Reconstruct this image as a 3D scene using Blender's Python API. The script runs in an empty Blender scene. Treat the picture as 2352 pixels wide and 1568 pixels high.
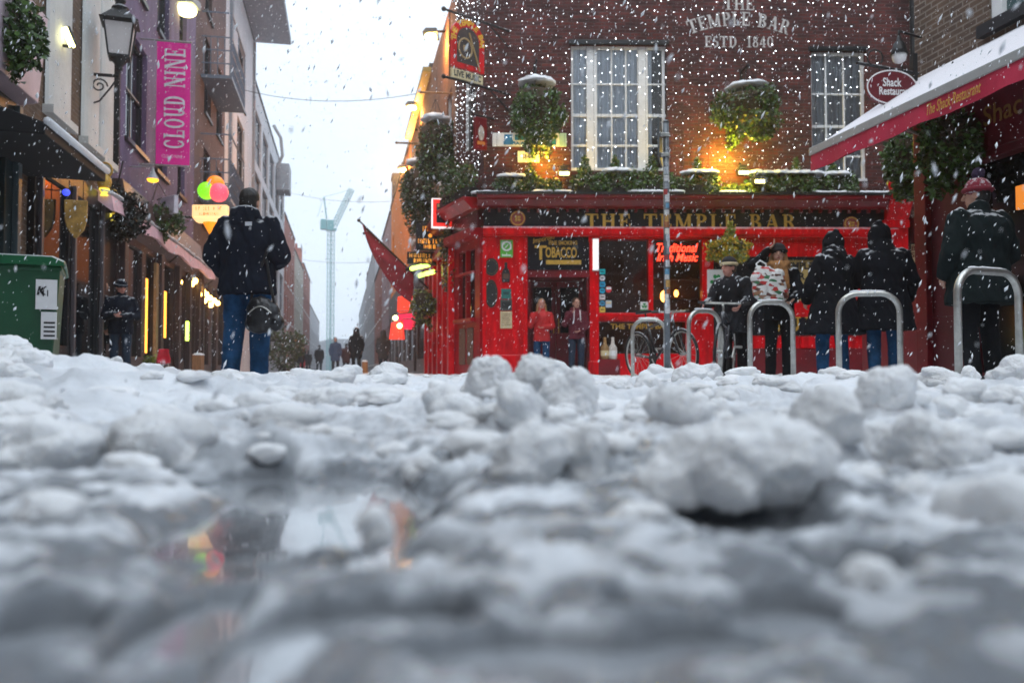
import bpy, math, random
import numpy as np
from mathutils import Vector, Matrix

random.seed(7)
RNG = np.random.default_rng(11)
C = bpy.context.scene.collection
SC = bpy.context.scene
R = math.radians

# ------------------------------------------------------------------ camera, sky, sun, exposure
CAM_H = 0.13
F = 1960.0                      # focal length in units of a 2352 px wide frame
PITCH = math.atan(66.0 / F)
cd = bpy.data.cameras.new('camera')
cam = bpy.data.objects.new('camera', cd)
C.objects.link(cam)
cam.location = (0, 0, CAM_H)
cam.rotation_euler = (R(90) + PITCH, 0, 0)
cd.sensor_width = 36.0
cd.lens = 36.0 * F / 2352.0
cd.clip_start = 0.02
cd.clip_end = 2000
cd.dof.use_dof = True
cd.dof.focus_distance = 4.2
cd.dof.aperture_fstop = 3.2
cd.dof.aperture_blades = 7
SC.camera = cam

w = bpy.data.worlds.new('World')
SC.world = w
w.use_nodes = True
wn = w.node_tree.nodes
wl = w.node_tree.links
bg = wn['Background']
sky = wn.new('ShaderNodeTexSky')
sky.sky_type = 'NISHITA'
sky.sun_disc = False
sky.sun_elevation = R(52)
sky.sun_rotation = R(200)
sky.air_density = 1.0
sky.dust_density = 4.0
hs = wn.new('ShaderNodeHueSaturation')
hs.inputs['Saturation'].default_value = 0.25
wl.new(sky.outputs[0], hs.inputs['Color'])
mx = wn.new('ShaderNodeMixRGB')
mx.inputs[0].default_value = 0.82            # the closed cloud cover over the blue
mx.inputs[2].default_value = (8.7, 10.1, 11.6, 1)
wl.new(hs.outputs[0], mx.inputs[1])
wtc = wn.new('ShaderNodeTexCoord'); wsp = wn.new('ShaderNodeSeparateXYZ'); wl.new(wtc.outputs['Generated'], wsp.inputs[0])
wmr = wn.new('ShaderNodeMapRange')           # an overcast sky is brighter overhead than at the horizon
wmr.inputs['From Min'].default_value = 0.25; wmr.inputs['From Max'].default_value = 1.0
wmr.inputs['To Min'].default_value = 1.0; wmr.inputs['To Max'].default_value = 1.85
wl.new(wsp.outputs['Z'], wmr.inputs['Value'])
wmu = wn.new('ShaderNodeMixRGB'); wmu.blend_type = 'MULTIPLY'; wmu.inputs[0].default_value = 1
wl.new(mx.outputs[0], wmu.inputs[1]); wl.new(wmr.outputs[0], wmu.inputs[2])
wl.new(wmu.outputs[0], bg.inputs['Color'])
bg.inputs['Strength'].default_value = 0.102

sd = bpy.data.lights.new('overcast_sun', 'SUN')
sd.energy = 0.55
sd.angle = R(40)
sd.color = (1.0, 0.97, 0.93)
so = bpy.data.objects.new('overcast_sun', sd)
C.objects.link(so)
so.rotation_euler = (R(24), 0, R(-20))

SC.view_settings.view_transform = 'Standard'
SC.view_settings.look = 'None'
SC.view_settings.exposure = 0.28
SC.view_settings.gamma = 1.0
SC.cycles.use_denoising = True
SC.cycles.max_bounces = 7
SC.cycles.diffuse_bounces = 3
SC.cycles.glossy_bounces = 3
SC.cycles.transmission_bounces = 4
SC.cycles.transparent_max_bounces = 8
SC.cycles.volume_bounces = 3
SC.cycles.sample_clamp_indirect = 4.0


def at(px, py, Y):
    """the world point seen at pixel (px, py) of a 2352 px wide frame at distance Y"""
    v = (784.0 - py) / F
    t = Y / (math.cos(PITCH) - v * math.sin(PITCH))
    return Vector(((px - 1176.0) / F * t, Y, CAM_H + t * (math.sin(PITCH) + v * math.cos(PITCH))))


def zat(py, Y):
    return at(1176, py, Y).z


# ------------------------------------------------------------------ noise in numpy
_perm = np.random.default_rng(5).permutation(256)
_perm = np.concatenate([_perm, _perm, _perm])
_grad = np.random.default_rng(6).normal(size=(256, 3))
_grad /= np.linalg.norm(_grad, axis=1)[:, None]


def perlin(p):
    p = np.asarray(p, float)
    i = np.floor(p).astype(int)
    f = p - i
    u = f * f * f * (f * (f * 6 - 15) + 10)
    i &= 255
    res = 0
    for dx in (0, 1):
        for dy in (0, 1):
            for dz in (0, 1):
                h = _perm[_perm[_perm[(i[:, 0] + dx) & 255] + ((i[:, 1] + dy) & 255)] + ((i[:, 2] + dz) & 255)]
                g = _grad[h]
                d = f - np.array([dx, dy, dz])
                wgt = (u[:, 0] if dx else 1 - u[:, 0]) * (u[:, 1] if dy else 1 - u[:, 1]) * (u[:, 2] if dz else 1 - u[:, 2])
                res = res + wgt * (g * d).sum(1)
    return res * 1.6


def fbm(p, octv=4, gain=0.5, lac=2.03):
    a, s, tot = 1.0, 1.0, 0
    for k in range(octv):
        tot = tot + a * perlin(p * s + 17.3 * k)
        a *= gain
        s *= lac
    return tot


def billow(p, octv=3, gain=0.5):
    a, s, tot = 1.0, 1.0, 0
    for k in range(octv):
        tot = tot + a * np.abs(perlin(p * s + 9.1 * k))
        a *= gain
        s *= 2.1
    return tot


# ------------------------------------------------------------------ mesh builder
class MB:
    def __init__(self):
        self.v, self.f, self.mi = [], [], []

    def add(self, vs, fs, mi=0):
        o = len(self.v)
        self.v.extend([tuple(a) for a in vs])
        self.f.extend([tuple(i + o for i in f) for f in fs])
        self.mi.extend([mi] * len(fs))
        return self

    def box(self, x0, x1, y0, y1, z0, z1, mi=0):
        vs = [(x0, y0, z0), (x1, y0, z0), (x1, y1, z0), (x0, y1, z0), (x0, y0, z1), (x1, y0, z1), (x1, y1, z1), (x0, y1, z1)]
        fs = [(0, 3, 2, 1), (4, 5, 6, 7), (0, 1, 5, 4), (1, 2, 6, 5), (2, 3, 7, 6), (3, 0, 4, 7)]
        return self.add(vs, fs, mi)

    def hexa(self, b, t, mi=0):
        """four bottom and four top points"""
        return self.add(list(b) + list(t), [(0, 3, 2, 1), (4, 5, 6, 7), (0, 1, 5, 4), (1, 2, 6, 5), (2, 3, 7, 6), (3, 0, 4, 7)], mi)

    def prism(self, pts, y0, y1, mi=0):
        """polygon in x, z pushed from y0 to y1"""
        n = len(pts)
        vs = [(p[0], y0, p[1]) for p in pts] + [(p[0], y1, p[1]) for p in pts]
        fs = [tuple(range(n)), tuple(reversed(range(n, 2 * n)))]
        fs += [(i, i + n, (i + 1) % n + n, (i + 1) % n) for i in range(n)]
        return self.add(vs, fs, mi)

    def profile(self, pts, x0, x1, mi=0):
        """polygon in y, z pushed along x"""
        n = len(pts)
        vs = [(x0, p[0], p[1]) for p in pts] + [(x1, p[0], p[1]) for p in pts]
        fs = [tuple(range(n)), tuple(reversed(range(n, 2 * n)))]
        fs += [(i, i + n, (i + 1) % n + n, (i + 1) % n) for i in range(n)]
        return self.add(vs, fs, mi)

    def tube(self, path, r, seg=8, mi=0, closed=False):
        path = [Vector(p) for p in path]
        n = len(path)
        rs = r if isinstance(r, (list, tuple)) else [r] * n
        up = None
        vs, fs = [], []
        for i, p in enumerate(path):
            a = path[i - 1] if (i > 0 or closed) else p
            b = path[(i + 1) % n] if (i < n - 1 or closed) else p
            d = (b - a).normalized()
            if up is None:
                up = d.orthogonal().normalized()
            up = (up - d * up.dot(d))
            up = up.normalized() if up.length > 1e-6 else d.orthogonal().normalized()
            s = d.cross(up)
            for k in range(seg):
                t = 2 * math.pi * k / seg
                vs.append(p + (up * math.cos(t) + s * math.sin(t)) * rs[i])
        m = n if closed else n - 1
        for i in range(m):
            j = (i + 1) % n
            for k in range(seg):
                q = (k + 1) % seg
                fs.append((i * seg + k, i * seg + q, j * seg + q, j * seg + k))
        if not closed:
            fs.append(tuple(reversed(range(seg))))
            fs.append(tuple((n - 1) * seg + k for k in range(seg)))
        return self.add(vs, fs, mi)

    def cyl(self, p0, p1, r0, r1=None, seg=12, mi=0):
        return self.tube([p0, p1], [r0, r0 if r1 is None else r1], seg, mi)

    def lathe(self, prof, c=(0, 0, 0), seg=16, mi=0, axis='z'):
        """profile of (radius, height)"""
        vs, fs = [], []
        n = len(prof)
        for (r, h) in prof:
            for k in range(seg):
                t = 2 * math.pi * k / seg
                q = (r * math.cos(t), r * math.sin(t), h)
                if axis == 'y':
                    q = (q[0], q[2], q[1])
                vs.append((c[0] + q[0], c[1] + q[1], c[2] + q[2]))
        for i in range(n - 1):
            for k in range(seg):
                q = (k + 1) % seg
                fs.append((i * seg + k, i * seg + q, (i + 1) * seg + q, (i + 1) * seg + k))
        fs.append(tuple(reversed(range(seg))))
        fs.append(tuple((n - 1) * seg + k for k in range(seg)))
        return self.add(vs, fs, mi)

    def ell(self, c, r, seg=16, rings=10, mi=0, rot=None):
        if not isinstance(r, (list, tuple)):
            r = (r, r, r)
        vs = [Vector((0, 0, 1))]
        for i in range(1, rings):
            a = math.pi * i / rings
            for k in range(seg):
                t = 2 * math.pi * k / seg
                vs.append(Vector((math.sin(a) * math.cos(t), math.sin(a) * math.sin(t), math.cos(a))))
        vs.append(Vector((0, 0, -1)))
        vs = [Vector((q.x * r[0], q.y * r[1], q.z * r[2])) for q in vs]
        if rot is not None:
            vs = [rot @ q for q in vs]
        vs = [q + Vector(c) for q in vs]
        fs = [(0, 1 + k, 1 + (k + 1) % seg) for k in range(seg)]
        for i in range(rings - 2):
            for k in range(seg):
                q = (k + 1) % seg
                a, b = 1 + i * seg, 1 + (i + 1) * seg
                fs.append((a + k, b + k, b + q, a + q))
        o = 1 + (rings - 2) * seg
        fs += [(len(vs) - 1, o + (k + 1) % seg, o + k) for k in range(seg)]
        return self.add(vs, fs, mi)

    def cap(self, p0, p1, r0, r1, seg=12, mi=0):
        """a tapered capsule"""
        p0, p1 = Vector(p0), Vector(p1)
        d = (p1 - p0)
        L = max(d.length, 1e-6)
        d /= L
        path, rs = [], []
        for k in range(5):
            a = math.pi / 2 * (1 - k / 4)
            path.append(p0 - d * r0 * math.sin(a)); rs.append(max(r0 * math.cos(a), r0 * 0.02))
        for k in range(5):
            a = math.pi / 2 * (k / 4)
            path.append(p1 + d * r1 * math.sin(a)); rs.append(max(r1 * math.cos(a), r1 * 0.02))
        return self.tube(path, rs, seg, mi)

    def mesh(self, name, mats, smooth=False):
        me = bpy.data.meshes.new(name)
        me.from_pydata(self.v, [], self.f)
        for m in (mats if isinstance(mats, (list, tuple)) else [mats]):
            me.materials.append(m)
        me.polygons.foreach_set('material_index', self.mi)
        if smooth:
            me.polygons.foreach_set('use_smooth', [True] * len(self.f))
        me.update()
        return me

    def build(self, name, mats, parent=None, smooth=False, bevel=0.0, loc=None, rotz=0.0):
        o = bpy.data.objects.new(name, self.mesh(name, mats, smooth))
        C.objects.link(o)
        if parent is not None:
            o.parent = parent
        if loc is not None:
            o.location = loc
            o.rotation_euler = (0, 0, rotz)
        if bevel:
            b = o.modifiers.new('bevel', 'BEVEL')
            b.width = bevel
            b.segments = 2
            b.limit_method = 'ANGLE'
            b.angle_limit = R(40)
        return o


def arr_mesh(name, V, Fq, mats, smooth=False):
    """mesh from numpy arrays; all faces have the same number of corners"""
    me = bpy.data.meshes.new(name)
    n, k = Fq.shape
    me.vertices.add(len(V))
    me.vertices.foreach_set('co', np.ascontiguousarray(V, dtype=np.float32).ravel())
    me.loops.add(n * k)
    me.polygons.add(n)
    me.polygons.foreach_set('loop_start', np.arange(0, n * k, k, dtype=np.int32))
    me.loops.foreach_set('vertex_index', np.ascontiguousarray(Fq, dtype=np.int32).ravel())
    if smooth:
        me.polygons.foreach_set('use_smooth', np.ones(n, dtype=bool))
    for m in (mats if isinstance(mats, (list, tuple)) else [mats]):
        me.materials.append(m)
    me.update()
    me.validate()
    return me


def link(name, me, parent=None, loc=None, rotz=0.0):
    o = bpy.data.objects.new(name, me)
    C.objects.link(o)
    if parent is not None:
        o.parent = parent
    if loc is not None:
        o.location = loc
        o.rotation_euler = (0, 0, rotz)
    return o


def tag(o, label=None, cat=None, group=None, kind=None):
    if label: o['label'] = label
    if cat: o['category'] = cat
    if group: o['group'] = group
    if kind: o['kind'] = kind
    return o


def thing(name, label, cat, loc=(0, 0, 0), rotz=0.0, group=None):
    o = bpy.data.objects.new(name, None)
    o.empty_display_size = 0.2
    C.objects.link(o)
    o.location = loc
    o.rotation_euler = (0, 0, rotz)
    return tag(o, label, cat, group)


def meld(mb, voxel, smooth=4, mats=None, name='body', fold=0.0, fscale=9.0, seed=0):
    """overlapping closed shapes grown together into one continuous surface"""
    me0 = mb.mesh('tmp', [])
    t = bpy.data.objects.new('tmp', me0)
    C.objects.link(t)
    m = t.modifiers.new('r', 'REMESH')
    m.mode = 'VOXEL'
    m.voxel_size = voxel
    if smooth:
        s = t.modifiers.new('s', 'SMOOTH')
        s.iterations = smooth
        s.factor = 0.5
    dg = bpy.context.evaluated_depsgraph_get()
    me = bpy.data.meshes.new_from_object(t.evaluated_get(dg))
    bpy.data.objects.remove(t)
    bpy.data.meshes.remove(me0)
    me.name = name
    n = len(me.vertices)
    if fold and n:
        co = np.empty(n * 3, np.float32); me.vertices.foreach_get('co', co); co = co.reshape(-1, 3)
        no = np.empty(n * 3, np.float32); me.vertex_normals.foreach_get('vector', no); no = no.reshape(-1, 3)
        q = co * np.array([1.0, 1.0, 0.55]) * fscale + seed * 3.7
        q[:, 2] += 0.6 * q[:, 0]
        wv = perlin(q)
        d = (1 - np.abs(wv) * 2.2) * 0.7 + 0.6 * perlin(q * 2.3 + 5)
        co = co + no * (d * fold)[:, None]
        me.vertices.foreach_set('co', co.astype(np.float32).ravel())
    me.polygons.foreach_set('use_smooth', [True] * len(me.polygons))
    me.materials.clear()
    for k in (mats if isinstance(mats, (list, tuple)) else [mats]):
        me.materials.append(k)
    me.update()
    return me


# ------------------------------------------------------------------ materials
def new_mat(name):
    m = bpy.data.materials.new(name)
    m.use_nodes = True
    return m, m.node_tree.nodes, m.node_tree.links, m.node_tree.nodes['Principled BSDF']


def snow_on_top(nodes, links, col_socket, bsdf, amount, thr=0.55):
    """settled snow on faces that look up"""
    g = nodes.new('ShaderNodeNewGeometry')
    s = nodes.new('ShaderNodeSeparateXYZ')
    links.new(g.outputs['Normal'], s.inputs[0])
    nz = nodes.new('ShaderNodeTexNoise'); nz.inputs['Scale'].default_value = 14; nz.inputs['Detail'].default_value = 4
    tc = nodes.new('ShaderNodeTexCoord'); links.new(tc.outputs['Object'], nz.inputs['Vector'])
    ad = nodes.new('ShaderNodeMath'); ad.operation = 'MULTIPLY_ADD'; ad.inputs[1].default_value = 0.7
    links.new(nz.outputs['Fac'], ad.inputs[0]); links.new(s.outputs['Z'], ad.inputs[2])
    mr = nodes.new('ShaderNodeMapRange'); mr.inputs['From Min'].default_value = thr + 0.35; mr.inputs['From Max'].default_value = thr + 0.55
    mr.inputs['To Max'].default_value = amount
    links.new(ad.outputs[0], mr.inputs['Value'])
    mix = nodes.new('ShaderNodeMixRGB'); mix.inputs[2].default_value = (0.82, 0.84, 0.87, 1)
    links.new(mr.outputs[0], mix.inputs[0]); links.new(col_socket, mix.inputs[1])
    links.new(mix.outputs[0], bsdf.inputs['Base Color'])


def M(name, col, rough=0.6, metal=0.0, var=0.2, scale=6.0, bump=0.0, bscale=60.0, emit=None, es=0.0, spec=0.5, snow=0.0, thr=0.55,
      coat=0.0, stretch=None):
    m, n, l, b = new_mat(name)
    tc = n.new('ShaderNodeTexCoord')
    vec = tc.outputs['Object']
    if stretch:
        mp = n.new('ShaderNodeMapping'); mp.inputs['Scale'].default_value = stretch
        l.new(vec, mp.inputs[0]); vec = mp.outputs[0]
    nz = n.new('ShaderNodeTexNoise')
    nz.inputs['Scale'].default_value = scale; nz.inputs['Detail'].default_value = 6; nz.inputs['Roughness'].default_value = 0.65
    l.new(vec, nz.inputs['Vector'])
    rp = n.new('ShaderNodeValToRGB')
    rp.color_ramp.elements[0].position = 0.3; rp.color_ramp.elements[1].position = 0.72
    rp.color_ramp.elements[0].color = tuple(c * (1 - var) for c in col) + (1,)
    rp.color_ramp.elements[1].color = tuple(min(1, c * (1 + var)) for c in col) + (1,)
    l.new(nz.outputs['Fac'], rp.inputs[0])
    l.new(rp.outputs[0], b.inputs['Base Color'])
    b.inputs['Roughness'].default_value = rough
    b.inputs['Metallic'].default_value = metal
    b.inputs['Specular IOR Level'].default_value = spec
    b.inputs['Coat Weight'].default_value = coat
    if bump:
        n2 = n.new('ShaderNodeTexNoise'); n2.inputs['Scale'].default_value = bscale; n2.inputs['Detail'].default_value = 5
        l.new(vec, n2.inputs['Vector'])
        bp = n.new('ShaderNodeBump'); bp.inputs['Strength'].default_value = bump; bp.inputs['Distance'].default_value = 0.02
        l.new(n2.outputs['Fac'], bp.inputs['Height']); l.new(bp.outputs[0], b.inputs['Normal'])
    if emit:
        b.inputs['Emission Color'].default_value = tuple(emit) + (1,)
        b.inputs['Emission Strength'].default_value = es
    if snow:
        snow_on_top(n, l, rp.outputs[0], b, snow, thr)
    return m


def brick(name, c1, c2, mortar, rough=0.85, bw=0.225, bh=0.075, ms=0.011, var=0.35):
    m, n, l, b = new_mat(name)
    tc = n.new('ShaderNodeTexCoord')
    sp = n.new('ShaderNodeSeparateXYZ'); l.new(tc.outputs['Object'], sp.inputs[0])
    ad = n.new('ShaderNodeMath'); ad.operation = 'ADD'; l.new(sp.outputs['X'], ad.inputs[0]); l.new(sp.outputs['Y'], ad.inputs[1])
    cb = n.new('ShaderNodeCombineXYZ'); l.new(ad.outputs[0], cb.inputs[0]); l.new(sp.outputs['Z'], cb.inputs[1])
    bt = n.new('ShaderNodeTexBrick')
    bt.inputs['Scale'].default_value = 1.0
    bt.inputs['Brick Width'].default_value = bw; bt.inputs['Row Height'].default_value = bh
    bt.inputs['Mortar Size'].default_value = ms; bt.inputs['Mortar Smooth'].default_value = 0.25; bt.inputs['Bias'].default_value = -0.1
    bt.inputs['Color1'].default_value = tuple(c1) + (1,); bt.inputs['Color2'].default_value = tuple(c2) + (1,)
    bt.inputs['Mortar'].default_value = tuple(mortar) + (1,)
    l.new(cb.outputs[0], bt.inputs['Vector'])
    nz = n.new('ShaderNodeTexNoise'); nz.inputs['Scale'].default_value = 1.7; nz.inputs['Detail'].default_value = 7; nz.inputs['Roughness'].default_value = 0.7
    l.new(tc.outputs['Object'], nz.inputs['Vector'])
    mr = n.new('ShaderNodeMapRange'); mr.inputs['From Min'].default_value = 0.3; mr.inputs['From Max'].default_value = 0.7
    mr.inputs['To Min'].default_value = 1 - var; mr.inputs['To Max'].default_value = 1 + var
    l.new(nz.outputs['Fac'], mr.inputs['Value'])
    mu = n.new('ShaderNodeMixRGB'); mu.blend_type = 'MULTIPLY'; mu.inputs[0].default_value = 1
    l.new(bt.outputs['Color'], mu.inputs[1]); l.new(mr.outputs[0], mu.inputs[2])
    l.new(mu.outputs[0], b.inputs['Base Color'])
    b.inputs['Roughness'].default_value = rough
    bp = n.new('ShaderNodeBump'); bp.inputs['Strength'].default_value = 0.6; bp.inputs['Distance'].default_value = 0.012; bp.invert = True
    l.new(bt.outputs['Fac'], bp.inputs['Height']); l.new(bp.outputs[0], b.inputs['Normal'])
    return m


def bulbmat(name, col, lo, hi):
    m, n, l, b = new_mat(name)
    g = n.new('ShaderNodeNewGeometry')
    mr = n.new('ShaderNodeMapRange'); mr.inputs['To Min'].default_value = lo; mr.inputs['To Max'].default_value = hi
    pw = n.new('ShaderNodeMath'); pw.operation = 'POWER'; pw.inputs[1].default_value = 2.2
    l.new(g.outputs['Random Per Island'], pw.inputs[0]); l.new(pw.outputs[0], mr.inputs['Value'])
    b.inputs['Emission Color'].default_value = tuple(col) + (1,)
    l.new(mr.outputs[0], b.inputs['Emission Strength'])
    return m


def leafmat(name, lo, hi, snow=0.5):
    m, n, l, b = new_mat(name)
    g = n.new('ShaderNodeNewGeometry')
    rp = n.new('ShaderNodeValToRGB')
    rp.color_ramp.elements[0].color = tuple(lo) + (1,); rp.color_ramp.elements[1].color = tuple(hi) + (1,)
    l.new(g.outputs['Random Per Island'], rp.inputs[0])
    b.inputs['Roughness'].default_value = 0.45
    l.new(rp.outputs[0], b.inputs['Base Color'])
    if snow:
        snow_on_top(n, l, rp.outputs[0], b, snow, 0.62)
    return m


def glassmat(name, col=(0.02, 0.025, 0.03), rough=0.06, var=0.5, sc=1.2, spec=0.6):
    return M(name, col, rough, 0, var, sc, spec=spec, coat=0.3)


def emat(name, col, s):
    return M(name, tuple(min(0.8, c) for c in col), 0.4, 0, 0.05, emit=col, es=s)


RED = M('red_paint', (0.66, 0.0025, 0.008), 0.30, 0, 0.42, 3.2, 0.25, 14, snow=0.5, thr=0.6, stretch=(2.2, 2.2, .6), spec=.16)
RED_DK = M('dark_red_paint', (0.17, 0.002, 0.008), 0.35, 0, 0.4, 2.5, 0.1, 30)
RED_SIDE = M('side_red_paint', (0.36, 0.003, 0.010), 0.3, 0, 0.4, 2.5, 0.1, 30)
BLACK = M('black_paint', (0.012, 0.012, 0.014), 0.4, 0, 0.4, 4)
FASCIA = M('fascia_black', (0.007, 0.009, 0.014), 0.28, 0, 0.5, 3, spec=.25)
IRON = M('black_iron', (0.012, 0.012, 0.013), 0.5, 0.2, 0.3, 10, 0.2, snow=0.8, thr=0.7)
GOLD = M('gold_leaf', (0.60, 0.36, 0.06), 0.42, 0.25, 0.25, 20)
WHITE = M('white_paint', (0.78, 0.78, 0.78), 0.5, 0, 0.1, 4)
CREAM = M('cream_paint', (0.72, 0.60, 0.34), 0.6, 0, 0.12, 8)
SNOWM = None
GLASS = glassmat('dark_glass', (.009, .011, .013), .08, .5, 1.2, .35)
CURTAIN = M('net_curtain', (0.70, 0.76, 0.86), 0.8, 0, 0.25, 5.0, stretch=(9, 1, 0.35))
STEEL = M('galvanised_steel', (0.50, 0.50, 0.47), 0.36, 0.85, 0.25, 12, 0.15, 80, snow=0.7, thr=0.75)
BRICK_PUB = brick('pub_brick', (0.125, 0.023, 0.018), (0.042, 0.011, 0.011), (0.085, 0.045, 0.04), var=.6)
BRICK_BROWN = brick('brown_brick', (0.13, 0.075, 0.042), (0.085, 0.048, 0.03), (0.15, 0.11, 0.085))
BRICK_SHACK = brick('grey_brown_brick', (0.12, 0.072, 0.045), (0.07, 0.042, 0.03), (0.21, 0.17, 0.14))
BRICK_WARM = brick('warm_brick', (0.30, 0.13, 0.075), (0.22, 0.09, 0.05), (0.22, 0.15, 0.11))
BRICK_RED = brick('red_brick', (0.33, 0.085, 0.055), (0.25, 0.06, 0.045), (0.26, 0.16, 0.13))
LEAF = leafmat('leaf_dark', (0.010, 0.032, 0.006), (0.09, 0.18, 0.03), 0.45)
LEAF_OL = leafmat('leaf_olive', (0.018, 0.026, 0.008), (0.14, 0.12, 0.03), 0.45)
LEAF_LIT = leafmat('leaf_lime_lit', (0.06, 0.10, 0.012), (0.34, 0.36, 0.03), 0.15)  # bright leaf green that also carries the lamplight on the cornice bush
FLOWER = leafmat('yellow_bloom', (0.5, 0.26, 0.02), (0.75, 0.5, 0.04), 0.0)
SOIL = M('liner', (0.02, 0.017, 0.012), 0.9, 0, 0.3, 20)


def snowmat(name, hi, lo, rough=0.55, sc=3.0, grain=260.0, bstr=0.6, wet=True):
    m, n, l, b = new_mat(name)
    tc = n.new('ShaderNodeTexCoord')
    nz = n.new('ShaderNodeTexNoise'); nz.inputs['Scale'].default_value = sc; nz.inputs['Detail'].default_value = 6; nz.inputs['Roughness'].default_value = 0.6
    l.new(tc.outputs['Object'], nz.inputs['Vector'])
    rp = n.new('ShaderNodeValToRGB')
    rp.color_ramp.elements[0].position = 0.36; rp.color_ramp.elements[1].position = 0.58
    rp.color_ramp.elements[0].color = tuple(lo) + (1,); rp.color_ramp.elements[1].color = tuple(hi) + (1,)
    l.new(nz.outputs['Fac'], rp.inputs[0])
    col = rp.outputs[0]
    b.inputs['Roughness'].default_value = rough
    b.inputs['Subsurface Weight'].default_value = 0.45
    b.inputs['Subsurface Radius'].default_value = (0.9, 1.0, 1.1)
    b.inputs['Subsurface Scale'].default_value = 0.02
    if wet:
        va = n.new('ShaderNodeAttribute'); va.attribute_name = 'wet'
        mx = n.new('ShaderNodeMixRGB'); mx.inputs[2].default_value = (0.17, 0.185, 0.205, 1)
        l.new(va.outputs['Fac'], mx.inputs[0]); l.new(col, mx.inputs[1]); col = mx.outputs[0]
        mr = n.new('ShaderNodeMapRange'); mr.inputs['To Min'].default_value = rough; mr.inputs['To Max'].default_value = 0.16
        l.new(va.outputs['Fac'], mr.inputs['Value']); l.new(mr.outputs[0], b.inputs['Roughness'])
    l.new(col, b.inputs['Base Color'])
    n2 = n.new('ShaderNodeTexNoise'); n2.inputs['Scale'].default_value = grain; n2.inputs['Detail'].default_value = 4; n2.inputs['Roughness'].default_value = 0.75
    l.new(tc.outputs['Object'], n2.inputs['Vector'])
    n3 = n.new('ShaderNodeTexNoise'); n3.inputs['Scale'].default_value = grain / 7; n3.inputs['Detail'].default_value = 4
    l.new(tc.outputs['Object'], n3.inputs['Vector'])
    b1 = n.new('ShaderNodeBump'); b1.inputs['Strength'].default_value = bstr; b1.inputs['Distance'].default_value = 0.004
    b2 = n.new('ShaderNodeBump'); b2.inputs['Strength'].default_value = bstr * 0.7; b2.inputs['Distance'].default_value = 0.012
    l.new(n3.outputs['Fac'], b2.inputs['Height']); l.new(n2.outputs['Fac'], b1.inputs['Height'])
    l.new(b2.outputs[0], b1.inputs['Normal']); l.new(b1.outputs[0], b.inputs['Normal'])
    return m


SNOW = snowmat('snow', (0.84, 0.865, 0.90), (0.58, 0.60, 0.63), sc=4.0)
SNOW_LUMP = snowmat('snow_lump', (0.90, 0.915, 0.935), (0.76, 0.765, 0.77), wet=False, sc=4, bstr=.5)
SNOW_CAP = M('settled_snow', (0.85, 0.86, 0.89), 0.6, 0, 0.06, 10, 0.5, 60)


# ------------------------------------------------------------------ lettering
def font_polys(s, size, shear=0.0, spacing=1.0, bold=0.0):
    cu = bpy.data.curves.new('t', 'FONT')
    cu.body = s
    cu.size = size
    cu.shear = shear
    cu.space_character = spacing
    cu.offset = bold
    cu.align_x = 'CENTER'; cu.align_y = 'CENTER'
    cu.resolution_u = 3
    o = bpy.data.objects.new('t', cu)
    C.objects.link(o)
    dg = bpy.context.evaluated_depsgraph_get()
    me = bpy.data.meshes.new_from_object(o.evaluated_get(dg))
    vs = [tuple(v.co) for v in me.vertices]
    fs = [tuple(p.vertices) for p in me.polygons]
    bpy.data.objects.remove(o); bpy.data.curves.remove(cu); bpy.data.meshes.remove(me)
    return vs, fs


def text(mb, s, cx, cz, size, y, th=0.006, shear=0.0, spacing=1.0, bold=0.0, width=None, vertical=False, mi=0, tilt=0.0):
    """flat lettering in the x, z plane facing -y"""
    vs, fs = font_polys(s, size, shear, spacing, bold)
    if not vs:
        return
    if width:
        xs = [v[0] for v in vs]
        k = width / max(1e-6, max(xs) - min(xs))
        x0 = (max(xs) + min(xs)) / 2
        vs = [((v[0] - x0) * k, v[1], 0) for v in vs]
    if vertical:
        vs = [(-v[1], v[0], 0) for v in vs]
    ct, st = math.cos(tilt), math.sin(tilt)
    q = [(cx + v[0] * ct - v[1] * st, y - th, cz + v[0] * st + v[1] * ct) for v in vs]
    mb.add(q, fs, mi)


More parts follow.
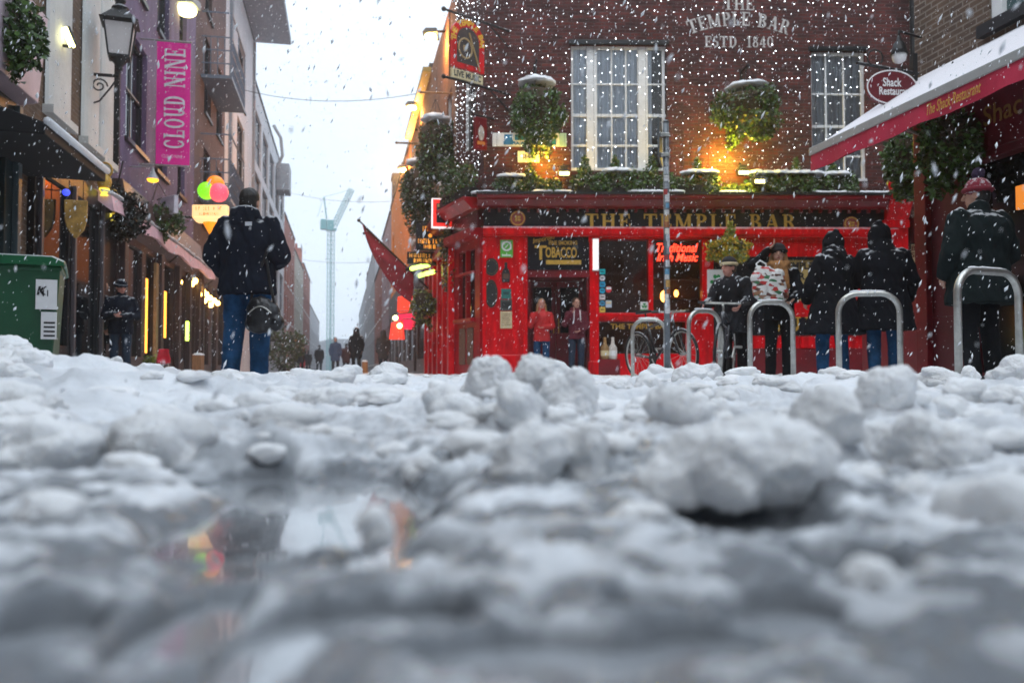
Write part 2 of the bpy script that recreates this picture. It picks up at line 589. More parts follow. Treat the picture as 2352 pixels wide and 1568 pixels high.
def _glyphs():
    def Rr(x0, y0, x1, y1): return [(x0, y0), (x1, y0), (x1, y1), (x0, y1)]

    def L(x0, y0, x1, y1, w): return [(x0 - w / 2, y0), (x0 + w / 2, y0), (x1 + w / 2, y1), (x1 - w / 2, y1)]

    def A(cx, cy, rx, ry, a0, a1, wx, wy=None, n=12):
        wy = wx * 0.45 if wy is None else wy
        out = []
        for k in range(n):
            p, q = R(a0 + (a1 - a0) * k / n), R(a0 + (a1 - a0) * (k + 1) / n)
            out.append([(cx + rx * math.cos(p), cy + ry * math.sin(p)), (cx + rx * math.cos(q), cy + ry * math.sin(q)),
                        (cx + (rx - wx) * math.cos(q), cy + (ry - wy) * math.sin(q)), (cx + (rx - wx) * math.cos(p), cy + (ry - wy) * math.sin(p))])
        return out
    st = [Rr(.1, 0, .31, 1), Rr(0, 0, .41, .08), Rr(0, .92, .41, 1)]
    G = {}
    G['T'] = (.88, [Rr(0, .9, .88, 1), Rr(0, .66, .08, .95), Rr(.8, .66, .88, .95), Rr(.33, 0, .55, 1), Rr(.2, 0, .68, .08)])
    G['H'] = (.98, st + [Rr(.67, 0, .88, 1), Rr(.57, 0, .98, .08), Rr(.57, .92, .98, 1), Rr(.25, .45, .75, .56)])
    G['E'] = (.80, st + [Rr(.3, .91, .74, 1), Rr(.66, .68, .74, .95), Rr(.3, .45, .56, .55), Rr(.5, .35, .57, .66), Rr(.3, 0, .78, .09), Rr(.7, .04, .78, .34)])
    G['M'] = (1.2, [Rr(.1, 0, .21, 1), L(.2, 1, .58, .05, .22), L(.6, .05, .95, 1, .11), Rr(.86, 0, 1.08, 1), Rr(0, 0, .34, .08), Rr(.76, 0, 1.18, .08), Rr(0, .92, .26, 1), Rr(.9, .92, 1.18, 1)])
    G['P'] = (.80, st + A(.4, .72, .36, .28, -90, 90, .22) + [Rr(.3, .91, .42, 1), Rr(.3, .44, .42, .55)])
    G['L'] = (.76, st + [Rr(.3, 0, .74, .09), Rr(.66, .04, .74, .36)])
    G['B'] = (.84, st + A(.42, .75, .30, .25, -90, 90, .2) + A(.42, .26, .37, .26, -90, 90, .22) + [Rr(.3, .47, .44, .54)])
    G['A'] = (1.0, [L(.15, 0, .48, 1, .1), L(.80, 0, .50, 1, .23), Rr(.27, .28, .7, .37), Rr(0, 0, .32, .08), Rr(.62, 0, 1, .08)])
    G['R'] = (.95, st + A(.4, .73, .34, .27, -90, 90, .21) + [Rr(.3, .45, .42, .55), L(.78, 0, .5, .48, .22), Rr(.68, 0, .97, .08)])
    G['S'] = (.64, A(.32, .74, .29, .26, 25, 270, .17, .1) + A(.32, .27, .29, .27, -155, 90, .19, .1))
    G['D'] = (.88, st + A(.34, .5, .50, .5, -90, 90, .22))
    G['1'] = (.5, [Rr(.15, 0, .35, 1), Rr(0, 0, .5, .07), L(.02, .78, .2, .98, .12)])
    G['8'] = (.66, A(.33, .76, .25, .24, 0, 360, .13, .08) + A(.33, .27, .31, .28, 0, 360, .15, .09))
    G['4'] = (.7, [L(.08, .3, .44, 1, .12), Rr(0, .24, .68, .34), Rr(.36, 0, .56, 1), Rr(.26, 0, .66, .07)])
    G['0'] = (.7, A(.35, .5, .33, .5, 0, 360, .18, .09))
    G['G'] = (.9, A(.46, .5, .45, .5, 40, 320, .2) + [Rr(.62, .1, .82, .45), Rr(.52, .40, .92, .48)])
    G['U'] = (.98, [Rr(.1, .3, .31, 1), Rr(0, .92, .41, 1), Rr(.68, .3, .79, 1), Rr(.57, .92, .92, 1)] + A(.445, .34, .345, .34, 180, 360, .2, .1))
    G['I'] = (.44, st)
    G['N'] = (1.0, [Rr(.1, 0, .2, 1), Rr(0, .92, .3, 1), Rr(0, 0, .32, .08), L(.85, 0, .2, 1, .24), Rr(.78, 0, .89, 1), Rr(.66, .92, .98, 1)])
    G['C'] = (.84, A(.44, .5, .43, .5, 38, 322, .2, .1) + [Rr(.68, .68, .76, .92), Rr(.68, .08, .76, .32)])
    G['O'] = (.92, A(.46, .5, .45, .5, 0, 360, .21, .09))
    G['.'] = (.25, [Rr(.05, 0, .2, .15)])
    G[' '] = (.5, [])
    return G


GLY = _glyphs()


def serif(mb, s, cx, cz, h, y, width=None, arc=None, gap=0.12, mi=0, th=0.012, vertical=False):
    """serif capitals; arc = radius bends the line upwards in the middle"""
    x, items = 0.0, []
    for ch in s:
        wdt, polys = GLY[ch]
        items.append((x, polys)); x += wdt + gap
    tot = x - gap
    k = (width / (tot * h)) if width else 1.0
    cnt = 0
    for (x0, polys) in items:
        for p in polys:
            pts = []
            for (a, b) in p:
                X = ((x0 + a) - tot / 2) * h * k
                Z = (b - 0.5) * h
                if arc:
                    t = X / arc
                    X, Z = (arc + Z) * math.sin(t), (arc + Z) * math.cos(t) - arc
                if vertical:
                    X, Z = -Z, X
                pts.append((cx + X, y - th - 0.0003 * (cnt % 9), cz + Z))
            cnt += 1
            mb.add(pts, [tuple(range(len(pts)))], mi)


# ------------------------------------------------------------------ foliage
def leaf_mesh(name, blobs, size, mats, seed=0, density=1.0, droop=0.3, mix=None, quads=True):
    """leaf clumps through the volume of several ellipsoids: (centre, radii, count)"""
    rng = np.random.default_rng(seed)
    P = []
    for (c, r, n) in blobs:
        n = int(n * density)
        d = rng.normal(size=(n, 3)); d /= np.linalg.norm(d, axis=1)[:, None]
        rad = rng.uniform(0.25, 1.0, n) ** 0.45
        rad = rad * (1 + 0.28 * perlin(d * 2.3 + np.array(c) * 3.1 + seed))
        P.append(np.array(c) + d * rad[:, None] * np.array(r))
    P = np.concatenate(P)
    n = len(P)
    s = size * rng.uniform(0.55, 1.35, n)
    a = rng.normal(size=(n, 3)); a[:, 2] -= droop
    a /= np.linalg.norm(a, axis=1)[:, None]
    b = np.cross(a, rng.normal(size=(n, 3))); b /= np.linalg.norm(b, axis=1)[:, None]
    nn = np.cross(a, b)
    V = np.empty((n, 4, 3))
    V[:, 0] = P
    V[:, 1] = P + a * (s * 0.5)[:, None] + b * (s * 0.38)[:, None] + nn * (s * 0.08)[:, None]
    V[:, 2] = P + a * s[:, None] - nn * (s * 0.12)[:, None]
    V[:, 3] = P + a * (s * 0.5)[:, None] - b * (s * 0.38)[:, None] + nn * (s * 0.08)[:, None]
    me = arr_mesh(name, V.reshape(-1, 3), np.arange(4 * n).reshape(n, 4), mats)
    if mix:
        idx = (rng.random(n) < mix).astype(np.int32)
        me.polygons.foreach_set('material_index', idx)
    return me


def snow_patch(mb, cx, cy, cz, rx, ry, rz, seed=0, seg=26, rings=12, mi=0):
    """a low cushion of settled snow"""
    o = len(mb.v)
    mb.ell((cx, cy, cz), (rx, ry, rz), seg, rings, mi)
    P = np.array(mb.v[o:])
    d = (P - np.array([cx, cy, cz])) / np.array([rx, ry, rz])
    k = 1 + 0.22 * perlin(P * 9 + seed * 5.1) + 0.12 * perlin(P * 26 + seed)
    Q = np.array([cx, cy, cz]) + d * k[:, None] * np.array([rx, ry, rz])
    Q[:, 2] = np.where(d[:, 2] < -0.1, cz - 0.1 * rz, Q[:, 2])
    mb.v[o:] = [tuple(q) for q in Q]

# ------------------------------------------------------------------ wall frames: x along a wall, y into it, z up
class Frame:
    def __init__(self, ox, oy, ang):
        self.o = (ox, oy); self.a = ang
        self.ux = (math.cos(ang), math.sin(ang)); self.uy = (-math.sin(ang), math.cos(ang))

    def loc(self, px, py, yo=0.0):
        """x, z on the plane y = yo of this wall where pixel (px, py) falls"""
        d = at(px, py, 1.0) - Vector((0, 0, CAM_H))
        k = d.x * self.uy[0] + d.y * self.uy[1]
        t = (yo + self.o[0] * self.uy[0] + self.o[1] * self.uy[1]) / k
        X, Y, Z = d.x * t, d.y * t, CAM_H + d.z * t
        return ((X - self.o[0]) * self.ux[0] + (Y - self.o[1]) * self.ux[1], Z)

    def w(self, x, y, z=0.0):
        return Vector((self.o[0] + x * self.ux[0] + y * self.uy[0], self.o[1] + x * self.ux[1] + y * self.uy[1], z))

    def box(self, mb, px0, px1, py0, py1, y0, y1, mi=0):
        """box whose front face (y0) covers the pixel rectangle; py0 above py1"""
        a = self.loc(px0, py1, y0); b = self.loc(px1, py0, y0)
        mb.box(a[0], b[0], y0, y1, a[1], b[1], mi)
        return mb


FP = Frame(-0.606, 18.0, R(1.0))                       # the pub's front
FC = Frame(-1.27, 19.5, math.atan2(-1.5, 0.664))       # its cut corner
FS = Frame(-1.27, 19.5, R(-78.86))                     # its side and the row beyond (x negative going away)
FL = Frame(-4.35, 0.0, math.atan2(1, -0.197))          # the row on the other side
FK = Frame(5.35, 11.2, R(-78.86))                      # the restaurant at the near right


def YS(px): return 2.57 / (0.197 - (1176 - px) / F)


def YL(px): return 4.35 / ((1176 - px) / F - 0.197)


def sx(Y): return -(Y - 19.5) * 1.0193                 # FS x of a distance Y


def lx(Y): return Y * 1.0193                           # FL x of a distance Y


def wall_open(mb, x0, x1, z0, z1, y0, y1, holes, mi=0):
    """a wall slab with rectangular holes (x0, x1, z0, z1)"""
    xs = sorted({x0, x1, *[h[0] for h in holes], *[h[1] for h in holes]})
    zs = sorted({z0, z1, *[h[2] for h in holes], *[h[3] for h in holes]})
    for i in range(len(zs) - 1):
        run = None
        for j in range(len(xs) - 1):
            cx, cz = (xs[j] + xs[j + 1]) / 2, (zs[i] + zs[i + 1]) / 2
            hole = any(h[0] < cx < h[1] and h[2] < cz < h[3] for h in holes)
            if hole:
                if run is not None: mb.box(run, xs[j], y0, y1, zs[i], zs[i + 1], mi)
                run = None
            elif run is None:
                run = xs[j]
        if run is not None: mb.box(run, xs[-1], y0, y1, zs[i], zs[i + 1], mi)


# ------------------------------------------------------------------ setting: road, snow, melt water
road = M('wet_road', (0.10, 0.105, 0.11), 0.25, 0, 0.5, 1.3, 0.4, 25)
mb = MB()
mb.add([(-400, -60, -0.02), (400, -60, -0.02), (400, 900, -0.02), (-400, 900, -0.02)], [(0, 1, 2, 3)])
tag(mb.build('road', road), kind='structure')

# (px, width, top, bottom, distance or None)
LUMPS = [
    (1129, 118, 816, 940, 1.45, 'tall pale snow lump on the crest, left half of the highest pair'),
    (1236, 128, 811, 900, 1.50, 'rounded snow lump on the crest, right half of the highest pair'),
    (1305, 135, 842, 950, 1.43, 'grey sided snow lump sloping right below the highest pair'),
    (1180, 150, 870, 978, 1.12, 'pointed white snow lump standing in front of the highest heap'),
    (1037, 140, 880, 970, 1.3, 'grey flat topped snow lump left of the highest heap'),
    (1225, 180, 962, 1114, 0.74, 'round snow lump with a dark hollow under its base'),
    (1350, 135, 968, 1090, 0.76, 'snow lump leaning on the round one with a dark hollow'),
    (880, 250, 890, 985, 1.7, 'long lumpy ridge of snow beside the bare slush'),
    (891, 92, 829, 884, 3.6, 'small crumbly snow lump standing alone on the skyline'),
    (740, 170, 888, 1000, 1.64, None), (705, 130, 878, 945, 2.1, None), (650, 96, 854, 900, 3.2, None),
    (1412, 80, 866, 912, 2.2, None), (1600, 110, 831, 880, 3.0, 'low snow lump on the skyline in front of the bicycles'),
    (1558, 165, 876, 1004, 1.1, None), (1770, 370, 945, 1135, 0.66, 'broad snow slab with a brown undercut facing the puddles'),
    (1900, 160, 880, 1000, 0.86, None), (1690, 190, 985, 1140, 0.64, None), (1560, 210, 975, 1130, 0.66, None),
    (2025, 150, 836, 950, 1.25, 'grey cube like snow lump right of the broad slab'),
    (2145, 205, 940, 1084, 0.86, 'smooth tilted snow lump with a crease down its face'),
    (2020, 95, 966, 1050, 0.88, None), (2150, 105, 840, 885, 2.6, None), (2228, 46, 838, 872, 3.2, None),
    (2345, 120, 812, 884, 2.4, 'white snow lump at the foot of the nearest bicycle stand'),
    (2090, 110, 1080, 1178, 0.66, None), (1980, 120, 1060, 1170, 0.68, None),
    (20, 190, 792, 905, 2.2, 'high bank of snow heaped in front of the green bin'), (110, 150, 806, 905, 2.1, None),
    (222, 148, 826, 897, 2.9, 'flat topped snow block jutting from the heaped bank'), (125, 70, 842, 915, 2.08, None),
    (395, 46, 841, 886, 3.3, 'small upright snow chip on the skyline near the red chair'), (205, 160, 886, 940, 2.1, None),
    (250, 230, 912, 972, 1.7, None), (375, 265, 942, 1068, 0.92, 'wide snow lump with a dark cave under it'),
    (110, 235, 955, 1080, 0.88, 'pale snow lump with a brown foot at the left'), (450, 165, 898, 955, 1.9, None),
    (40, 200, 870, 980, 1.35, None), (560, 90, 905, 950, 2.3, None), (1000, 90, 905, 960, 1.7, None),
    (2290, 140, 880, 960, 1.5, None), (2250, 260, 1075, 1260, 0.55, None), (1450, 110, 985, 1060, 0.95, None),
    (1500, 80, 905, 950, 1.8, None), (1780, 120, 862, 900, 2.3, None), (1900, 90, 858, 890, 2.9, None),
    (860, 95, 1155, 1255, 0.50, None), (1470, 150, 1150, 1220, 0.56, None),
    (2010, 150, 1275, 1360, 0.42, None), (120, 150, 1120, 1200, 0.55, None),
]
PUDDLES = [(755, 1160, 205, 72), (560, 1115, 90, 20), (900, 1235, 90, 20), (560, 1230, 120, 30), (430, 1465, 75, 60), (1260, 1530, 200, 40), (640, 1500, 70, 60), (930, 1300, 110, 28),
           (1000, 1440, 60, 26), (1800, 1430, 90, 26), (1950, 1330, 80, 26), (1700, 1220, 120, 30), (90, 1480, 90, 40), (1600, 1500, 120, 28),
           (1480, 1420, 60, 14), (860, 1440, 120, 22), (1900, 1480, 90, 20)]
WATER_Z = 0.016
HOLLOWS = [q for q in LUMPS if q[0] in (1225, 1350, 375, 110, 2020, 2090, 2145, 1180, 860, 1900)]


def snow_height(x, y):
    P = np.stack([x, y, np.zeros_like(x)], 1)
    dist = np.sqrt(x * x + y * y)
    amp = np.clip((dist - 0.55) / 1.1, 0.07, 1.0)
    h = 0.034 + 0.020 * fbm(P * 0.9 + 3.3, 3)
    warp = np.stack([perlin(P * 6 + 40), perlin(P * 6 + 80), np.zeros_like(x)], 1) * 0.05
    clod = billow((P + warp) * 4.3 + 1.7, 3, 0.45)
    h = h + amp * 0.058 * (clod - 0.55)
    clod2 = billow((P + warp) * 14.0 + 7.7, 3, 0.5)
    h = h + 0.009 * (clod2 - 0.5) * np.clip(amp, 0.15, 1) * np.clip(.5 + 1.6 * perlin(P * 2.3 + 60), 0, 1.4)
    mid = np.exp(-((dist - 2.4) / 1.3) ** 2)
    h = h + 0.030 * mid + 0.012 * mid * fbm(P * 3.1 + 9, 3)
    far = np.clip((dist - 4.0) / 5.0, 0, 1)
    h = h * (1 - 0.35 * far)
    crest = np.exp(-((dist - 3.5) / 1.5) ** 2)
    h = h + crest * (0.036 + 0.022 * fbm(P * 1.9 + 71, 3) + 0.016 * fbm(P * 6.5 + 12, 3))
    left = np.exp(-(((x + 1.6) / 0.85) ** 2 + ((y - 2.1) / 0.7) ** 2))
    h = h + 0.10 * left
    for (cx, wd, top, bot, Y, lab) in LUMPS:
        X = (cx - 1176) / F * Y; rx = wd / F * Y * .5
        top_ = zat(top, Y)
        q = ((x - X) / (rx * 1.25)) ** 2 + ((y - Y - rx * .35) / (rx * 1.15)) ** 2
        h = np.maximum(h, h + (top_ * .62 - h) * np.exp(-q ** 1.5))
    for (cx, wd, top, bot, Y, lab) in HOLLOWS:
        X = (cx - 1176) / F * Y; rx = wd / F * Y * .5
        h = h - 0.032 * np.exp(-((x - X) / (rx * 1.1)) ** 2 - ((y - (Y - rx * .95)) / (rx * .55)) ** 2)
    # slush plain round the puddles
    for (px, py, wx, hy) in PUDDLES:
        Y = (CAM_H - WATER_Z) * F / (py - 850.0)
        X = (px - 1176) / F * Y
        rx = wx / F * Y
        ya = (CAM_H - WATER_Z) * F / (py + hy - 850.0)
        yb = (CAM_H - WATER_Z) * F / (max(py - hy, 905) - 850.0)
        q = ((x - X) / rx) ** 2 + ((y - Y) / (0.5 * (yb - ya))) ** 2
        q = np.sqrt(q) + 0.30 * fbm(P * 16 + px * 0.01, 3)
        k = np.clip(1.75 - q, 0, 1) * 0.93
        h = h * (1 - k) + (WATER_Z - 0.012) * k
    near = np.clip((1.0 - dist) / 0.5, 0, 1)
    h = h - 0.013 * near
    g = np.clip(0.10 + 0.85 * dist, 0.3, 1.3) * np.clip(1.4 - 0.1 * dist, .5, 1)
    gn = np.clip(1.5 - 0.45 * dist, 0.3, 1.0)
    return h + 0.0055 * g * fbm(P * 34, 3) + gn * (0.0034 * fbm(P * 80 + 3, 2) + 0.0042 * np.maximum(perlin(P * 170 + 3), 0))


def build_snow():
    def axis(lo, hi, c, ds, k=0.25):
        a, b = math.asinh((lo - c) / k), math.asinh((hi - c) / k)
        return c + k * np.sinh(np.linspace(a, b, int((b - a) / ds)))
    xs = axis(-13, 13, 0.0, 0.0125)
    ys = axis(-1.6, 42, 0.42, 0.0125)
    Xg, Yg = np.meshgrid(xs, ys)
    x, y = Xg.ravel(), Yg.ravel()
    h = snow_height(x, y)
    V = np.stack([x, y, h], 1)
    nx, ny = len(xs), len(ys)
    i = np.arange(nx * ny).reshape(ny, nx)
    Fq = np.stack([i[:-1, :-1], i[:-1, 1:], i[1:, 1:], i[1:, :-1]], -1).reshape(-1, 4)
    me = arr_mesh('snow', V, Fq, SNOW, True)
    P = np.stack([x, y, 0 * x], 1)
    wet = np.clip((0.034 - h) / 0.02, 0, 1) * np.clip(1.6 - 0.25 * np.sqrt(x * x + y * y), 0.3, 1)
    dd = np.sqrt(x * x + y * y)
    wet = np.clip(wet + np.clip(1.7 - dd, 0, .95) * np.clip(.52 + 1.3 * fbm(P * 20.0 + 31, 4), 0, 1), 0, 1)
    a = me.attributes.new('wet', 'FLOAT', 'POINT')
    a.data.foreach_set('value', wet.astype(np.float32))
    tag(link('snow', me), kind='structure')


build_snow()
water = M('melt_water', (0.26, 0.275, 0.295), 0.05, 0, 0.6, 9, 0.10, 24, spec=1.0, coat=.6)
mb = MB()
mb.add([(-6, -1.5, WATER_Z), (6, -1.5, WATER_Z), (6, 7, WATER_Z), (-6, 7, WATER_Z)], [(0, 1, 2, 3)])
tag(mb.build('melt_water', water), kind='structure')


def ico(n):
    import bmesh
    bm = bmesh.new()
    bmesh.ops.create_icosphere(bm, subdivisions=n, radius=1)
    V = np.array([v.co for v in bm.verts]); Fq = np.array([[v.index for v in f.verts] for f in bm.faces])
    bm.free()
    return V, Fq


ICO6, ICO5, ICO3 = ico(7), ico(6), ico(4)


def clod(V, seed, nb=7, rough=1.0):
    """unit directions to a knobbly clod"""
    rng = np.random.default_rng(seed)
    best = np.full(len(V), 0.50)
    for k in range(nb):
        c = rng.normal(size=3); c /= np.linalg.norm(c); c *= rng.uniform(0.22, 0.52)
        r = rng.uniform(0.42, 0.68)
        b = V @ c
        disc = b * b - (c @ c) + r * r
        t = np.where(disc > 0, b + np.sqrt(np.maximum(disc, 0)), 0)
        best = np.logaddexp(best * 20, t * 20) / 20
    P = V * best[:, None]
    d = 0.15 * fbm(P * 1.7 + seed, 2) - 0.055 * billow(P * 2.8 + seed * 1.3, 2, .4) + 0.010 * fbm(P * 12 + seed, 3) * rough
    d += 0.013 * rough * rng.normal(size=len(V)) + 0.036 * rough * np.maximum(perlin(P * 21 + seed), 0) + 0.020 * rough * perlin(P * 40 + seed)
    return P * (1 + d)[:, None]


INCL = {}


def snow_lump(cx, wd, top, bot, Y, seed):
    X = (cx - 1176) / F * Y
    rx = wd / F * Y * 0.54
    zt, zb = zat(top, Y), zat(bot, Y)
    base = ICO6 if wd > 150 and cx not in INCL else ICO5
    V = clod(base[0], seed, 6 + seed % 7)
    ext = np.array([np.abs(V[:, 0]).max(), np.abs(V[:, 1]).max(), V[:, 2].max()])
    rz = (zt - zb) * 0.66
    V = V / ext * np.array([rx, rx * 0.85, rz])
    lo = -rz * 0.75
    V[:, 2] = np.where(V[:, 2] < lo, lo + (V[:, 2] - lo) * 0.25, V[:, 2])
    return V, base[1], (X, Y, zt - rz)


def grow(parts, label, voxel, seed, base_seed=0):
    """several lumps that have frozen together: one soft surface with an icy grain"""
    m = MB()
    X0 = Vector(parts[0][2])
    for V, Fq, c in parts: m.add(V + np.array(Vector(c) - X0), Fq.tolist())
    me = meld(m, voxel, 7, SNOW_LUMP, 'snow_lump')
    n = len(me.vertices)
    co = np.empty(n * 3, np.float32); me.vertices.foreach_get('co', co); co = co.reshape(-1, 3).astype(float)
    no = np.empty(n * 3, np.float32); me.vertex_normals.foreach_get('vector', no); no = no.reshape(-1, 3)
    k = voxel / .0035
    rg = np.random.default_rng(seed)
    d = .0016 * k * fbm(co * 22 / k + seed, 3) + .0034 * k * np.maximum(fbm(co * 80 / k + seed, 2), -.2) + .0012 * k * rg.normal(size=n)
    me.vertices.foreach_set('co', (co + no * d[:, None]).astype(np.float32).ravel())
    me.update()
    o = link('snow_lump', me, loc=X0)
    tag(o, label, 'snow lump', 'lumps of trodden snow on the street')


CLUSTERS = [((1129, 1236, 1305), 'tall heap of three frozen snow lumps standing highest on the crest', .0040),
            ((1225, 1350), 'pair of round snow lumps with a dark hollow under their base', .0028),
            ((880, 740), 'long lumpy ridge of snow behind the shining puddle', .0042),
            ((1770, 1690, 1560), 'broad snow slab with a brown undercut, biggest of the near lumps', .0030),
            ((2145, 2020), 'smooth tilted snow lump with a crease, right of the broad slab', .0030),
            ((20, 110, 125, 205), 'high bank of snow heaped in front of the green bin', .0055)]
INCL = {c: k for k, q in enumerate(CLUSTERS) for c in q[0]}
used = [[] for _ in CLUSTERS]
stuffV, stuffF, off = [], [], 0
for i, (cx, wd, top, bot, Y, lab) in enumerate(LUMPS):
    V, Fq, c = snow_lump(cx, wd, top, bot, Y, i + 3)
    k = INCL.get(cx)
    if k is not None and not any(u[3] == cx for u in used[k]):
        used[k].append((V, Fq, c, cx))
        continue
    if lab:
        o = link('snow_lump', arr_mesh('snow_lump', V, Fq, SNOW_LUMP, True), loc=c)
        tag(o, lab, 'snow lump', 'lumps of trodden snow on the street')
    else:
        stuffV.append(V + np.array(c)); stuffF.append(Fq + off); off += len(V)
for k, (cs, lab, vx) in enumerate(CLUSTERS):
    grow([u[:3] for u in used[k]], lab, vx, 40 + k)
rng = np.random.default_rng(21)
for k in range(420):                                     # small crumbs between the lumps, out to the far kerb
    Y = 0.8 + 11 * rng.random() ** 1.5
    X = rng.uniform(-0.72, 0.72) * Y
    s = rng.uniform(0.008, 0.036) * (0.6 + 0.22 * Y)
    hz = snow_height(np.array([X]), np.array([Y]))[0]
    V = clod(ICO3[0], 100 + k, 5, 1.0) * np.array([s * rng.uniform(0.8, 1.7), s, s * rng.uniform(0.45, 0.85)])
    stuffV.append(V + np.array([X, Y, hz + s * 0.15])); stuffF.append(ICO3[1] + off); off += len(V)
ICO4 = ico(5)
for k in range(170):                                     # trodden lumps half sunk into the cover, middle distance
    Y = 1.15 + 4.2 * rng.random() ** 1.6
    X = rng.uniform(-.70, .70) * Y
    if -.26 < X / Y < -.10 and Y < 1.5: continue
    s = rng.uniform(.022, .050) * (.55 + .26 * Y)
    hz = snow_height(np.array([X]), np.array([Y]))[0]
    V = clod(ICO4[0], 900 + k, 6 + k % 4) * np.array([s * rng.uniform(.9, 1.9), s * rng.uniform(.8, 1.3), s * rng.uniform(.55, .95)])
    stuffV.append(V + np.array([X, Y, hz + s * .10])); stuffF.append(ICO4[1] + off); off += len(V)
tag(link('snow_clods', arr_mesh('snow_clods', np.concatenate(stuffV), np.concatenate(stuffF), SNOW_LUMP, True)),
    'crumbled clods of trodden snow strewn over the street', 'snow', kind='stuff')


# ------------------------------------------------------------------ the pub
GLASS_CLEAR, n, l, b = new_mat('window_glass')
out = n['Material Output']
tr = n.new('ShaderNodeBsdfTransparent'); tr.inputs[0].default_value = (0.96, 0.97, 0.98, 1)
gl = n.new('ShaderNodeBsdfGlossy'); gl.inputs['Roughness'].default_value = 0.03
ms_ = n.new('ShaderNodeMixShader'); fr = n.new('ShaderNodeFresnel'); fr.inputs[0].default_value = 1.45
l.new(fr.outputs[0], ms_.inputs[0]); l.new(tr.outputs[0], ms_.inputs[1]); l.new(gl.outputs[0], ms_.inputs[2]); l.new(ms_.outputs[0], out.inputs[0])
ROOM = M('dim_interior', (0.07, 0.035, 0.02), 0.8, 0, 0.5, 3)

pub = thing('corner_pub', 'dark red brick corner pub with bright red shopfront and gold lettering', 'pub', (FP.o[0], FP.o[1], 0), FP.a)
TOPZ = 11.5
x1 = FP.loc(2092, 300)[0]
zc0, zc1 = FP.loc(1400, 476, -0.40)[1], FP.loc(1400, 446, -0.55)[1]       # cornice
zf0 = FP.loc(1400, 521, -0.2)[1]                                          # fascia bottom
zb0 = FP.loc(1400, 542, -0.26)[1]                                         # band bottom


def rect(px0, px1, py0, py1, yo=0.0, fr_=FP):
    a = fr_.loc(px0, py1, yo); b = fr_.loc(px1, py0, yo)
    return (a[0], b[0], a[1], b[1])


W1 = rect(1312, 1531, 104, 392); W2 = rect(1866, 1988, 118, 416)
mb = MB()
wall_open(mb, 0, x1, zc0 - 0.1, TOPZ, 0, 0.35, [W1, W2])
mb.build('brick_wall', BRICK_PUB, pub)
mb = MB()
mb.add([(-0.2, 1.7, 3.3), (x1, 1.7, 3.3), (x1, 9, 3.3), (0.3, 9, 3.3), (-0.2, 1.7, TOPZ), (x1, 1.7, TOPZ), (x1, 9, TOPZ), (0.3, 9, TOPZ)],
       [(0, 3, 2, 1), (4, 5, 6, 7), (0, 1, 5, 4), (1, 2, 6, 5), (2, 3, 7, 6), (3, 0, 4, 7)])
mb.box(0, x1, 0.36, 1.69, TOPZ - 0.1, TOPZ)
mb.build('roof', M('roof_slate', (0.05, 0.05, 0.055), 0.7, snow=0.9), pub)


def sash(pub_, Wr, cols, rows, dark, y=0.10):
    """a white window: cols / rows are bar positions 0..1 with widths"""
    a, b_, c, d = Wr
    f = MB()
    f.box(a, b_, y, y + 0.08, d - 0.06, d); f.box(a, b_, y - 0.1, y + 0.08, c, c + 0.06)
    for (t, wd) in cols:
        cx = a + (b_ - a) * t
        f.box(cx - wd / 2, cx + wd / 2, y - 0.012 if wd > 0.1 else y + 0.004, y + 0.07, c + 0.06, d - 0.06)
    for (t, wd) in rows:
        cz = d - (d - c) * t
        f.box(a, b_, y + 0.012, y + 0.06, cz - wd / 2, cz + wd / 2)
    w_ = f.build('window', WHITE, pub_, bevel=0.006)
    p = MB(); p.box(a, b_, y + 0.045, y + 0.052, c, d); p.build('pane', GLASS_CLEAR, w_)
    nc = int((b_ - a) * dark / .018)
    vs = []
    for i in range(nc + 1):
        x = a + (b_ - a) * dark * i / nc
        ph = i * .62 + 1.5 * math.sin(i * .11)
        for zz, k in ((c, 1.25), ((c + d) / 2, 1.0), (d, .8)): vs.append((x, y + .105 + .03 * k * math.sin(ph) + .012 * math.sin(i * 1.9 + zz * 3), zz))
    p = MB(); p.add(vs, [(i * 3 + j, i * 3 + 3 + j, i * 3 + 4 + j, i * 3 + 1 + j) for i in range(nc) for j in range(2)]); p.build('curtain', CURTAIN, w_, smooth=True)
    return w_


sash(pub, W1, [(0.015, 0.05), (0.22, 0.23), (0.43, 0.035), (0.58, 0.035), (0.755, 0.22), (0.975, 0.06)], [(0.3, 0.035), (0.55, 0.07), (0.79, 0.05)], 0.86)
sash(pub, W2, [(0.02, 0.05), (0.30, 0.04), (0.63, 0.04), (0.97, 0.07)], [(0.32, 0.04), (0.57, 0.06), (0.80, 0.04)], 1.0)
for Wr in (W1, W2):
    mb = MB(); mb.box(Wr[0] - 0.05, Wr[1] + 0.05, -0.05, 0.06, Wr[3], Wr[3] + 0.09)
    mb.build('lintel', BLACK, pub, bevel=0.01)

FADED = M('faded_white_paint', (0.62, 0.58, 0.55), 0.8, 0, 0.35, 14)    # painted words high on the brick
for wd_, py_, dz_, h_, wid_, arc_ in (('THE', 10, 0, .27, .66, None), ('TEMPLE BAR', 46, .02, .30, 2.25, 3.0), ('ESTD. 1840', 97, 0, .24, 1.48, None)):
    mb = MB(); q = FP.loc(1697, py_); serif(mb, wd_, q[0], q[1] + dz_, h_, 0.0, width=wid_, arc=arc_); mb.build('painted_lettering', FADED, pub)

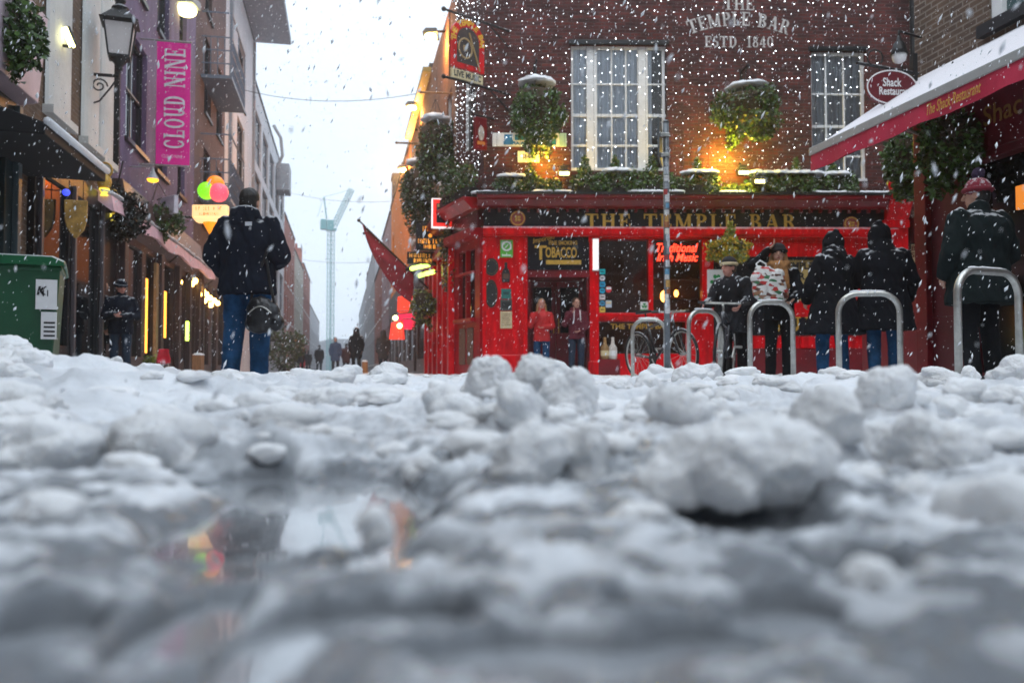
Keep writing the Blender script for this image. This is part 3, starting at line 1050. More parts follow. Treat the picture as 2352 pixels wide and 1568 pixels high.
# shopfront in the front plane y = -0.12
mb = MB()
def prof_run(mb, x0, x1):
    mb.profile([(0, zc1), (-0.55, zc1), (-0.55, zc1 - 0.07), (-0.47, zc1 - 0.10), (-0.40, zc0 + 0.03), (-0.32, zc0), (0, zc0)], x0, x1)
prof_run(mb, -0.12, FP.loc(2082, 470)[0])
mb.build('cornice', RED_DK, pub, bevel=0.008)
mb = MB(); mb.box(-0.14, FP.loc(2084, 470)[0], -0.57, 0, zc1, zc1 + 0.05); mb.build('lead_flashing', BLACK, pub)
mb = MB(); mb.box(0.02, FP.loc(2040, 500)[0], -0.20, -0.002, zf0, zc0); fas = mb.build('fascia', FASCIA, pub)
mb = MB()
q = FP.loc(1587, 509, -0.2)
serif(mb, 'THE TEMPLE BAR', q[0], q[1], 0.315, -0.2, width=FP.loc(1830, 509, -.2)[0] - FP.loc(1345, 509, -.2)[0], gap=0.2)
mb.build('lettering', GOLD, fas)
for cx, cy in ((1189, 502), (1955, 515)):
    m2 = MB(); q = FP.loc(cx, cy, -0.22)
    m2.lathe([(0.165, -0.235), (0.165, -0.205)], (q[0], 0, q[1]), 24, 0, 'y')
    rd = m2.build('roundel', M('roundel_red', (0.30, 0.05, 0.03), 0.5, 0, 0.4, 20), fas)
    m3 = MB(); m3.tube([(q[0] + 0.14 * math.cos(t * .2618), -0.24, q[1] + 0.14 * math.sin(t * .2618)) for t in range(24)], 0.012, 5, 0, True)
    m3.box(q[0] - .05, q[0] - .015, -.243, -.236, q[1] - .06, q[1] + .06); m3.box(q[0] + .0, q[0] + .06, -.243, -.236, q[1] - .05, q[1] - .01)
    m3.box(q[0] + .0, q[0] + .06, -.243, -.236, q[1] + .01, q[1] + .05)
    m3.build('roundel_emblem', GOLD, rd)
mb = MB()
mb.profile([(0, zf0), (-0.24, zf0), (-0.30, zf0 - 0.05), (-0.30, zb0 + 0.04), (-0.24, zb0), (0, zb0)], 0.0, FP.loc(2050, 530)[0])
mb.build('lower_band', RED, pub, bevel=0.006)
# dentils under the cornice
mb = MB()
for k in range(42):
    x = 0.1 + k * 0.205
    mb.box(x, x + 0.05, -0.3, -0.19, zc0 - 0.075, zc0)
mb.build('dentils', RED_DK, pub)

DOORX = rect(1212, 1355, 542, 860, -0.12); WIN1 = rect(1376, 1490, 549, 718, -0.06); WIN2 = rect(1500, 1615, 549, 718, -0.06)
LOW = rect(1376, 1575, 738, 812, -0.06)
WINR = rect(1640, 1790, 600, 725, -0.06); LOWR = rect(1600, 2030, 735, 770, -0.06)
mb = MB()
xe = FP.loc(2088, 600, -0.1)[0]
wall_open(mb, 0.0, DOORX[0], 0, zb0, -0.12, 0.3, [])
wall_open(mb, DOORX[1], xe, 0, zb0, -0.06, 0.25, [WIN1, WIN2, LOW])
mb.build('shopfront', RED, pub, bevel=0.006)
mb = MB()                                                                # stall riser and framed panels, darker red
FP.box(mb, 1640, 2030, 800, 862, -0.10, -0.061)
mb.build('stall_riser', RED_DK, pub, bevel=0.008)
mb = MB()
FP.box(mb, 1112, 1211, 815, 862, -0.16, -0.121)
for e in (1108, 1202): FP.box(mb, e, e + 9, 546, 862, -0.17, -0.121)
mb.build('corner_pilaster', RED, pub, bevel=0.012)
mb = MB()
FP.box(mb, 1355, 1375, 543, 860, -0.2, -0.061); FP.box(mb, 1352, 1378, 543, 556, -0.23, -0.201); FP.box(mb, 1352, 1378, 830, 860, -0.23, -0.201)
mb.build('pilaster', RED, pub, bevel=0.01)
mb = MB()
FP.box(mb, 1490, 1500, 549, 718, -0.13, -0.061)
mb.build('mullion', RED, pub, bevel=0.008)
mb = MB()
FP.box(mb, 1614, 1626, 549, 718, -0.14, -0.061)
mb.build('mullion', RED, pub, bevel=0.008)
mb = MB()
a, b = FP.loc(1375, 735, -0.2), FP.loc(1625, 719, -0.2)
mb.profile([(-.06, b[1]), (-.2, b[1]), (-.2, b[1] - .06), (-.12, a[1]), (-.06, a[1])], a[0], b[0])
mb.build('window_sill', RED, pub, bevel=0.006)
mb = MB()                                                                # right hand pilaster with its console
FP.box(mb, 2036, 2086, 520, 862, -0.22, -0.061); FP.box(mb, 2030, 2090, 505, 522, -0.3, -0.061)
q = rect(2036, 2086, 440, 505, -0.3)
mb.profile([(0, q[2]), (-0.3, q[2]), (-0.42, q[2] + .2), (-0.60, q[3] - .1), (-0.60, q[3]), (0, q[3])], q[0], q[1])
mb.lathe([(0.02, q[3]), (.17, q[3] + .02), (.2, q[3] + .15), (.12, q[3] + .3), (.05, q[3] + .36), (.02, q[3] + .42)], ((q[0] + q[1]) / 2, -.35, 0), 14)
mb.build('console', RED, pub, bevel=0.01)
# door recess
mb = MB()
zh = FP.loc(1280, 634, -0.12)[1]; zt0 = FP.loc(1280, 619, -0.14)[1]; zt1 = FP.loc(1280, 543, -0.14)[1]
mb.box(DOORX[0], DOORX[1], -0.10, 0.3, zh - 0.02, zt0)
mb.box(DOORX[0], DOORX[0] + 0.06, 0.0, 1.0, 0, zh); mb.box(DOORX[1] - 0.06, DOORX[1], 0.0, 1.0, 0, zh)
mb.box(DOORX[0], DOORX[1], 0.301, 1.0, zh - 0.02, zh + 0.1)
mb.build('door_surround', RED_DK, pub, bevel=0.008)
mb = MB(); mb.box(DOORX[0], DOORX[1], -0.13, 0.2, zt0, zt1); tp = mb.build('transom_board', FASCIA, pub)
mb = MB()
q = FP.loc(1278, 580, -.13)
text(mb, 'OBACCO', q[0] + .10, q[1] - .01, 0.30, -.13, bold=.008, width=.66); text(mb, 'T', q[0] - .33, q[1] - .02, 0.42, -.13, bold=.008)
text(mb, 'FINE SMOKING', q[0] + .14, q[1] + .20, 0.12, -.13, bold=.003, width=.6)
text(mb, 'Imported', q[0] - .26, q[1] + .29, 0.15, -.13, shear=.4, tilt=.22, width=.5, bold=.002)
mb.box(q[0] - .22, q[0] + .52, -.136, -.13, q[1] - .25, q[1] - .16)
mb.build('lettering', GOLD, tp)
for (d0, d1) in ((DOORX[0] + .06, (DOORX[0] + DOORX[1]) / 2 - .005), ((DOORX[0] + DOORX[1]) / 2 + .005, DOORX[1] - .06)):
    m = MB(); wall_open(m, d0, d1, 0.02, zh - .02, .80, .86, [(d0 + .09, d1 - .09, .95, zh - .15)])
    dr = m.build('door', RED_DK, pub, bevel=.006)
    m = MB(); m.box(d0 + .09, d1 - .09, .825, .835, .95, zh - .15); m.build('pane', GLASS, dr)
    m = MB(); xx = d1 - .05 if d0 < DOORX[0] + .3 else d0 + .05
    m.tube([(xx, .80, .95), (xx, .74, .97), (xx, .74, 1.25), (xx, .80, 1.27)], .012, 6); m.build('handle', GOLD, dr)
# shop windows with a room behind
for Wr in (WIN1, WIN2, LOW):
    m = MB(); m.box(Wr[0], Wr[1], -0.02, -0.012, Wr[2], Wr[3]); m.build('window_pane', GLASS_CLEAR, pub)
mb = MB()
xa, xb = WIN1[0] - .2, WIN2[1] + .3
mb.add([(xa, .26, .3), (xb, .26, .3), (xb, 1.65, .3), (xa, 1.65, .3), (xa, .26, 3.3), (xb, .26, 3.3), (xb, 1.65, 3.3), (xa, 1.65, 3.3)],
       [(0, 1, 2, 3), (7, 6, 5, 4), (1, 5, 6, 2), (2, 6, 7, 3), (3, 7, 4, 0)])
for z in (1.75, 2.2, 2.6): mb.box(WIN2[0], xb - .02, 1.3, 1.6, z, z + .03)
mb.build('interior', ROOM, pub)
mb = MB(); q = FP.loc(1545, 672, 0); mb.ell((q[0], .9, q[1]), (.09, .09, .13))
mb.ell((q[0] + .35, 1.3, q[1] + .1), (.05, .05, .08)); mb.build('interior_lamp', emat('amber_lamp', (1, .38, .06), 9), pub)

# boards and words on the right half of the front
mb = MB(); FP.box(mb, 1722, 1900, 557, 589, -.11, -.061); mb.build('red_name_board', RED, pub, bevel=.006)
mb = MB(); FP.box(mb, 1640, 2032, 590, 604, -.10, -.061); FP.box(mb, 1640, 1785, 604, 728, -.075, -.061); mb.build('dark_board', FASCIA, pub)
mb = MB(); FP.box(mb, 1785, 1868, 597, 690, -.10, -.061); pq = mb.build('gold_plaque', M('old_gold', (.42, .30, .10), .45, .1, .4, 9), pub, bevel=.004)
mb = MB()
q = FP.loc(1826, 620, -.1)
text(mb, 'TEMPLE', q[0] + .05, q[1] + .08, .2, -.101, bold=.008, width=.66); text(mb, 'BAR', q[0] + .02, q[1] - .14, .2, -.101, bold=.008, width=.4)
text(mb, 'PUB', q[0], q[1] - .36, .16, -.101, bold=.008)
mb.build('lettering', BLACK, pq)
mb = MB(); FP.box(mb, 1640, 2030, 728, 770, -.09, -.061); lb = mb.build('lower_board', FASCIA, pub)
mb = MB()
q = FP.loc(1836, 745, -.09); serif(mb, 'GUINNESS', FP.loc(1908, 745, -.09)[0], q[1], .31, -.09, width=2.65, gap=.2); mb.build('lettering', GOLD, lb)
mb = MB(); FP.box(mb, 1790, 1835, 773, 799, -.12, -.061); FP.box(mb, 1840, 1872, 773, 799, -.12, -.061); FP.box(mb, 1880, 1960, 773, 799, -.12, -.061)
mb.build('red_panels', RED, pub, bevel=.006)
mb = MB(); q = FP.loc(1470, 750, -.02); text(mb, 'THE TEMPLE BAR', q[0], q[1], .15, -.03, bold=.004, width=1.25); mb.build('window_lettering', GOLD, pub)

# cut corner and side of the ground floor
chs = thing('tmpframe', 'x', 'x')
bpy.data.objects.remove(chs)


def frame_child(fr, parent_frame, name, mb, mats, parent, **k):
    """a part of a thing standing in one frame, modelled in another"""
    o = mb.build(name, mats, parent, **k)
    dx, dy = fr.o[0] - parent_frame.o[0], fr.o[1] - parent_frame.o[1]
    c, s = math.cos(-parent_frame.a), math.sin(-parent_frame.a)
    o.location = (dx * c - dy * s, dx * s + dy * c, 0)
    o.rotation_euler = (0, 0, fr.a - parent_frame.a)
    return o


LC = 1.64
SE = sx(25.4)
for fr, xa, xb, nm in ((FC, -0.02, LC + .02, 'corner'), (FS, SE, 0.0, 'side')):
    m = MB()
    if nm == 'corner': wall_open(m, xa, xb, zc0 - .1, TOPZ, 0, .3, [(.45, 1.2, 5.0, 7.4)])
    else: wall_open(m, xa, xb, zc0 - .1, 9.15, 0, .3, [(-4.2, -3.2, 4.9, 7.0), (-2.0, -1.0, 4.9, 7.0)])
    frame_child(fr, FP, 'brick_wall', m, BRICK_PUB if nm == 'corner' else BRICK_WARM, pub)
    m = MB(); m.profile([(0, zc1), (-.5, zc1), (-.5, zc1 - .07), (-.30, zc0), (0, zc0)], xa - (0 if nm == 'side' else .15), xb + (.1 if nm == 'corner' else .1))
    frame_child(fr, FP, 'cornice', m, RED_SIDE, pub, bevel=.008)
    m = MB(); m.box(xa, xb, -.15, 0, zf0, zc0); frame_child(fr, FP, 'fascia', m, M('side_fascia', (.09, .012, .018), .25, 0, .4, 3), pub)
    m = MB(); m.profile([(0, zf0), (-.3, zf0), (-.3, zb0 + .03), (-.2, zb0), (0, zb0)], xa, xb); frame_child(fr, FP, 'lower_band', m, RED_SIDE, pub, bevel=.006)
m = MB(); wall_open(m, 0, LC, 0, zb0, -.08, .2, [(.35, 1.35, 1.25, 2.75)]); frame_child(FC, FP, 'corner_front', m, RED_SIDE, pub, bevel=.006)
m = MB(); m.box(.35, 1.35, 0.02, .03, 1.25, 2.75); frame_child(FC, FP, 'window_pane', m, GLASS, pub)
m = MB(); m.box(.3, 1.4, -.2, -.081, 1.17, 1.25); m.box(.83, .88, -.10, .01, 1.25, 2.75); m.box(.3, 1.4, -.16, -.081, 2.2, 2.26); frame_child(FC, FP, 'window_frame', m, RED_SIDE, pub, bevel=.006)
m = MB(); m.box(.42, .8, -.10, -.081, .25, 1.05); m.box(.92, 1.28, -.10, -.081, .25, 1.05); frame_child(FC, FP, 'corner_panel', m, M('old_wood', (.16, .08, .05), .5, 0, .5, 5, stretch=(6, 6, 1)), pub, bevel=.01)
m = MB()
hs_ = [(SE + .5 + k * 1.15, SE + 1.25 + k * 1.15, 1.0, 2.75) for k in range(5)]
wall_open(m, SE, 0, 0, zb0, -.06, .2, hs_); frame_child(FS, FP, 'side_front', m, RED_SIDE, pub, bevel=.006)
m = MB(); m.box(SE, 0, .03, .04, .9, 2.8); frame_child(FS, FP, 'window_pane', m, GLASS, pub)
m = MB()
for k in range(6):
    xx = SE + .1 + k * 1.15
    m.box(xx, xx + .28, -.2, -.061, 0, zb0)
frame_child(FS, FP, 'side_pilasters', m, RED, pub, bevel=.01)
for (xa, xb, z0, z1, fr) in ((-4.2, -3.2, 4.9, 7.0, FS), (-2.0, -1.0, 4.9, 7.0, FS), (.45, 1.2, 5.0, 7.4, FC)):
    m = MB(); m.box(xa, xb, .1, .11, z0, z1); m.box(xa, xb, .06, .1, (z0 + z1) / 2 - .03, (z0 + z1) / 2 + .03, 1)
    m.box(xa, xa + .06, .05, .1, z0, z1, 1); m.box(xb - .06, xb, .05, .1, z0, z1, 1)
    frame_child(fr, FP, 'window', m, [GLASS, WHITE], pub)

# fairy lights: one hanging string each
BULB = bulbmat('fairy_bulb', (0.86, 0.93, 1.0), 1.2, 15)
WIRE = M('thin_wire', (.015, .015, .015), .6)
OCT = [(0, 0, 1), (1, 0, 0), (0, 1, 0), (-1, 0, 0), (0, -1, 0), (0, 0, -1)]
OCF = [(0, 1, 2), (0, 2, 3), (0, 3, 4), (0, 4, 1), (5, 2, 1), (5, 3, 2), (5, 4, 3), (5, 1, 4)]
rngs = np.random.default_rng(4)


def string(fr, x, y, ztop, zbot, step, r, lab, grp):
    m = MB()
    L = ztop - zbot
    sw = rngs.uniform(-.03, .03)
    m.tube([(0, 0, 0), (sw, 0, -L * .5), (0, 0, -L)], .0035, 4, 1)
    z = -rngs.uniform(0, step)
    while z > -L:
        dx = sw * (1 - abs(2 * (-z / L) - 1)) + rngs.uniform(-.045, .045)
        m.add([(dx + r * a, r * b_ - .004, z + r * 1.3 * c) for a, b_, c in OCT], OCF, 0)
        z -= step * rngs.uniform(.6, 1.4)
    o = m.build('light_string', [BULB, WIRE], None, loc=fr.w(x, y, ztop), rotz=fr.a)
    tag(o, lab, 'fairy lights', grp)


for k in range(54):
    px = 1108 + k * 17.0 + rngs.uniform(-2, 2)
    xx = FP.loc(px, 200, -.07)[0]
    py = rngs.uniform(372, 402)
    string(FP, xx, -.07 - (.02 if k % 2 else 0), 8.6, FP.loc(px, py, -.07)[1], .27, .0085,
           'string of white fairy lights hanging down the dark red brick front', 'light strings hanging down the brick front')
for k in range(14):
    xx = .08 + k * .115
    string(FC, xx, -.06 - .015 * (k % 3), 8.6, zc1 + .25 + rngs.uniform(0, .5), .155, .009,
           'closely hung string of white fairy lights at the pub corner', 'light strings bunched at the corner')

# ------------------------------------------------------------------ the other buildings
SLATE = M('grey_slate', (0.06, 0.06, 0.066), 0.7, 0, 0.3, 5, snow=0.9)
RENDER_PURPLE = M('mauve_render', (0.145, 0.11, 0.20), 0.8, 0, 0.4, 1.5, 0.2, 20, stretch=(1, 1, .35))
RENDER_GREY = M('pale_grey_render', (0.50, 0.50, 0.52), 0.8, 0, 0.14, 1.2, 0.15, 20, stretch=(1, 1, .3))
RENDER_CREAM = M('cream_render', (0.42, 0.38, 0.32), 0.8, 0, 0.2, 1.2, 0.15, 20, stretch=(1, 1, .3))
RENDER_LAMPLIT = M('orange_lamplit_render', (0.85, 0.23, 0.02), 0.7, 0, 0.18, 1.5, 0.1, 20)  # sodium lamplight on the wall is put into this orange
RENDER_MAUVE = M('dusty_pink_render', (0.36, 0.24, 0.25), 0.8, 0, 0.2, 1.5, 0.1, 20)
STONE = M('grey_stone', (0.27, 0.28, 0.30), 0.8, 0, 0.25, 2, 0.3, 15)
TIMBER = M('brown_shop_timber', (0.050, 0.026, 0.025), 0.45, 0, 0.35, 4, 0.15, 30, stretch=(5, 5, 1))
TEAL = M('dark_teal_paint', (0.012, 0.026, 0.030), 0.35, 0, 0.4, 3)
AMBER = emat('amber_glow', (1.0, 0.42, 0.05), 2.2)
WARM = emat('warm_bulb', (1.0, 0.55, 0.12), 18)
YELLOW = emat('yellow_tube', (1.0, 0.92, 0.35), 7)
LIME = emat('lime_tube', (0.65, 1.0, 0.12), 4)
BANDS = M('white_stucco', (0.62, 0.62, 0.60), 0.6, 0, 0.14, 2, 0.1, 20)


def block(name, label, fr, x0, x1, H, mat, depth=8.0, holes=(), sill=True, frame_mat=WHITE, pane=GLASS, door_holes=(), roof=SLATE, base=0.0, group=None, bars=1):
    """a house in a row: front wall with real openings, body, roof, windows as parts"""
    t = thing(name, label, 'building', fr.w(x0, 0, 0), fr.a, group)
    L = x1 - x0
    hs = [(a - x0, b - x0, c, d) for (a, b, c, d) in holes]
    m = MB(); wall_open(m, 0, L, base, H, 0, .3, hs); m.box(0.001, L - .001, .8, depth, base, H - .002); m.box(0.001, .3, .3, .8, base, H - .002); m.box(L - .3, L - .001, .3, .8, base, H - .002)
    m.build('wall', mat, t)
    m = MB(); m.box(-.0, L, -.06, depth + .02, H, H + .12); m.build('roof', roof, t, bevel=.01)
    for (a, b, c, d) in hs:
        f = MB()
        wd = .05
        f.box(a, a + wd, .1, .16, c, d); f.box(b - wd, b, .1, .16, c, d); f.box(a + wd, b - wd, .1, .16, d - wd, d); f.box(a + wd, b - wd, .1, .16, c, c + wd)
        f.box(a + wd, b - wd, .11, .15, (c + d) / 2 - .025, (c + d) / 2 + .025)
        for k in range(bars):
            xx = a + (b - a) * (k + 1) / (bars + 1); f.box(xx - .015, xx + .015, .12, .15, c + wd, d - wd)
        if sill: f.box(a - .06, b + .06, -.07, .12, c - .09, c)
        w_ = f.build('window', frame_mat, t)
        p = MB(); p.box(a, b, .155, .165, c, d); p.build('pane', pane, w_)
    return t


def part(t, name, mb, mats, **k):
    return mb.build(name, mats, t, **k)


GTEAL = M('grey_teal_paint', (.07, .10, .11), .4, 0, .3, 4, stretch=(4, 4, .5))
# ---- the row across the street; local x counts from each house's own near edge
# 1: dark shop with a pale sign band
xa, xb = lx(6.5), lx(11.6)
t = block('shop_house', 'dark teal shop house with a pale pink arched sign band under hanging ivy', FL, xa, xb, 12.5, BRICK_BROWN, holes=[(lx(9.4), lx(10.5), 5.4, 7.6)])
L = FL.loc(108, 200, -.42)[0] - xa
m = MB(); m.profile([(0, 3.55), (-.32, 3.62), (-.42, 4.75), (0, 4.8)], 0, L); part(t, 'sign_band', m, M('pale_pink_sign', (.60, .48, .54), .5, 0, .12, 2), bevel=.01)
m = MB()
for k in range(3): m.lathe([(.34, -.02), (.34, .02)], (L - .9 - k * 1.3, -.40, 4.2), 16, 0, 'y')
part(t, 'sign_opening', m, BRICK_BROWN)
m = MB(); wall_open(m, 0, L, 0, 3.55, -.12, -.001, [(L - 1.6 - k * 1.6, L - .5 - k * 1.6, .5, 3.1) for k in range(3)])
part(t, 'shopfront', m, TEAL, bevel=.008)
m = MB()
for k in range(3): m.box(L - 1.6 - k * 1.6, L - .5 - k * 1.6, -.06, -.05, .5, 3.1)
part(t, 'shop_window', m, GLASS)
for k in range(4):
    m = MB(); m.box(L - .28 - k * 1.55, L - .16 - k * 1.55, -.2, -.121, 0, 3.5)
    part(t, 'pilaster', m, GTEAL, bevel=.01)

# 2: brown brick with white half columns and a dark canopy
xa, xb = lx(11.6), lx(15.75)
t = block('column_house', 'brown brick house with tall white half columns above a black canopy', FL, xa, xb, 13.5, BRICK_BROWN)
L = xb - xa
for px0, px1, zb in ((117, 166, 3.95), (199, 229, 3.95), (238, 262, 3.9)):
    c0, c1 = FL.loc(px0, 200, -.10)[0] - xa, FL.loc(px1, 200, -.06)[0] - xa
    m = MB(); cx, r = (c0 + c1) / 2, (c1 - c0) / 2
    pts = []
    for k in range(9):
        a = math.pi * k / 8
        pts.append((cx - r * math.cos(a), -.02 - .10 * math.sin(a)))
    vs = [(p[0], p[1], zb) for p in pts] + [(p[0], p[1], 13.3) for p in pts]
    m.add(vs, [(i, i + 1, i + 10, i + 9) for i in range(8)])
    m.box(c0 - .03, c1 + .03, -.15, 0, zb - .12, zb)
    part(t, 'column', m, BANDS)
ca, cb = FL.loc(104, 272, -1.0), FL.loc(243, 404, -1.0)
zc_ = (ca[1] + cb[1]) / 2
DEEP = M('deep_black_canopy', (.004, .004, .005), .7)
m = MB(); m.profile([(0, zc_ + .35), (-1.0, zc_), (-1.0, zc_ - .13), (0, zc_ - .1)], ca[0] - xa, cb[0] - xa); part(t, 'canopy', m, DEEP, bevel=.01)
m = MB(); m.tube([(ca[0] - xa, -1.02, zc_ + .02), (cb[0] - xa, -1.02, zc_ + .02)], .045, 8); part(t, 'canopy_edge', m, SNOW_CAP, smooth=True)
m = MB(); wall_open(m, 0, L, 0, 3.2, -.1, -.001, [(.3, 1.5, .5, 2.9), (1.9, 3.1, .1, 2.9)]); part(t, 'shopfront', m, BLACK, bevel=.008)
m = MB(); m.box(.3, 3.1, -.04, -.03, .1, 2.9); part(t, 'shop_window', m, GLASS)
GTIM = M('grey_timber', (.10, .085, .09), .4, 0, .4, 4, stretch=(4, 4, .5))
for xx in (.12, 1.62, 3.2):
    m = MB(); m.box(xx, xx + .09, -.16, -.101, 0, 3.0); part(t, 'pilaster', m, GTIM, bevel=.01)

# 3: mauve house with the pink banner; its shop has a brown front and a snowy awning
xa, xb = lx(15.75), lx(24.4)
hl = [(FL.loc(288, 300)[0], FL.loc(336, 300)[0], 4.75, 7.0), (lx(19.4), lx(20.7), 4.75, 7.0), (lx(22), lx(23), 4.75, 7.0),
      (lx(16.7), lx(18.2), 8.0, 10.6), (lx(19.4), lx(20.7), 8.0, 10.6), (lx(22), lx(23), 8.0, 10.6)]
t = block('mauve_house', 'mauve rendered house with dark sash windows and a brown timber shopfront', FL, xa, xb, 13.5, RENDER_PURPLE, holes=hl, frame_mat=BLACK)
L = xb - xa
m = MB(); m.profile([(0, 3.7), (-.2, 3.7), (-.3, 3.15), (-.12, 2.75), (0, 2.75)], 0, L); part(t, 'shop_sign', m, M('brown_sign', (.10, .055, .05), .4, 0, .3, 3), bevel=.008)
oh = [(L * .08, L * .22, .4, 2.6), (L * .26, L * .36, .1, 2.6), (L * .42, L * .6, .4, 2.6), (L * .66, L * .78, .4, 2.6), (L * .82, L * .95, .1, 2.6)]
m = MB(); wall_open(m, 0, L, 0, 2.75, -.14, -.001, oh); part(t, 'shopfront', m, TIMBER, bevel=.01)
m = MB(); m.box(0.05, L - .05, -.05, -.04, .1, 2.65); part(t, 'shop_window', m, GLASS)
m = MB(); m.box(L * .275, L * .305, -.10, -.06, .5, 2.1); m.box(L * .50, L * .53, -.10, -.06, .9, 2.0); part(t, 'lit_strip', m, AMBER)
m = MB(); m.box(L * .345, L * .375, -.2, -.141, .1, 2.5); part(t, 'tan_post', m, M('tan_timber', (.34, .22, .11), .5, 0, .3, 5))
for xx in (L * .02, L * .39, L * .63, L * .8, L * .97):
    m = MB(); m.box(xx - .14, xx + .14, -.26, -.141, 0, 2.72); part(t, 'pilaster', m, TIMBER, bevel=.012)
m = MB(); m.box(.01, .10, -.12, 0, 3.9, 13.2); part(t, 'downpipe', m, IRON)
m = MB()
for (a, b_, c, d) in hl[:3]: m.box(a - xa + .08, a - xa + .35, .17, .2, c + .1, d - .1)
part(t, 'pink_curtain', m, M('pink_curtain', (.55, .03, .18), .8))

aw = thing('awning', 'long pale pink shop awning with snow along its edge above the brown shopfront', 'awning', FL.w(lx(16.2), 0, 0), FL.a)
aA, aB = FL.loc(262, 478, -.36), FL.loc(495, 655, -.36)
xo = aA[0] - lx(16.2)
za_ = aA[1] - 3.32; print('AWN', aA, aB, ca, cb)
m = MB(); L2 = aB[0] - aA[0]
n = 24
top, bot = [], []
vs = []
for i in range(n + 1):
    x = xo + L2 * i / n
    s = .05 * math.sin(i * 1.1)
    vs += [(x, -.02, za_ + 3.66), (x, -.32, za_ + 3.54 + s * .3), (x, -.36, za_ + 3.27 + s), (x, -.31, za_ + 3.28 + s), (x, -.02, za_ + 3.50)]
m.add(vs, [(i * 5 + k, i * 5 + (k + 1) % 5, i * 5 + 5 + (k + 1) % 5, i * 5 + 5 + k) for i in range(n) for k in range(5)])
m.add(vs[:5], [(0, 1, 2, 3, 4)]); m.add(vs[-5:], [(4, 3, 2, 1, 0)])
m.build('canvas', M('pale_pink_canvas', (.78, .50, .56), .7, 0, .2, 3, .2, 20, snow=.7, thr=.4), aw, smooth=False)
m = MB()
for k in range(14): snow_patch(m, xo + .5 + k * L2 / 14, -.22, za_ + 3.60, .62, .14, .05, k)
m.build('snow_edge', SNOW_CAP, aw, smooth=True)
m = MB()
for xx in (xo + .3, xo + L2 * .5, xo + L2 - .3): m.tube([(xx, -.02, za_ + 3.0), (xx, -.33, za_ + 3.28)], .018, 6)
m.build('arm', IRON, aw)

# 4: red brown brick with two balconies
xa, xb = lx(24.4), lx(30.5)
hl = [(lx(26), lx(27.3), 4.6, 7.0), (lx(26), lx(27.3), 8.1, 10.5), (lx(28.5), lx(29.8), 4.6, 7.0), (lx(28.5), lx(29.8), 8.1, 10.5), (lx(26), lx(27.3), 11.3, 13.3)]
t = block('balcony_house', 'red brown brick house with blue grey cage balconies', FL, xa, xb, 14.5, brick('rust_brick', (.115, .065, .06), (.08, .045, .042), (.11, .08, .075)), holes=hl, frame_mat=BLACK)
L = xb - xa
BLUEM = M('blue_grey_metal', (.16, .20, .26), .5, .2, .2, 8)
for zb in (9.0, 5.3):
    m = MB(); x0_, x1_ = .9, 4.4
    m.box(x0_, x1_, -.9, -.01, zb - .1, zb)
    for z in (zb + .35, zb + .75, zb + 1.15): m.tube([(x0_, -.02, z), (x0_, -.88, z), (x1_, -.88, z), (x1_, -.02, z)], .022, 5)
    for k in range(15): m.tube([(x0_ + (x1_ - x0_) * k / 14, -.88, zb), (x0_ + (x1_ - x0_) * k / 14, -.88, zb + (1.9 if k % 7 == 0 else 1.15))], .016, 5)
    for k in range(1, 5): m.tube([(x0_, -.88 + .2 * k, zb), (x0_, -.88 + .2 * k, zb + 1.15)], .014, 5)
    m.tube([(x0_, -.02, zb + 1.9), (x0_, -.88, zb + 1.9), (x1_, -.88, zb + 1.9)], .025, 5)
    part(t, 'balcony', m, BLUEM)
m = MB(); wall_open(m, 0, L, 0, 3.4, -.12, -.001, [(.5, 2.2, .3, 2.8), (2.8, 3.9, .1, 2.8), (4.3, 5.7, .3, 2.8)]); part(t, 'shopfront', m, TIMBER, bevel=.01)
m = MB(); m.box(.4, L - .4, -.05, -.04, .1, 2.9); part(t, 'shop_window', m, GLASS)
for q0 in (.06, L - .3):
    m = MB(); m.box(q0, q0 + .2, -.3, -.121, 0, 3.3); part(t, 'pilaster', m, TIMBER, bevel=.01)

# 5: grey tower house with an overhanging roof
xa, xb = lx(30.5), lx(39.7)
t = block('tall_grey_house', 'tall pale grey house with a wide overhanging flat roof', FL, xa, xb, 15.6, RENDER_GREY, roof=M('dark_soffit', (.10, .10, .11), .7),
          holes=[(lx(34), lx(36.5), 4.2, 6.8), (lx(34), lx(36.5), 7.8, 10.4), (lx(34), lx(36.5), 11.2, 13.6)], frame_mat=BLACK)
m = MB(); m.box(-.3, xb - xa + .2, -1.7, 3, 15.62, 15.95); part(t, 'roof_overhang', m, M('grey_soffit', (.22, .22, .24), .7), bevel=.02)
for q0, q1 in ((1.0, 1.3), (xb - xa - .2, xb - xa)):
    m = MB(); m.box(q0, q1, -.12, 0, 0, 15.5); part(t, 'pier', m, STONE, bevel=.01)
# 6: white panelled office
xa, xb = lx(39.7), lx(61)
hl = []
for k in range(5):
    for z in (1.0, 4.2, 7.3, 10.3):
        hl.append((xa + .9 + k * 4.2, xa + 4.2 + k * 4.2, z, z + 2.5))
t = block('white_office', 'white panelled office block with rows of dark framed windows', FL, xa, xb, 13.9, RENDER_GREY, holes=hl, sill=False, frame_mat=M('dark_frame', (.06, .07, .09), .4), pane=M('cloudy_glass', (.35, .40, .44), .1, 0, .2, .4))
m = MB(); m.tube([(8, -.3, 13.9), (8, -.7, 13.2), (8, -.8, 12.2), (8, -.5, 11.5)], .09, 8); part(t, 'vent_duct', m, STONE)
m = MB(); m.box(14, 16, -.8, 0, 11.5, 13.2); part(t, 'vent_box', m, STONE, bevel=.03)
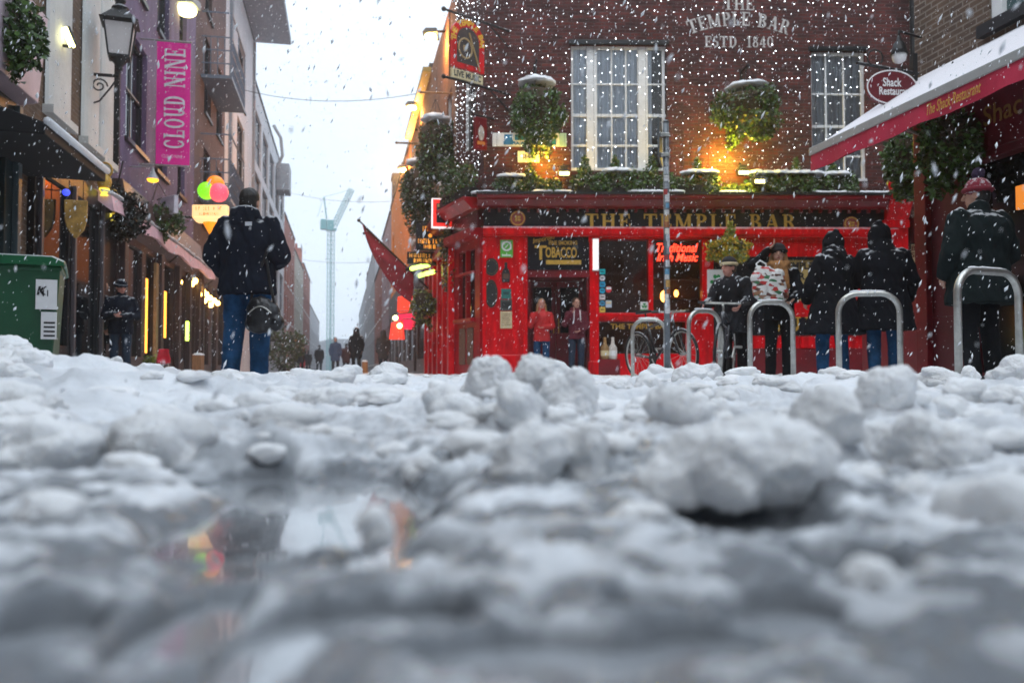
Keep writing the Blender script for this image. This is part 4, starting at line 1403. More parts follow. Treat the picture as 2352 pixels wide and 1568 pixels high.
# far houses of that row
far = [('brick_house', 'orange red brick house beyond the white office, dark chimney at its gable', 61, 74, 11.4, BRICK_RED), ('cream_house', 'cream rendered house next to the orange brick house', 74, 90, 10.6, RENDER_CREAM),
       ('brown_house', 'brown brick house with a chimney in the haze', 90, 108, 11.4, BRICK_RED), ('pale_house', 'pale low house far down the street in the haze', 108, 150, 8.4, RENDER_GREY)]
for nm, lab, Y0, Y1, H, mt in far:
    xa, xb = lx(Y0), lx(Y1)
    hl = []
    k = xa + 1
    while k + 1.4 < xb:
        for z in (3.8, 6.6):
            if z + 1.9 < H: hl.append((k, k + 1.2, z, z + 1.9))
        hl.append((k, k + 2.0, .6, 2.7)); k += 3.0
    t = block(nm, lab, FL, xa, xb, H, mt, holes=hl, bars=0)
    m = MB(); m.box(.3, 1.3, .2, 1.6, H + .12, H + 1.7); m.lathe([(.14, H + 1.7), (.12, H + 2.2)], (.6, .8, 0), 8); m.lathe([(.14, H + 1.7), (.12, H + 2.2)], (1.05, .8, 0), 8); part(t, 'chimney', m, mt)

# ---- the pub's side of the street, beyond the pub
xb, xa = SE, sx(33)
t = block('lamp_house', 'warm lit brick house adjoining the pub with hanging plants', FS, xa, xb, 9.25, BRICK_WARM, holes=[(xa + 1, xa + 2.1, 4.9, 7.0), (xa + 3.2, xa + 4.3, 4.9, 7.0), (xa + 5.4, xa + 6.5, 4.9, 7.0)])
L = xb - xa
m = MB(); wall_open(m, 0, L, 0, 3.6, -.1, -.001, [(.5, 2.4, .5, 2.8), (2.9, 3.9, .1, 2.8), (4.4, 6.8, .5, 2.8)]); m.box(0, L, -.35, -.101, 3.3, 3.75); part(t, 'shopfront', m, M('dark_brown_paint', (.05, .03, .026), .4, 0, .3, 4, stretch=(3, 3, .5)), bevel=.01)
m = MB(); m.box(.4, L - .4, -.05, -.04, .1, 2.9); part(t, 'shop_window', m, GLASS)
m = MB(); m.box(0, L, -.25, .05, 9.1, 9.245); part(t, 'gutter', m, M('ochre_gutter', (.35, .26, .06), .5), bevel=.01)
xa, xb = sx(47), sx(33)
t = block('orange_house', 'house with orange lamplight painted into its walls beyond the warm brick one', FS, xa, xb, 9.1, RENDER_LAMPLIT, holes=[(xa + 1.5, xa + 2.8, 5.0, 7.2)])
L = xb - xa
m = MB(); wall_open(m, 0, L, 0, 3.9, -.1, -.001, [(.6 + 2.8 * k, 2.6 + 2.8 * k, .5, 2.9) for k in range(5)]); part(t, 'shopfront', m, M('brown_grey_paint', (.10, .075, .07), .5, 0, .3, 3), bevel=.01)
m = MB(); m.box(.4, L - .4, -.05, -.04, .3, 2.9); part(t, 'shop_window', m, GLASS)
far2 = [('chimney_house', 'dusty pink house with a tall chimney stack on its gable', 47, 58, 9.0, RENDER_MAUVE, True), ('orange_brick_house', 'low orange brick house down the pub side', 58, 72, 7.6, BRICK_RED, False),
        ('grey_house', 'grey stone house with stepped roof in the haze', 72, 100, 10.6, STONE, False), ('distant_house', 'distant grey house at the end of the street', 100, 150, 9.6, STONE, True)]
for nm, lab, Y0, Y1, H, mt, ch in far2:
    xa, xb = sx(Y1), sx(Y0)
    hl = []
    k = xa + 1
    while k + 1.4 < xb:
        for z in (3.8, 6.2):
            if z + 1.8 < H: hl.append((k, k + 1.1, z, z + 1.6))
        hl.append((k, k + 2.0, .6, 2.7)); k += 3.2
    t = block(nm, lab, FS, xa, xb, H, mt, holes=hl, bars=0)
    if ch:
        L = xb - xa
        m = MB(); m.box(L - 1.5, L - .2, .1, 1.3, H + .12, H + 1.9); m.box(L - 1.55, L - .15, .05, 1.35, H + 1.9, H + 2.1)
        for q in (L - 1.2, L - .85, L - .5): m.lathe([(.14, H + 2.1), (.11, H + 2.8)], (q, .7, 0), 8)
        part(t, 'chimney', m, BRICK_BROWN)

# ---- right: brown brick neighbour behind, then the near restaurant
t = thing('neighbour_house', 'narrow brown brick house with a dark red doorway beside the pub', 'building', FP.w(FP.loc(2093, 300)[0], 0), FP.a)
m = MB(); m.box(0, 6, .05, 8, 3.4, 13); m.build('wall', BRICK_SHACK, t)
m = MB(); wall_open(m, 0, 6, 0, 3.4, -.05, .2, [(.35, 1.5, .1, 2.6), (2.0, 5.6, .7, 2.8)]); m.box(0, 6, .21, 8, 0, 3.39); m.box(0, 6, -.35, -.051, 3.0, 3.4); m.build('shopfront', RED_DK, t, bevel=.01)
m = MB(); m.box(.3, 5.7, .1, .12, .1, 2.9); m.build('shop_window', GLASS, t)
m = MB(); m.tube([(.02, -.1, 3.9), (.02, -.1, 13)], .06, 8); m.build('downpipe', IRON, t)

sh = thing('restaurant', 'brown brick restaurant with white sash window and dark red ground floor', 'restaurant', (FK.o[0], FK.o[1], 0), FK.a)
wk = (FK.loc(2272, 40)[0], FK.loc(2272, 40)[0] + 1.35, FK.loc(2272, 57)[1], FK.loc(2272, 57)[1] + 2.0)
m = MB(); wall_open(m, 0, 11, 3.6, 12, 0, .3, [wk]); m.box(0.002, 11, .7, 8, 3.6, 11.9); m.box(.002, .3, .3, .7, 3.6, 11.9); m.box(10.7, 11, .3, .7, 3.6, 11.9); m.build('brick_wall', BRICK_SHACK, sh)
f = MB(); a, b_, c, d = wk
f.box(a, a + .16, .03, .14, c, d); f.box(b_ - .16, b_, .03, .14, c, d); f.box(a + .16, b_ - .16, .03, .14, c, c + .07); f.box(a + .16, b_ - .16, .03, .14, d - .08, d); f.box(a + .16, b_ - .16, .06, .12, (c + d) / 2 - .03, (c + d) / 2 + .03)
w_ = f.build('window', WHITE, sh, bevel=.008)
m = MB(); m.box(a, b_, .10, .11, c, d); m.build('pane', glassmat('green_glass', (.05, .10, .10)), w_)
m = MB(); m.box(a - .1, b_ + .1, -.1, .12, c - .14, c - .001); m.build('sill', BLACK, w_)
holes = [(1.0, 2.3, .1, 2.6), (2.7, 4.8, .8, 2.7), (5.3, 7.4, .8, 2.7)]
m = MB(); wall_open(m, 0, 11, 0, 3.6, -.05, .3, holes); m.build('ground_floor', M('deep_red_paint', (.11, .006, .012), .45, 0, .3, 2.5, .1, 30), sh, bevel=.01)
m = MB(); m.box(.9, 7.5, .12, .14, .1, 2.8); m.box(0.002, 11, .31, 8, 0, 3.59); m.build('shop_window', GLASS, sh)
for xx in (.12, 2.45, 5.0):
    m = MB(); m.box(xx, xx + .22, -.14, -.051, 0, 3.5); m.build('pilaster', RED_DK, sh, bevel=.01)
m = MB(); q = FK.loc(2254, 275, -.05); text(m, 'Shack', q[0] + .42, q[1], .33, -.06, bold=.004); m.build('lettering', M('dull_gold', (.22, .11, .02), .5), sh)
m = MB(); q = FK.loc(2345, 455, -.05); m.box(q[0] - .02, q[0] + .35, -.10, -.055, q[1] - .13, q[1] + .13); m.build('lit_menu_box', emat('dim_orange', (1, .30, .04), .6), sh)

aw = thing('restaurant_awning', 'sloping snow dusted awning with a red lettered valance over the restaurant', 'awning', (FK.o[0], FK.o[1], 0), FK.a)
AWR = M('awning_red', (.46, .012, .05), .6, 0, .2, 3, .1, 40)
AWT = M('awning_top', (.55, .30, .36), .65, 0, .25, 2.2, .2, 30, snow=.85, thr=.30)
prj, zt_, zo_ = 1.5, 3.98, 2.98
n = 20; Lk = 8.0
vs = []
for i in range(n + 1):
    x = Lk * i / n
    vs += [(x, -.0, zt_), (x, -prj, zo_ + .012 * math.sin(i * 1.9)), (x, -prj, zo_ - .03), (x, -.0, zt_ - .04)]
m = MB(); m.add(vs, [(i * 4 + k, i * 4 + (k + 1) % 4, i * 4 + 4 + (k + 1) % 4, i * 4 + 4 + k) for i in range(n) for k in range(4)])
m.add(vs[:4], [(0, 1, 2, 3)]); m.add(vs[-4:], [(3, 2, 1, 0)]); m.build('canvas', AWT, aw)
m = MB(); m.profile([(-prj - .05, zo_ + .01), (-prj + .03, zo_ + .01), (-prj + .03, zo_ - .09), (-prj - .05, zo_ - .09)], -.02, Lk); m.build('front_rail', M('rail_grey', (.42, .43, .42), .4, .3, .1, 5, snow=.4), aw, bevel=.01)
vs = []
for i in range(61):
    x = Lk * i / 60
    vs += [(x, -prj - .03, zo_ - .09), (x, -prj - .035 - .012 * math.sin(i * 1.3), zo_ - .29 - .012 * math.sin(i * .7)), (x, -prj - .027 - .012 * math.sin(i * 1.3), zo_ - .29 - .012 * math.sin(i * .7)), (x, -prj - .022, zo_ - .09)]
m = MB(); m.add(vs, [(i * 4 + k, i * 4 + (k + 1) % 4, i * 4 + 4 + (k + 1) % 4, i * 4 + 4 + k) for i in range(60) for k in range(4)]); va = m.build('valance', AWR, aw)
lq0, lq1 = FK.loc(2130, 265, -prj - .05)[0], FK.loc(2255, 215, -prj - .05)[0]
m = MB(); text(m, 'The Shack Restaurant', (lq0 + lq1) / 2, zo_ - .19, .16, -prj - .052, shear=.35, bold=.002, width=lq1 - lq0); text(m, 'The Shack Restaurant', 6.1, zo_ - .19, .17, -prj - .052, shear=.35, bold=.003, width=1.5); m.build('lettering', GOLD, va)
m = MB(); m.prism([(0, 0)] * 0 or [(0, 0), (0, 0), (0, 0)], 0, 0) if False else None
m = MB(); m.add([(.01, -prj, zo_ - .29), (.01, -.02, zt_ - .6), (.01, -.02, zt_ - .05), (.01, -prj, zo_ - .03), (.03, -prj, zo_ - .29), (.03, -.02, zt_ - .6), (.03, -.02, zt_ - .05), (.03, -prj, zo_ - .03)],
      [(0, 1, 2, 3), (7, 6, 5, 4), (0, 4, 5, 1), (1, 5, 6, 2), (2, 6, 7, 3), (3, 7, 4, 0)]); m.build('end_flap', AWR, aw)
for xx in (.5, 3.6, 6.8):
    m = MB(); m.tube([(xx, -.06, 3.0), (xx + .1, -.8, 3.2), (xx, -prj + .02, zo_ - .05)], .022, 6); m.build('arm', STEEL, aw)

# crane, hills
cr = thing('tower_crane', 'pale green tower crane with raised jib, hazy beyond the end of the street', 'crane', (at(758, 850, 190).x, 190, 0), R(20))
CRM = M('crane_green', (.02, .24, .24), .6, 0, .1, 1)


def lattice(m, a, b, w_, n, r):
    a, b = Vector(a), Vector(b)
    d = (b - a).normalized(); u = d.orthogonal().normalized(); v = d.cross(u)
    co = [(u + v) * w_ / 2, (u - v) * w_ / 2, (-u - v) * w_ / 2, (-u + v) * w_ / 2]
    for q in co: m.tube([a + q, b + q], r, 5)
    for i in range(n):
        p0, p1 = a + (b - a) * i / n, a + (b - a) * (i + 1) / n
        for k in range(4):
            m.tube([p0 + co[k], p1 + co[(k + 1) % 4]], r * .6, 4); m.tube([p1 + co[k], p1 + co[(k + 1) % 4]], r * .6, 4)


zt = zat(530, 190)
m = MB(); lattice(m, (0, 0, 0), (0, 0, zt), 1.1, 30, .075); m.build('mast', CRM, cr)
m = MB(); m.box(-1.1, 1.1, -1.1, 1.1, zt, zt + .5); m.box(-1.0, .5, -.9, .9, zt + .5, zt + 2.3); m.box(-2.3, -1.1, -.9, .9, zt + .2, zt + 2.4); m.build('cab', CRM, cr, bevel=.1)
j1 = (4.5, 0, zat(432, 190))
m = MB(); lattice(m, (.6, 0, zt + 1), j1, .9, 14, .075); m.build('jib', CRM, cr)
m = MB(); m.tube([(-1, 0, zt + 2.6), (-1.6, 0, zt + 7.5)], .16, 5); m.tube([(-1.6, 0, zt + 7.5), j1], .05, 4); m.tube([(-1.6, 0, zt + 7.5), (-3.0, 0, zt + 3)], .06, 4); m.build('mast_head', CRM, cr)
hv = MB(); nx = 60
hp = [(-150 + 5 * k, 235, 3 + 4 * math.exp(-((k - 24) / 9) ** 2) + 2.5 * math.sin(k * .7)) for k in range(nx + 1)]
hv.add([(p[0], p[1], -.1) for p in hp] + hp + [(p[0], p[1] + 20, -.1) for p in hp], [(i, i + 1, i + nx + 2, i + nx + 1) for i in range(nx)] + [(i + nx + 1, i + nx + 2, i + 2 * nx + 3, i + 2 * nx + 2) for i in range(nx)])
tag(hv.build('hills', STONE), kind='structure')

# wires over the street
for (pa, Ya, pb, Yb, sag, lab) in (((560, 207), 33.0, (960, 215), 29.0, .35, 'thin black wire sagging over the street from the tall grey house'),
                                   ((650, 438), 58.0, (905, 462), 44.0, .3, 'thin black wire further down the street near the crane'),
                                   ((660, 590), 66.0, (880, 600), 52.0, .25, 'lowest thin wire over the far street')):
    a, b_ = at(*pa, Ya), at(*pb, Yb)
    m = MB(); m.tube([a.lerp(b_, k / 16) - Vector((0, 0, sag * 4 * (k / 16) * (1 - k / 16))) for k in range(17)], .012, 5)
    tag(m.build('overhead_wire', IRON), lab, 'wire', 'wires over the street')

# ---- houses behind the camera that close the square
for nm, lab, x0_, x1_, H, mt in (('opposite_house', 'plain brown brick house closing the square behind the camera', -16, -3, 11.5, BRICK_BROWN), ('opposite_house', 'dark stone house closing the square behind the camera', -3, 11, 12.5, STONE), ('opposite_house', 'red brick house closing the square at the far corner behind the camera', 11, 24, 11, BRICK_RED)):
    fr = Frame(0, -9.0, R(180))
    block(nm, lab, fr, -x1_, -x0_, H, mt, holes=[(-x1_ + 1 + 3 * k, -x1_ + 2.4 + 3 * k, z, z + 2.1) for k in range(4) for z in (.8, 4.2, 7.6)])
block('corner_house', 'dark painted shop house continuing the row towards the camera', FL, lx(-9), lx(6.5), 12.0, BRICK_BROWN, holes=[(lx(-8) + 3.2 * k, lx(-8) + 5.2 * k * 0 + 3.2 * k + 1.5, z, z + 2.1) for k in range(4) for z in (.6, 4.4, 7.8)])

# ------------------------------------------------------------------ things on and beside the pub
def lamp_light(name, parent, loc, energy, col, kind='POINT', size=.08, rot=None, spot=R(100)):
    d = bpy.data.lights.new(name, kind); d.energy = energy; d.color = col
    if kind == 'POINT': d.shadow_soft_size = size
    if kind == 'SPOT': d.spot_size = spot; d.spot_blend = .8; d.shadow_soft_size = size
    o = bpy.data.objects.new(name, d); C.objects.link(o); o.parent = parent; o.location = loc
    if rot: o.rotation_euler = rot
    return o


LINER = M('coir_liner', (.06, .04, .022), .9, 0, .4, 20, .3, 60)


def basket(name, label, pos, rotz, w_, h, n, mats, cap=True, bracket=None, seed=0, mixr=None, shape='ball', grp='hanging plant baskets', leaf=.075, chain=.45):
    """hanging basket: foliage, liner, hooks, snow cap; pos is the middle of the foliage"""
    t = thing(name, label, 'plant basket', pos, rotz, grp)
    r = w_ / 2
    rb_ = np.random.default_rng(seed + 500)
    top_r, bot_r = (.92, .80) if shape == 'ball' else (.80, .95)
    bl = [((0, 0, h * .18), (r * top_r, r * top_r, h * .26), n * .55), ((0, 0, -h * .12), (r * bot_r, r * bot_r, h * .30), n * .55)]
    for k in range(9):                                      # sprigs that break the outline
        a = rb_.uniform(0, 6.28); rr = r * rb_.uniform(.62, 1.0)
        bl.append(((rr * math.cos(a), rr * math.sin(a), rb_.uniform(-.3, .3) * h), (r * .30, r * .30, h * rb_.uniform(.12, .22)), n * .07))
    for k in range(12):                                     # trailing stems
        a = rb_.uniform(0, 6.28); rr = r * rb_.uniform(.2, .85)
        ln = h * rb_.uniform(.10, .26 if shape == 'long' else .17)
        bl.append(((rr * math.cos(a), rr * math.sin(a), -h * .38 - ln * .6), (r * .11, r * .11, ln), n * .03))
    me = leaf_mesh('foliage', bl, leaf, mats, seed, mix=mixr)
    link('foliage', me, t)
    m = MB(); m.lathe([(.02, -h * .32), (r * .55, -h * .2), (r * .72, h * .1), (r * .74, h * .3), (.02, h * .32)], (0, 0, 0), 14); m.build('liner', LINER, t, smooth=True)
    if chain:
        m = MB()
        for k in range(3):
            a = k * 2.09 + .4
            m.tube([(r * .7 * math.cos(a), r * .7 * math.sin(a), h * .3), (0, 0, h * .5 + chain)], .007, 4)
        m.build('chain', IRON, t)
    if bracket:
        m = MB(); zt = h * .5 + chain
        m.tube([(0, bracket, zt - .42), (0, bracket * .97, zt + .05), (0, .0, zt + .03), (0, -.05, zt - .03)], .022, 6)
        m.tube([(0, bracket, zt - .4), (0, bracket * .45, zt - .12), (0, bracket * .1, zt + .02)], .016, 5)
        m.box(-.03, .03, bracket - .03, bracket, zt - .5, zt + .12)
        m.build('bracket', IRON, t)
    if cap:
        m = MB(); snow_patch(m, 0, 0, h * .46, r * .72, r * .72, h * .10, seed); snow_patch(m, r * .2, -.06, h * .44, r * .5, r * .5, h * .09, seed + 3); m.build('snow_cap', SNOW_CAP, t, smooth=True)
    return t


def spot_on(fr, px, py, yo):
    q = fr.loc(px, py, yo)
    return fr.w(q[0], yo, q[1])


basket('hanging_basket', 'round ivy basket with a snow cap above the blue and white street sign', spot_on(FP, 1232, 256, -.55), FP.a, 1.12, 1.25, 2600, LEAF, True, .55, 3, shape='long')
basket('hanging_basket', 'ivy basket with a snow cap over an amber glow between the two white windows', spot_on(FP, 1720, 258, -.55), FP.a, 1.35, 1.05, 2800, [LEAF, LEAF_OL], True, .55, 5, mixr=.25)
FX = Frame(-1.4, 20.0, R(11))
basket('hanging_basket', 'big dark trailing basket with snow on top at the side of the pub', (at(1000, 335, 20.2).x, 20.2, at(1000, 335, 20.2).z), R(11), .98, 1.35, 2600, [LEAF_OL, LEAF], True, None, 7, mixr=.6, shape='long')
basket('hanging_basket', 'olive trailing basket hung lower beside the orange house', (at(962, 440, 22.5).x, 22.5, at(962, 440, 22.5).z), R(11), .98, 1.6, 2600, [LEAF_OL, LEAF], True, None, 9, mixr=.4, shape='long')
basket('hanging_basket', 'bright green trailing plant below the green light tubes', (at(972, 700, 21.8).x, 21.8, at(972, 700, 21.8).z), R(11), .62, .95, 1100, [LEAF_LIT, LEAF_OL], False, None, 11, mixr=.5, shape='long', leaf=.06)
basket('hanging_basket', 'ochre trailing plant along the side cornice under the red bar sign', (at(1040, 560, 19.6).x, 19.6, at(1040, 560, 19.6).z), R(11), .55, 1.6, 1500, [LEAF_OL, FLOWER], False, None, 13, mixr=.12, shape='long', leaf=.06)
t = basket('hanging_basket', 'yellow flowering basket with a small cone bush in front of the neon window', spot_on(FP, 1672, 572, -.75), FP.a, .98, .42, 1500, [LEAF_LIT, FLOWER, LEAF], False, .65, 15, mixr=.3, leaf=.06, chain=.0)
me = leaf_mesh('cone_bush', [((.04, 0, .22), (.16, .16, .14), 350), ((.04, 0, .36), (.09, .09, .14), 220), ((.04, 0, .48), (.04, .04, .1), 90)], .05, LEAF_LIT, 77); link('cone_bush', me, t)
basket('hanging_basket', 'dark ivy basket hung under the restaurant awning end', (at(2082, 372, 13.5).x, 13.5, at(2082, 372, 13.5).z), 0, .78, 1.0, 2200, LEAF, False, None, 17, shape='ball', chain=.9)
basket('hanging_basket', 'very dark trailing ivy over the restaurant doorway', (at(2200, 330, 10.4).x - .15, 10.2, at(2200, 345, 10.4).z), 0, .75, .85, 1800, LEAF, False, None, 19, shape='long', chain=.6)

# hedges in troughs along the cornice
TROUGH = M('dark_trough', (.018, .016, .015), .7)


def hedge(label, px0, px1, pytop, mats, snow_px=(), cones=(), seed=0, mixr=None):
    pyb = 445
    a = FP.loc(px0, pyb, -.42); b_ = FP.loc(px1, pytop, -.42)
    z0 = zc1 + .05
    t = thing('planter_hedge', label, 'planter', FP.w((a[0] + b_[0]) / 2, -.27, z0), FP.a, 'planters along the shopfront roof')
    hw, H = (b_[0] - a[0]) / 2, b_[1] - z0
    m = MB(); m.box(-hw + .04, hw - .04, -.16, .16, 0, H * .38); m.build('trough', TROUGH, t, bevel=.01)
    nb = max(2, int(hw * 2 / .32)); bl = []
    rg = np.random.default_rng(seed)
    for k in range(nb):
        x = -hw + (k + .5) * 2 * hw / nb
        bl.append(((x, -.02, H * (.52 + rg.uniform(-.08, .05))), (.24, .24, H * rg.uniform(.40, .52)), 480))
        if k % 2: bl.append(((x, -.2, H * .2), (.2, .1, H * .32), 200))
    link('foliage', leaf_mesh('foliage', bl, .065, mats, seed, mix=mixr), t)
    for c in cones:
        x = FP.loc(c, 380, -.42)[0] - (a[0] + b_[0]) / 2
        link('cone_bush', leaf_mesh('cone_bush', [((x, 0, H + .0), (.15, .15, .14), 260), ((x, 0, H + .13), (.09, .09, .12), 140), ((x, 0, H + .25), (.04, .04, .09), 60)], .05, LEAF, seed + c), t)
    m = MB(); any_ = False
    for (s0, s1) in snow_px:
        x0_, x1_ = FP.loc(s0, 388, -.42)[0] - (a[0] + b_[0]) / 2, FP.loc(s1, 388, -.42)[0] - (a[0] + b_[0]) / 2
        k = x0_
        while k < x1_:
            snow_patch(m, k + .12, -.04, H * .92, .22, .2, .085, seed + int(k * 10)); k += .2
        any_ = True
    if any_: m.build('snow_cap', SNOW_CAP, t, smooth=True)
    return t


hedge('low dull ivy trough under the street sign, left end of the row', 1140, 1285, 402, [LEAF, LEAF_OL], [(1150, 1180)], (1218,), 31, .25)
hedge('tall dark ivy hedge under the large white window', 1318, 1555, 388, LEAF, [(1395, 1420)], (1345, 1415, 1500), 32)
hedge('short ivy hedge with a snow strip right of the large window', 1560, 1655, 392, LEAF, [(1575, 1640)], (1605,), 33)
hedge('long ivy hedge capped with a thick strip of snow', 1722, 1880, 394, LEAF, [(1728, 1868)], (1835,), 34)
hedge('ivy hedge under the second white window', 1884, 1975, 396, LEAF, [(1900, 1925)], (1918,), 35)
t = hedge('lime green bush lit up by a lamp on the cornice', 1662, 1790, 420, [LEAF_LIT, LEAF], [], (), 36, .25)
for (s0, s1, yy) in ((1090, 1150, -.35), (1655, 1700, -.45), (1868, 1950, -.45), (1965, 2030, -.45), (1230, 1300, -.45), (1450, 1560, -.48)):
    a, b_ = FP.loc(s0, 450, yy)[0], FP.loc(s1, 450, yy)[0]
    k = a; m = MB()
    while k < b_:
        snow_patch(m, k + .1, yy, zc1 + .06, .17, .10, .05, int(k * 7)); k += .17
    m.build('ledge_snow', SNOW_CAP, pub, smooth=True)
t = thing('corner_ivy', 'dark ivy trailing over the pub corner cornice', 'plant', FC.w(.8, -.3, zc1 + .1), FC.a)
link('foliage', leaf_mesh('foliage', [((0, 0, .3), (.75, .3, .4), 1500), ((-.3, -.1, .7), (.4, .25, .3), 600), ((.7, -.05, .35), (.4, .25, .35), 600)], .065, [LEAF, LEAF_OL], 41, mix=.4), t)
m = MB(); m.box(-.7, .9, -.15, .15, -.05, .12); m.build('trough', TROUGH, t)

# floodlights
def flood(label, fr, px, py, yo, glow=12, up=True, col=(1, .62, .05), en=26, lens=YELLOW):
    p = spot_on(fr, px, py, yo)
    t = thing('flood_lamp', label, 'lamp', p, fr.a, 'flood lamps on the pub front')
    m = MB(); m.hexa([(-.10, -.10, -.05), (.10, -.10, -.05), (.10, .08, -.05), (-.10, .08, -.05)], [(-.12, -.06, .09), (.12, -.06, .09), (.12, .08, .09), (-.12, .08, .09)])
    m.box(-.08, .08, -.04, .06, .10, .17); m.tube([(0, .02, .1), (0, .12, .25), (0, .3, .25)], .015, 5); m.build('housing', IRON, t, bevel=.006)
    m = MB(); m.box(-.10, .10, -.125, -.101, -.045, .02); m.build('lens', lens, t)
    if glow: lamp_light('lamp_light', t, (-.38, -.16, .30), en * 4.2, col, size=.06)
    return t


flood('small black flood lamp with a lit yellow slot beside the large window', FP, 1295, 400, -.22, en=13)
flood('flood lamp behind the hedge throwing amber light under the right basket', FP, 1705, 398, -.25, en=24)
flood('flood lamp set low over the lime green bush', FP, 1742, 418, -.62, col=(.9, .95, .25), en=5)

def scribble(m, cx, cz, w_, h, y, seed=0):
    """a line of small print too blurred to read"""
    rg = np.random.default_rng(seed); x = cx - w_ / 2
    while x < cx + w_ / 2 - h * .2:
        k = h * rg.uniform(.28, .6)
        if rg.random() < .86:
            m.box(x, x + k * .3, y - .002, y, cz - h / 2, cz + h / 2)
            if rg.random() < .6: m.box(x + k * .3, x + k * .8, y - .0025, y - .0005, cz + h * rg.choice([-.5, -.1, .3]), cz + h * rg.choice([-.3, .1, .5]) + h * .02)
        x += k * 1.1


# flat signs on the front
def plate(name, label, px0, px1, py0, py1, yo, mat, cat='sign', depth=.025, fr=FP, shape='box', bevel=.004):
    a = fr.loc(px0, py1, yo); b_ = fr.loc(px1, py0, yo)
    cx, cz = (a[0] + b_[0]) / 2, (a[1] + b_[1]) / 2
    t = thing(name, label, cat, fr.w(cx, yo, cz), fr.a)
    w_, h = b_[0] - a[0], b_[1] - a[1]
    m = MB()
    if shape == 'oval':
        pts = [(w_ / 2 * math.cos(k * math.pi / 16), h / 2 * math.sin(k * math.pi / 16)) for k in range(32)]
        m.prism(pts[::-1], 0, depth)
    else: m.box(-w_ / 2, w_ / 2, 0, depth, -h / 2, h / 2)
    m.build('panel', mat, t, bevel=bevel)
    t['w'] = w_; t['h'] = h
    return t, w_, h


GREEN = M('sign_green', (.10, .42, .04), .5, 0, .08, 4)
PAPER = M('aged_paper', (.62, .50, .30), .8, 0, .25, 14)
DKPL = M('dark_plaque', (.014, .018, .018), .4, 0, .5, 16, .3, 60)
GRN2 = M('clover_green', (.0, .28, .06), .5)
t, w_, h = plate('wall_sign', 'lime green square sign with a white ring on the red corner panel', 1149, 1178, 551, 591, -.15, GREEN)
m = MB(); m.tube([(.09 * math.cos(k * .314), -.012, .05 + .09 * math.sin(k * .314)) for k in range(20)], .018, 5, 0, True); m.prism([(-.05, .0), (-.01, .02), (.05, .1), (.01, .08)], -.01, 0); m.box(-.09, .09, -.006, 0, -h / 2 + .03, -h / 2 + .055); m.build('emblem', WHITE, t)
t, w_, h = plate('wall_plaque', 'round black plaque on the red corner panel under the lime sign', 1113, 1145, 593, 633, -.15, DKPL, 'plaque', shape='oval', bevel=0)
m = MB(); m.tube([(w_ * .4 * math.cos(k * .314), -.006, h * .4 * math.sin(k * .314)) for k in range(20)], .008, 4, 0, True); m.build('rim', M('dull_brass', (.12, .09, .04), .4, .6), t)
t, w_, h = plate('wall_plaque', 'tall oval black plaque on the red corner panel', 1114, 1143, 642, 706, -.15, DKPL, 'plaque', shape='oval', bevel=0)
m = MB(); m.tube([(w_ * .4 * math.cos(k * .314), -.006, h * .42 * math.sin(k * .314)) for k in range(20)], .008, 4, 0, True); m.build('rim', M('dull_brass2', (.10, .08, .04), .4, .6), t)
q = FP.loc(1162, 624, -.16)
t = thing('bottle_plaque', 'black bottle shaped plaque on the red corner panel', 'plaque', FP.w(q[0], -.16, q[1]), FP.a)
m = MB(); m.prism([(-.08, -.22), (.08, -.22), (.09, -.05), (.07, .03), (.03, .08), (.03, .2), (-.03, .2), (-.03, .08), (-.07, .03), (-.09, -.05)], 0, .03); m.build('panel', DKPL, t, bevel=.006)
m = MB(); m.box(-.06, .06, -.004, 0, -.15, -.04); m.build('bottle_label', M('brown_label', (.10, .05, .03), .6), t)
t, w_, h = plate('wall_plaque', 'small teal square plaque above the paper notice', 1151, 1174, 663, 686, -.15, M('teal_plaque', (.02, .16, .14), .5, 0, .3, 20), 'plaque')
m = MB(); m.box(-.06, .06, -.004, 0, -.02, .04); m.build('emblem', M('teal_dark', (.01, .06, .06), .5), t)
t, w_, h = plate('wall_plaque', 'grey framed plaque between the teal square and the paper notice', 1149, 1176, 688, 713, -.15, M('grey_plaque', (.08, .075, .07), .5, 0, .4, 20), 'plaque')
m = MB(); m.box(-w_ * .38, w_ * .38, -.004, 0, -h * .3, h * .3); m.build('print', DKPL, t)
t, w_, h = plate('paper_notice', 'cream paper notice lowest on the red corner panel', 1149, 1176, 715, 754, -.15, PAPER, 'notice')
m = MB()
for k in range(7): m.box(-w_ * .36, w_ * (.36 - .05 * (k % 3)), -.003, 0, h * (.33 - .11 * k), h * (.33 - .11 * k) + .012)
m.build('print', M('brown_ink', (.2, .12, .07), .8), t)
t, w_, h = plate('light_box', 'narrow upright white light box beside the first shop window', 1362, 1375, 549, 620, -.26, emat('white_box', (1, .98, .95), .55), 'light box', .05)
m = MB(); m.box(-w_ / 2 - .01, w_ / 2 + .01, .005, .055, h / 2, h / 2 + .02); m.box(-w_ / 2 - .01, w_ / 2 + .01, .005, .055, -h / 2 - .02, -h / 2); m.build('frame', STEEL, t)


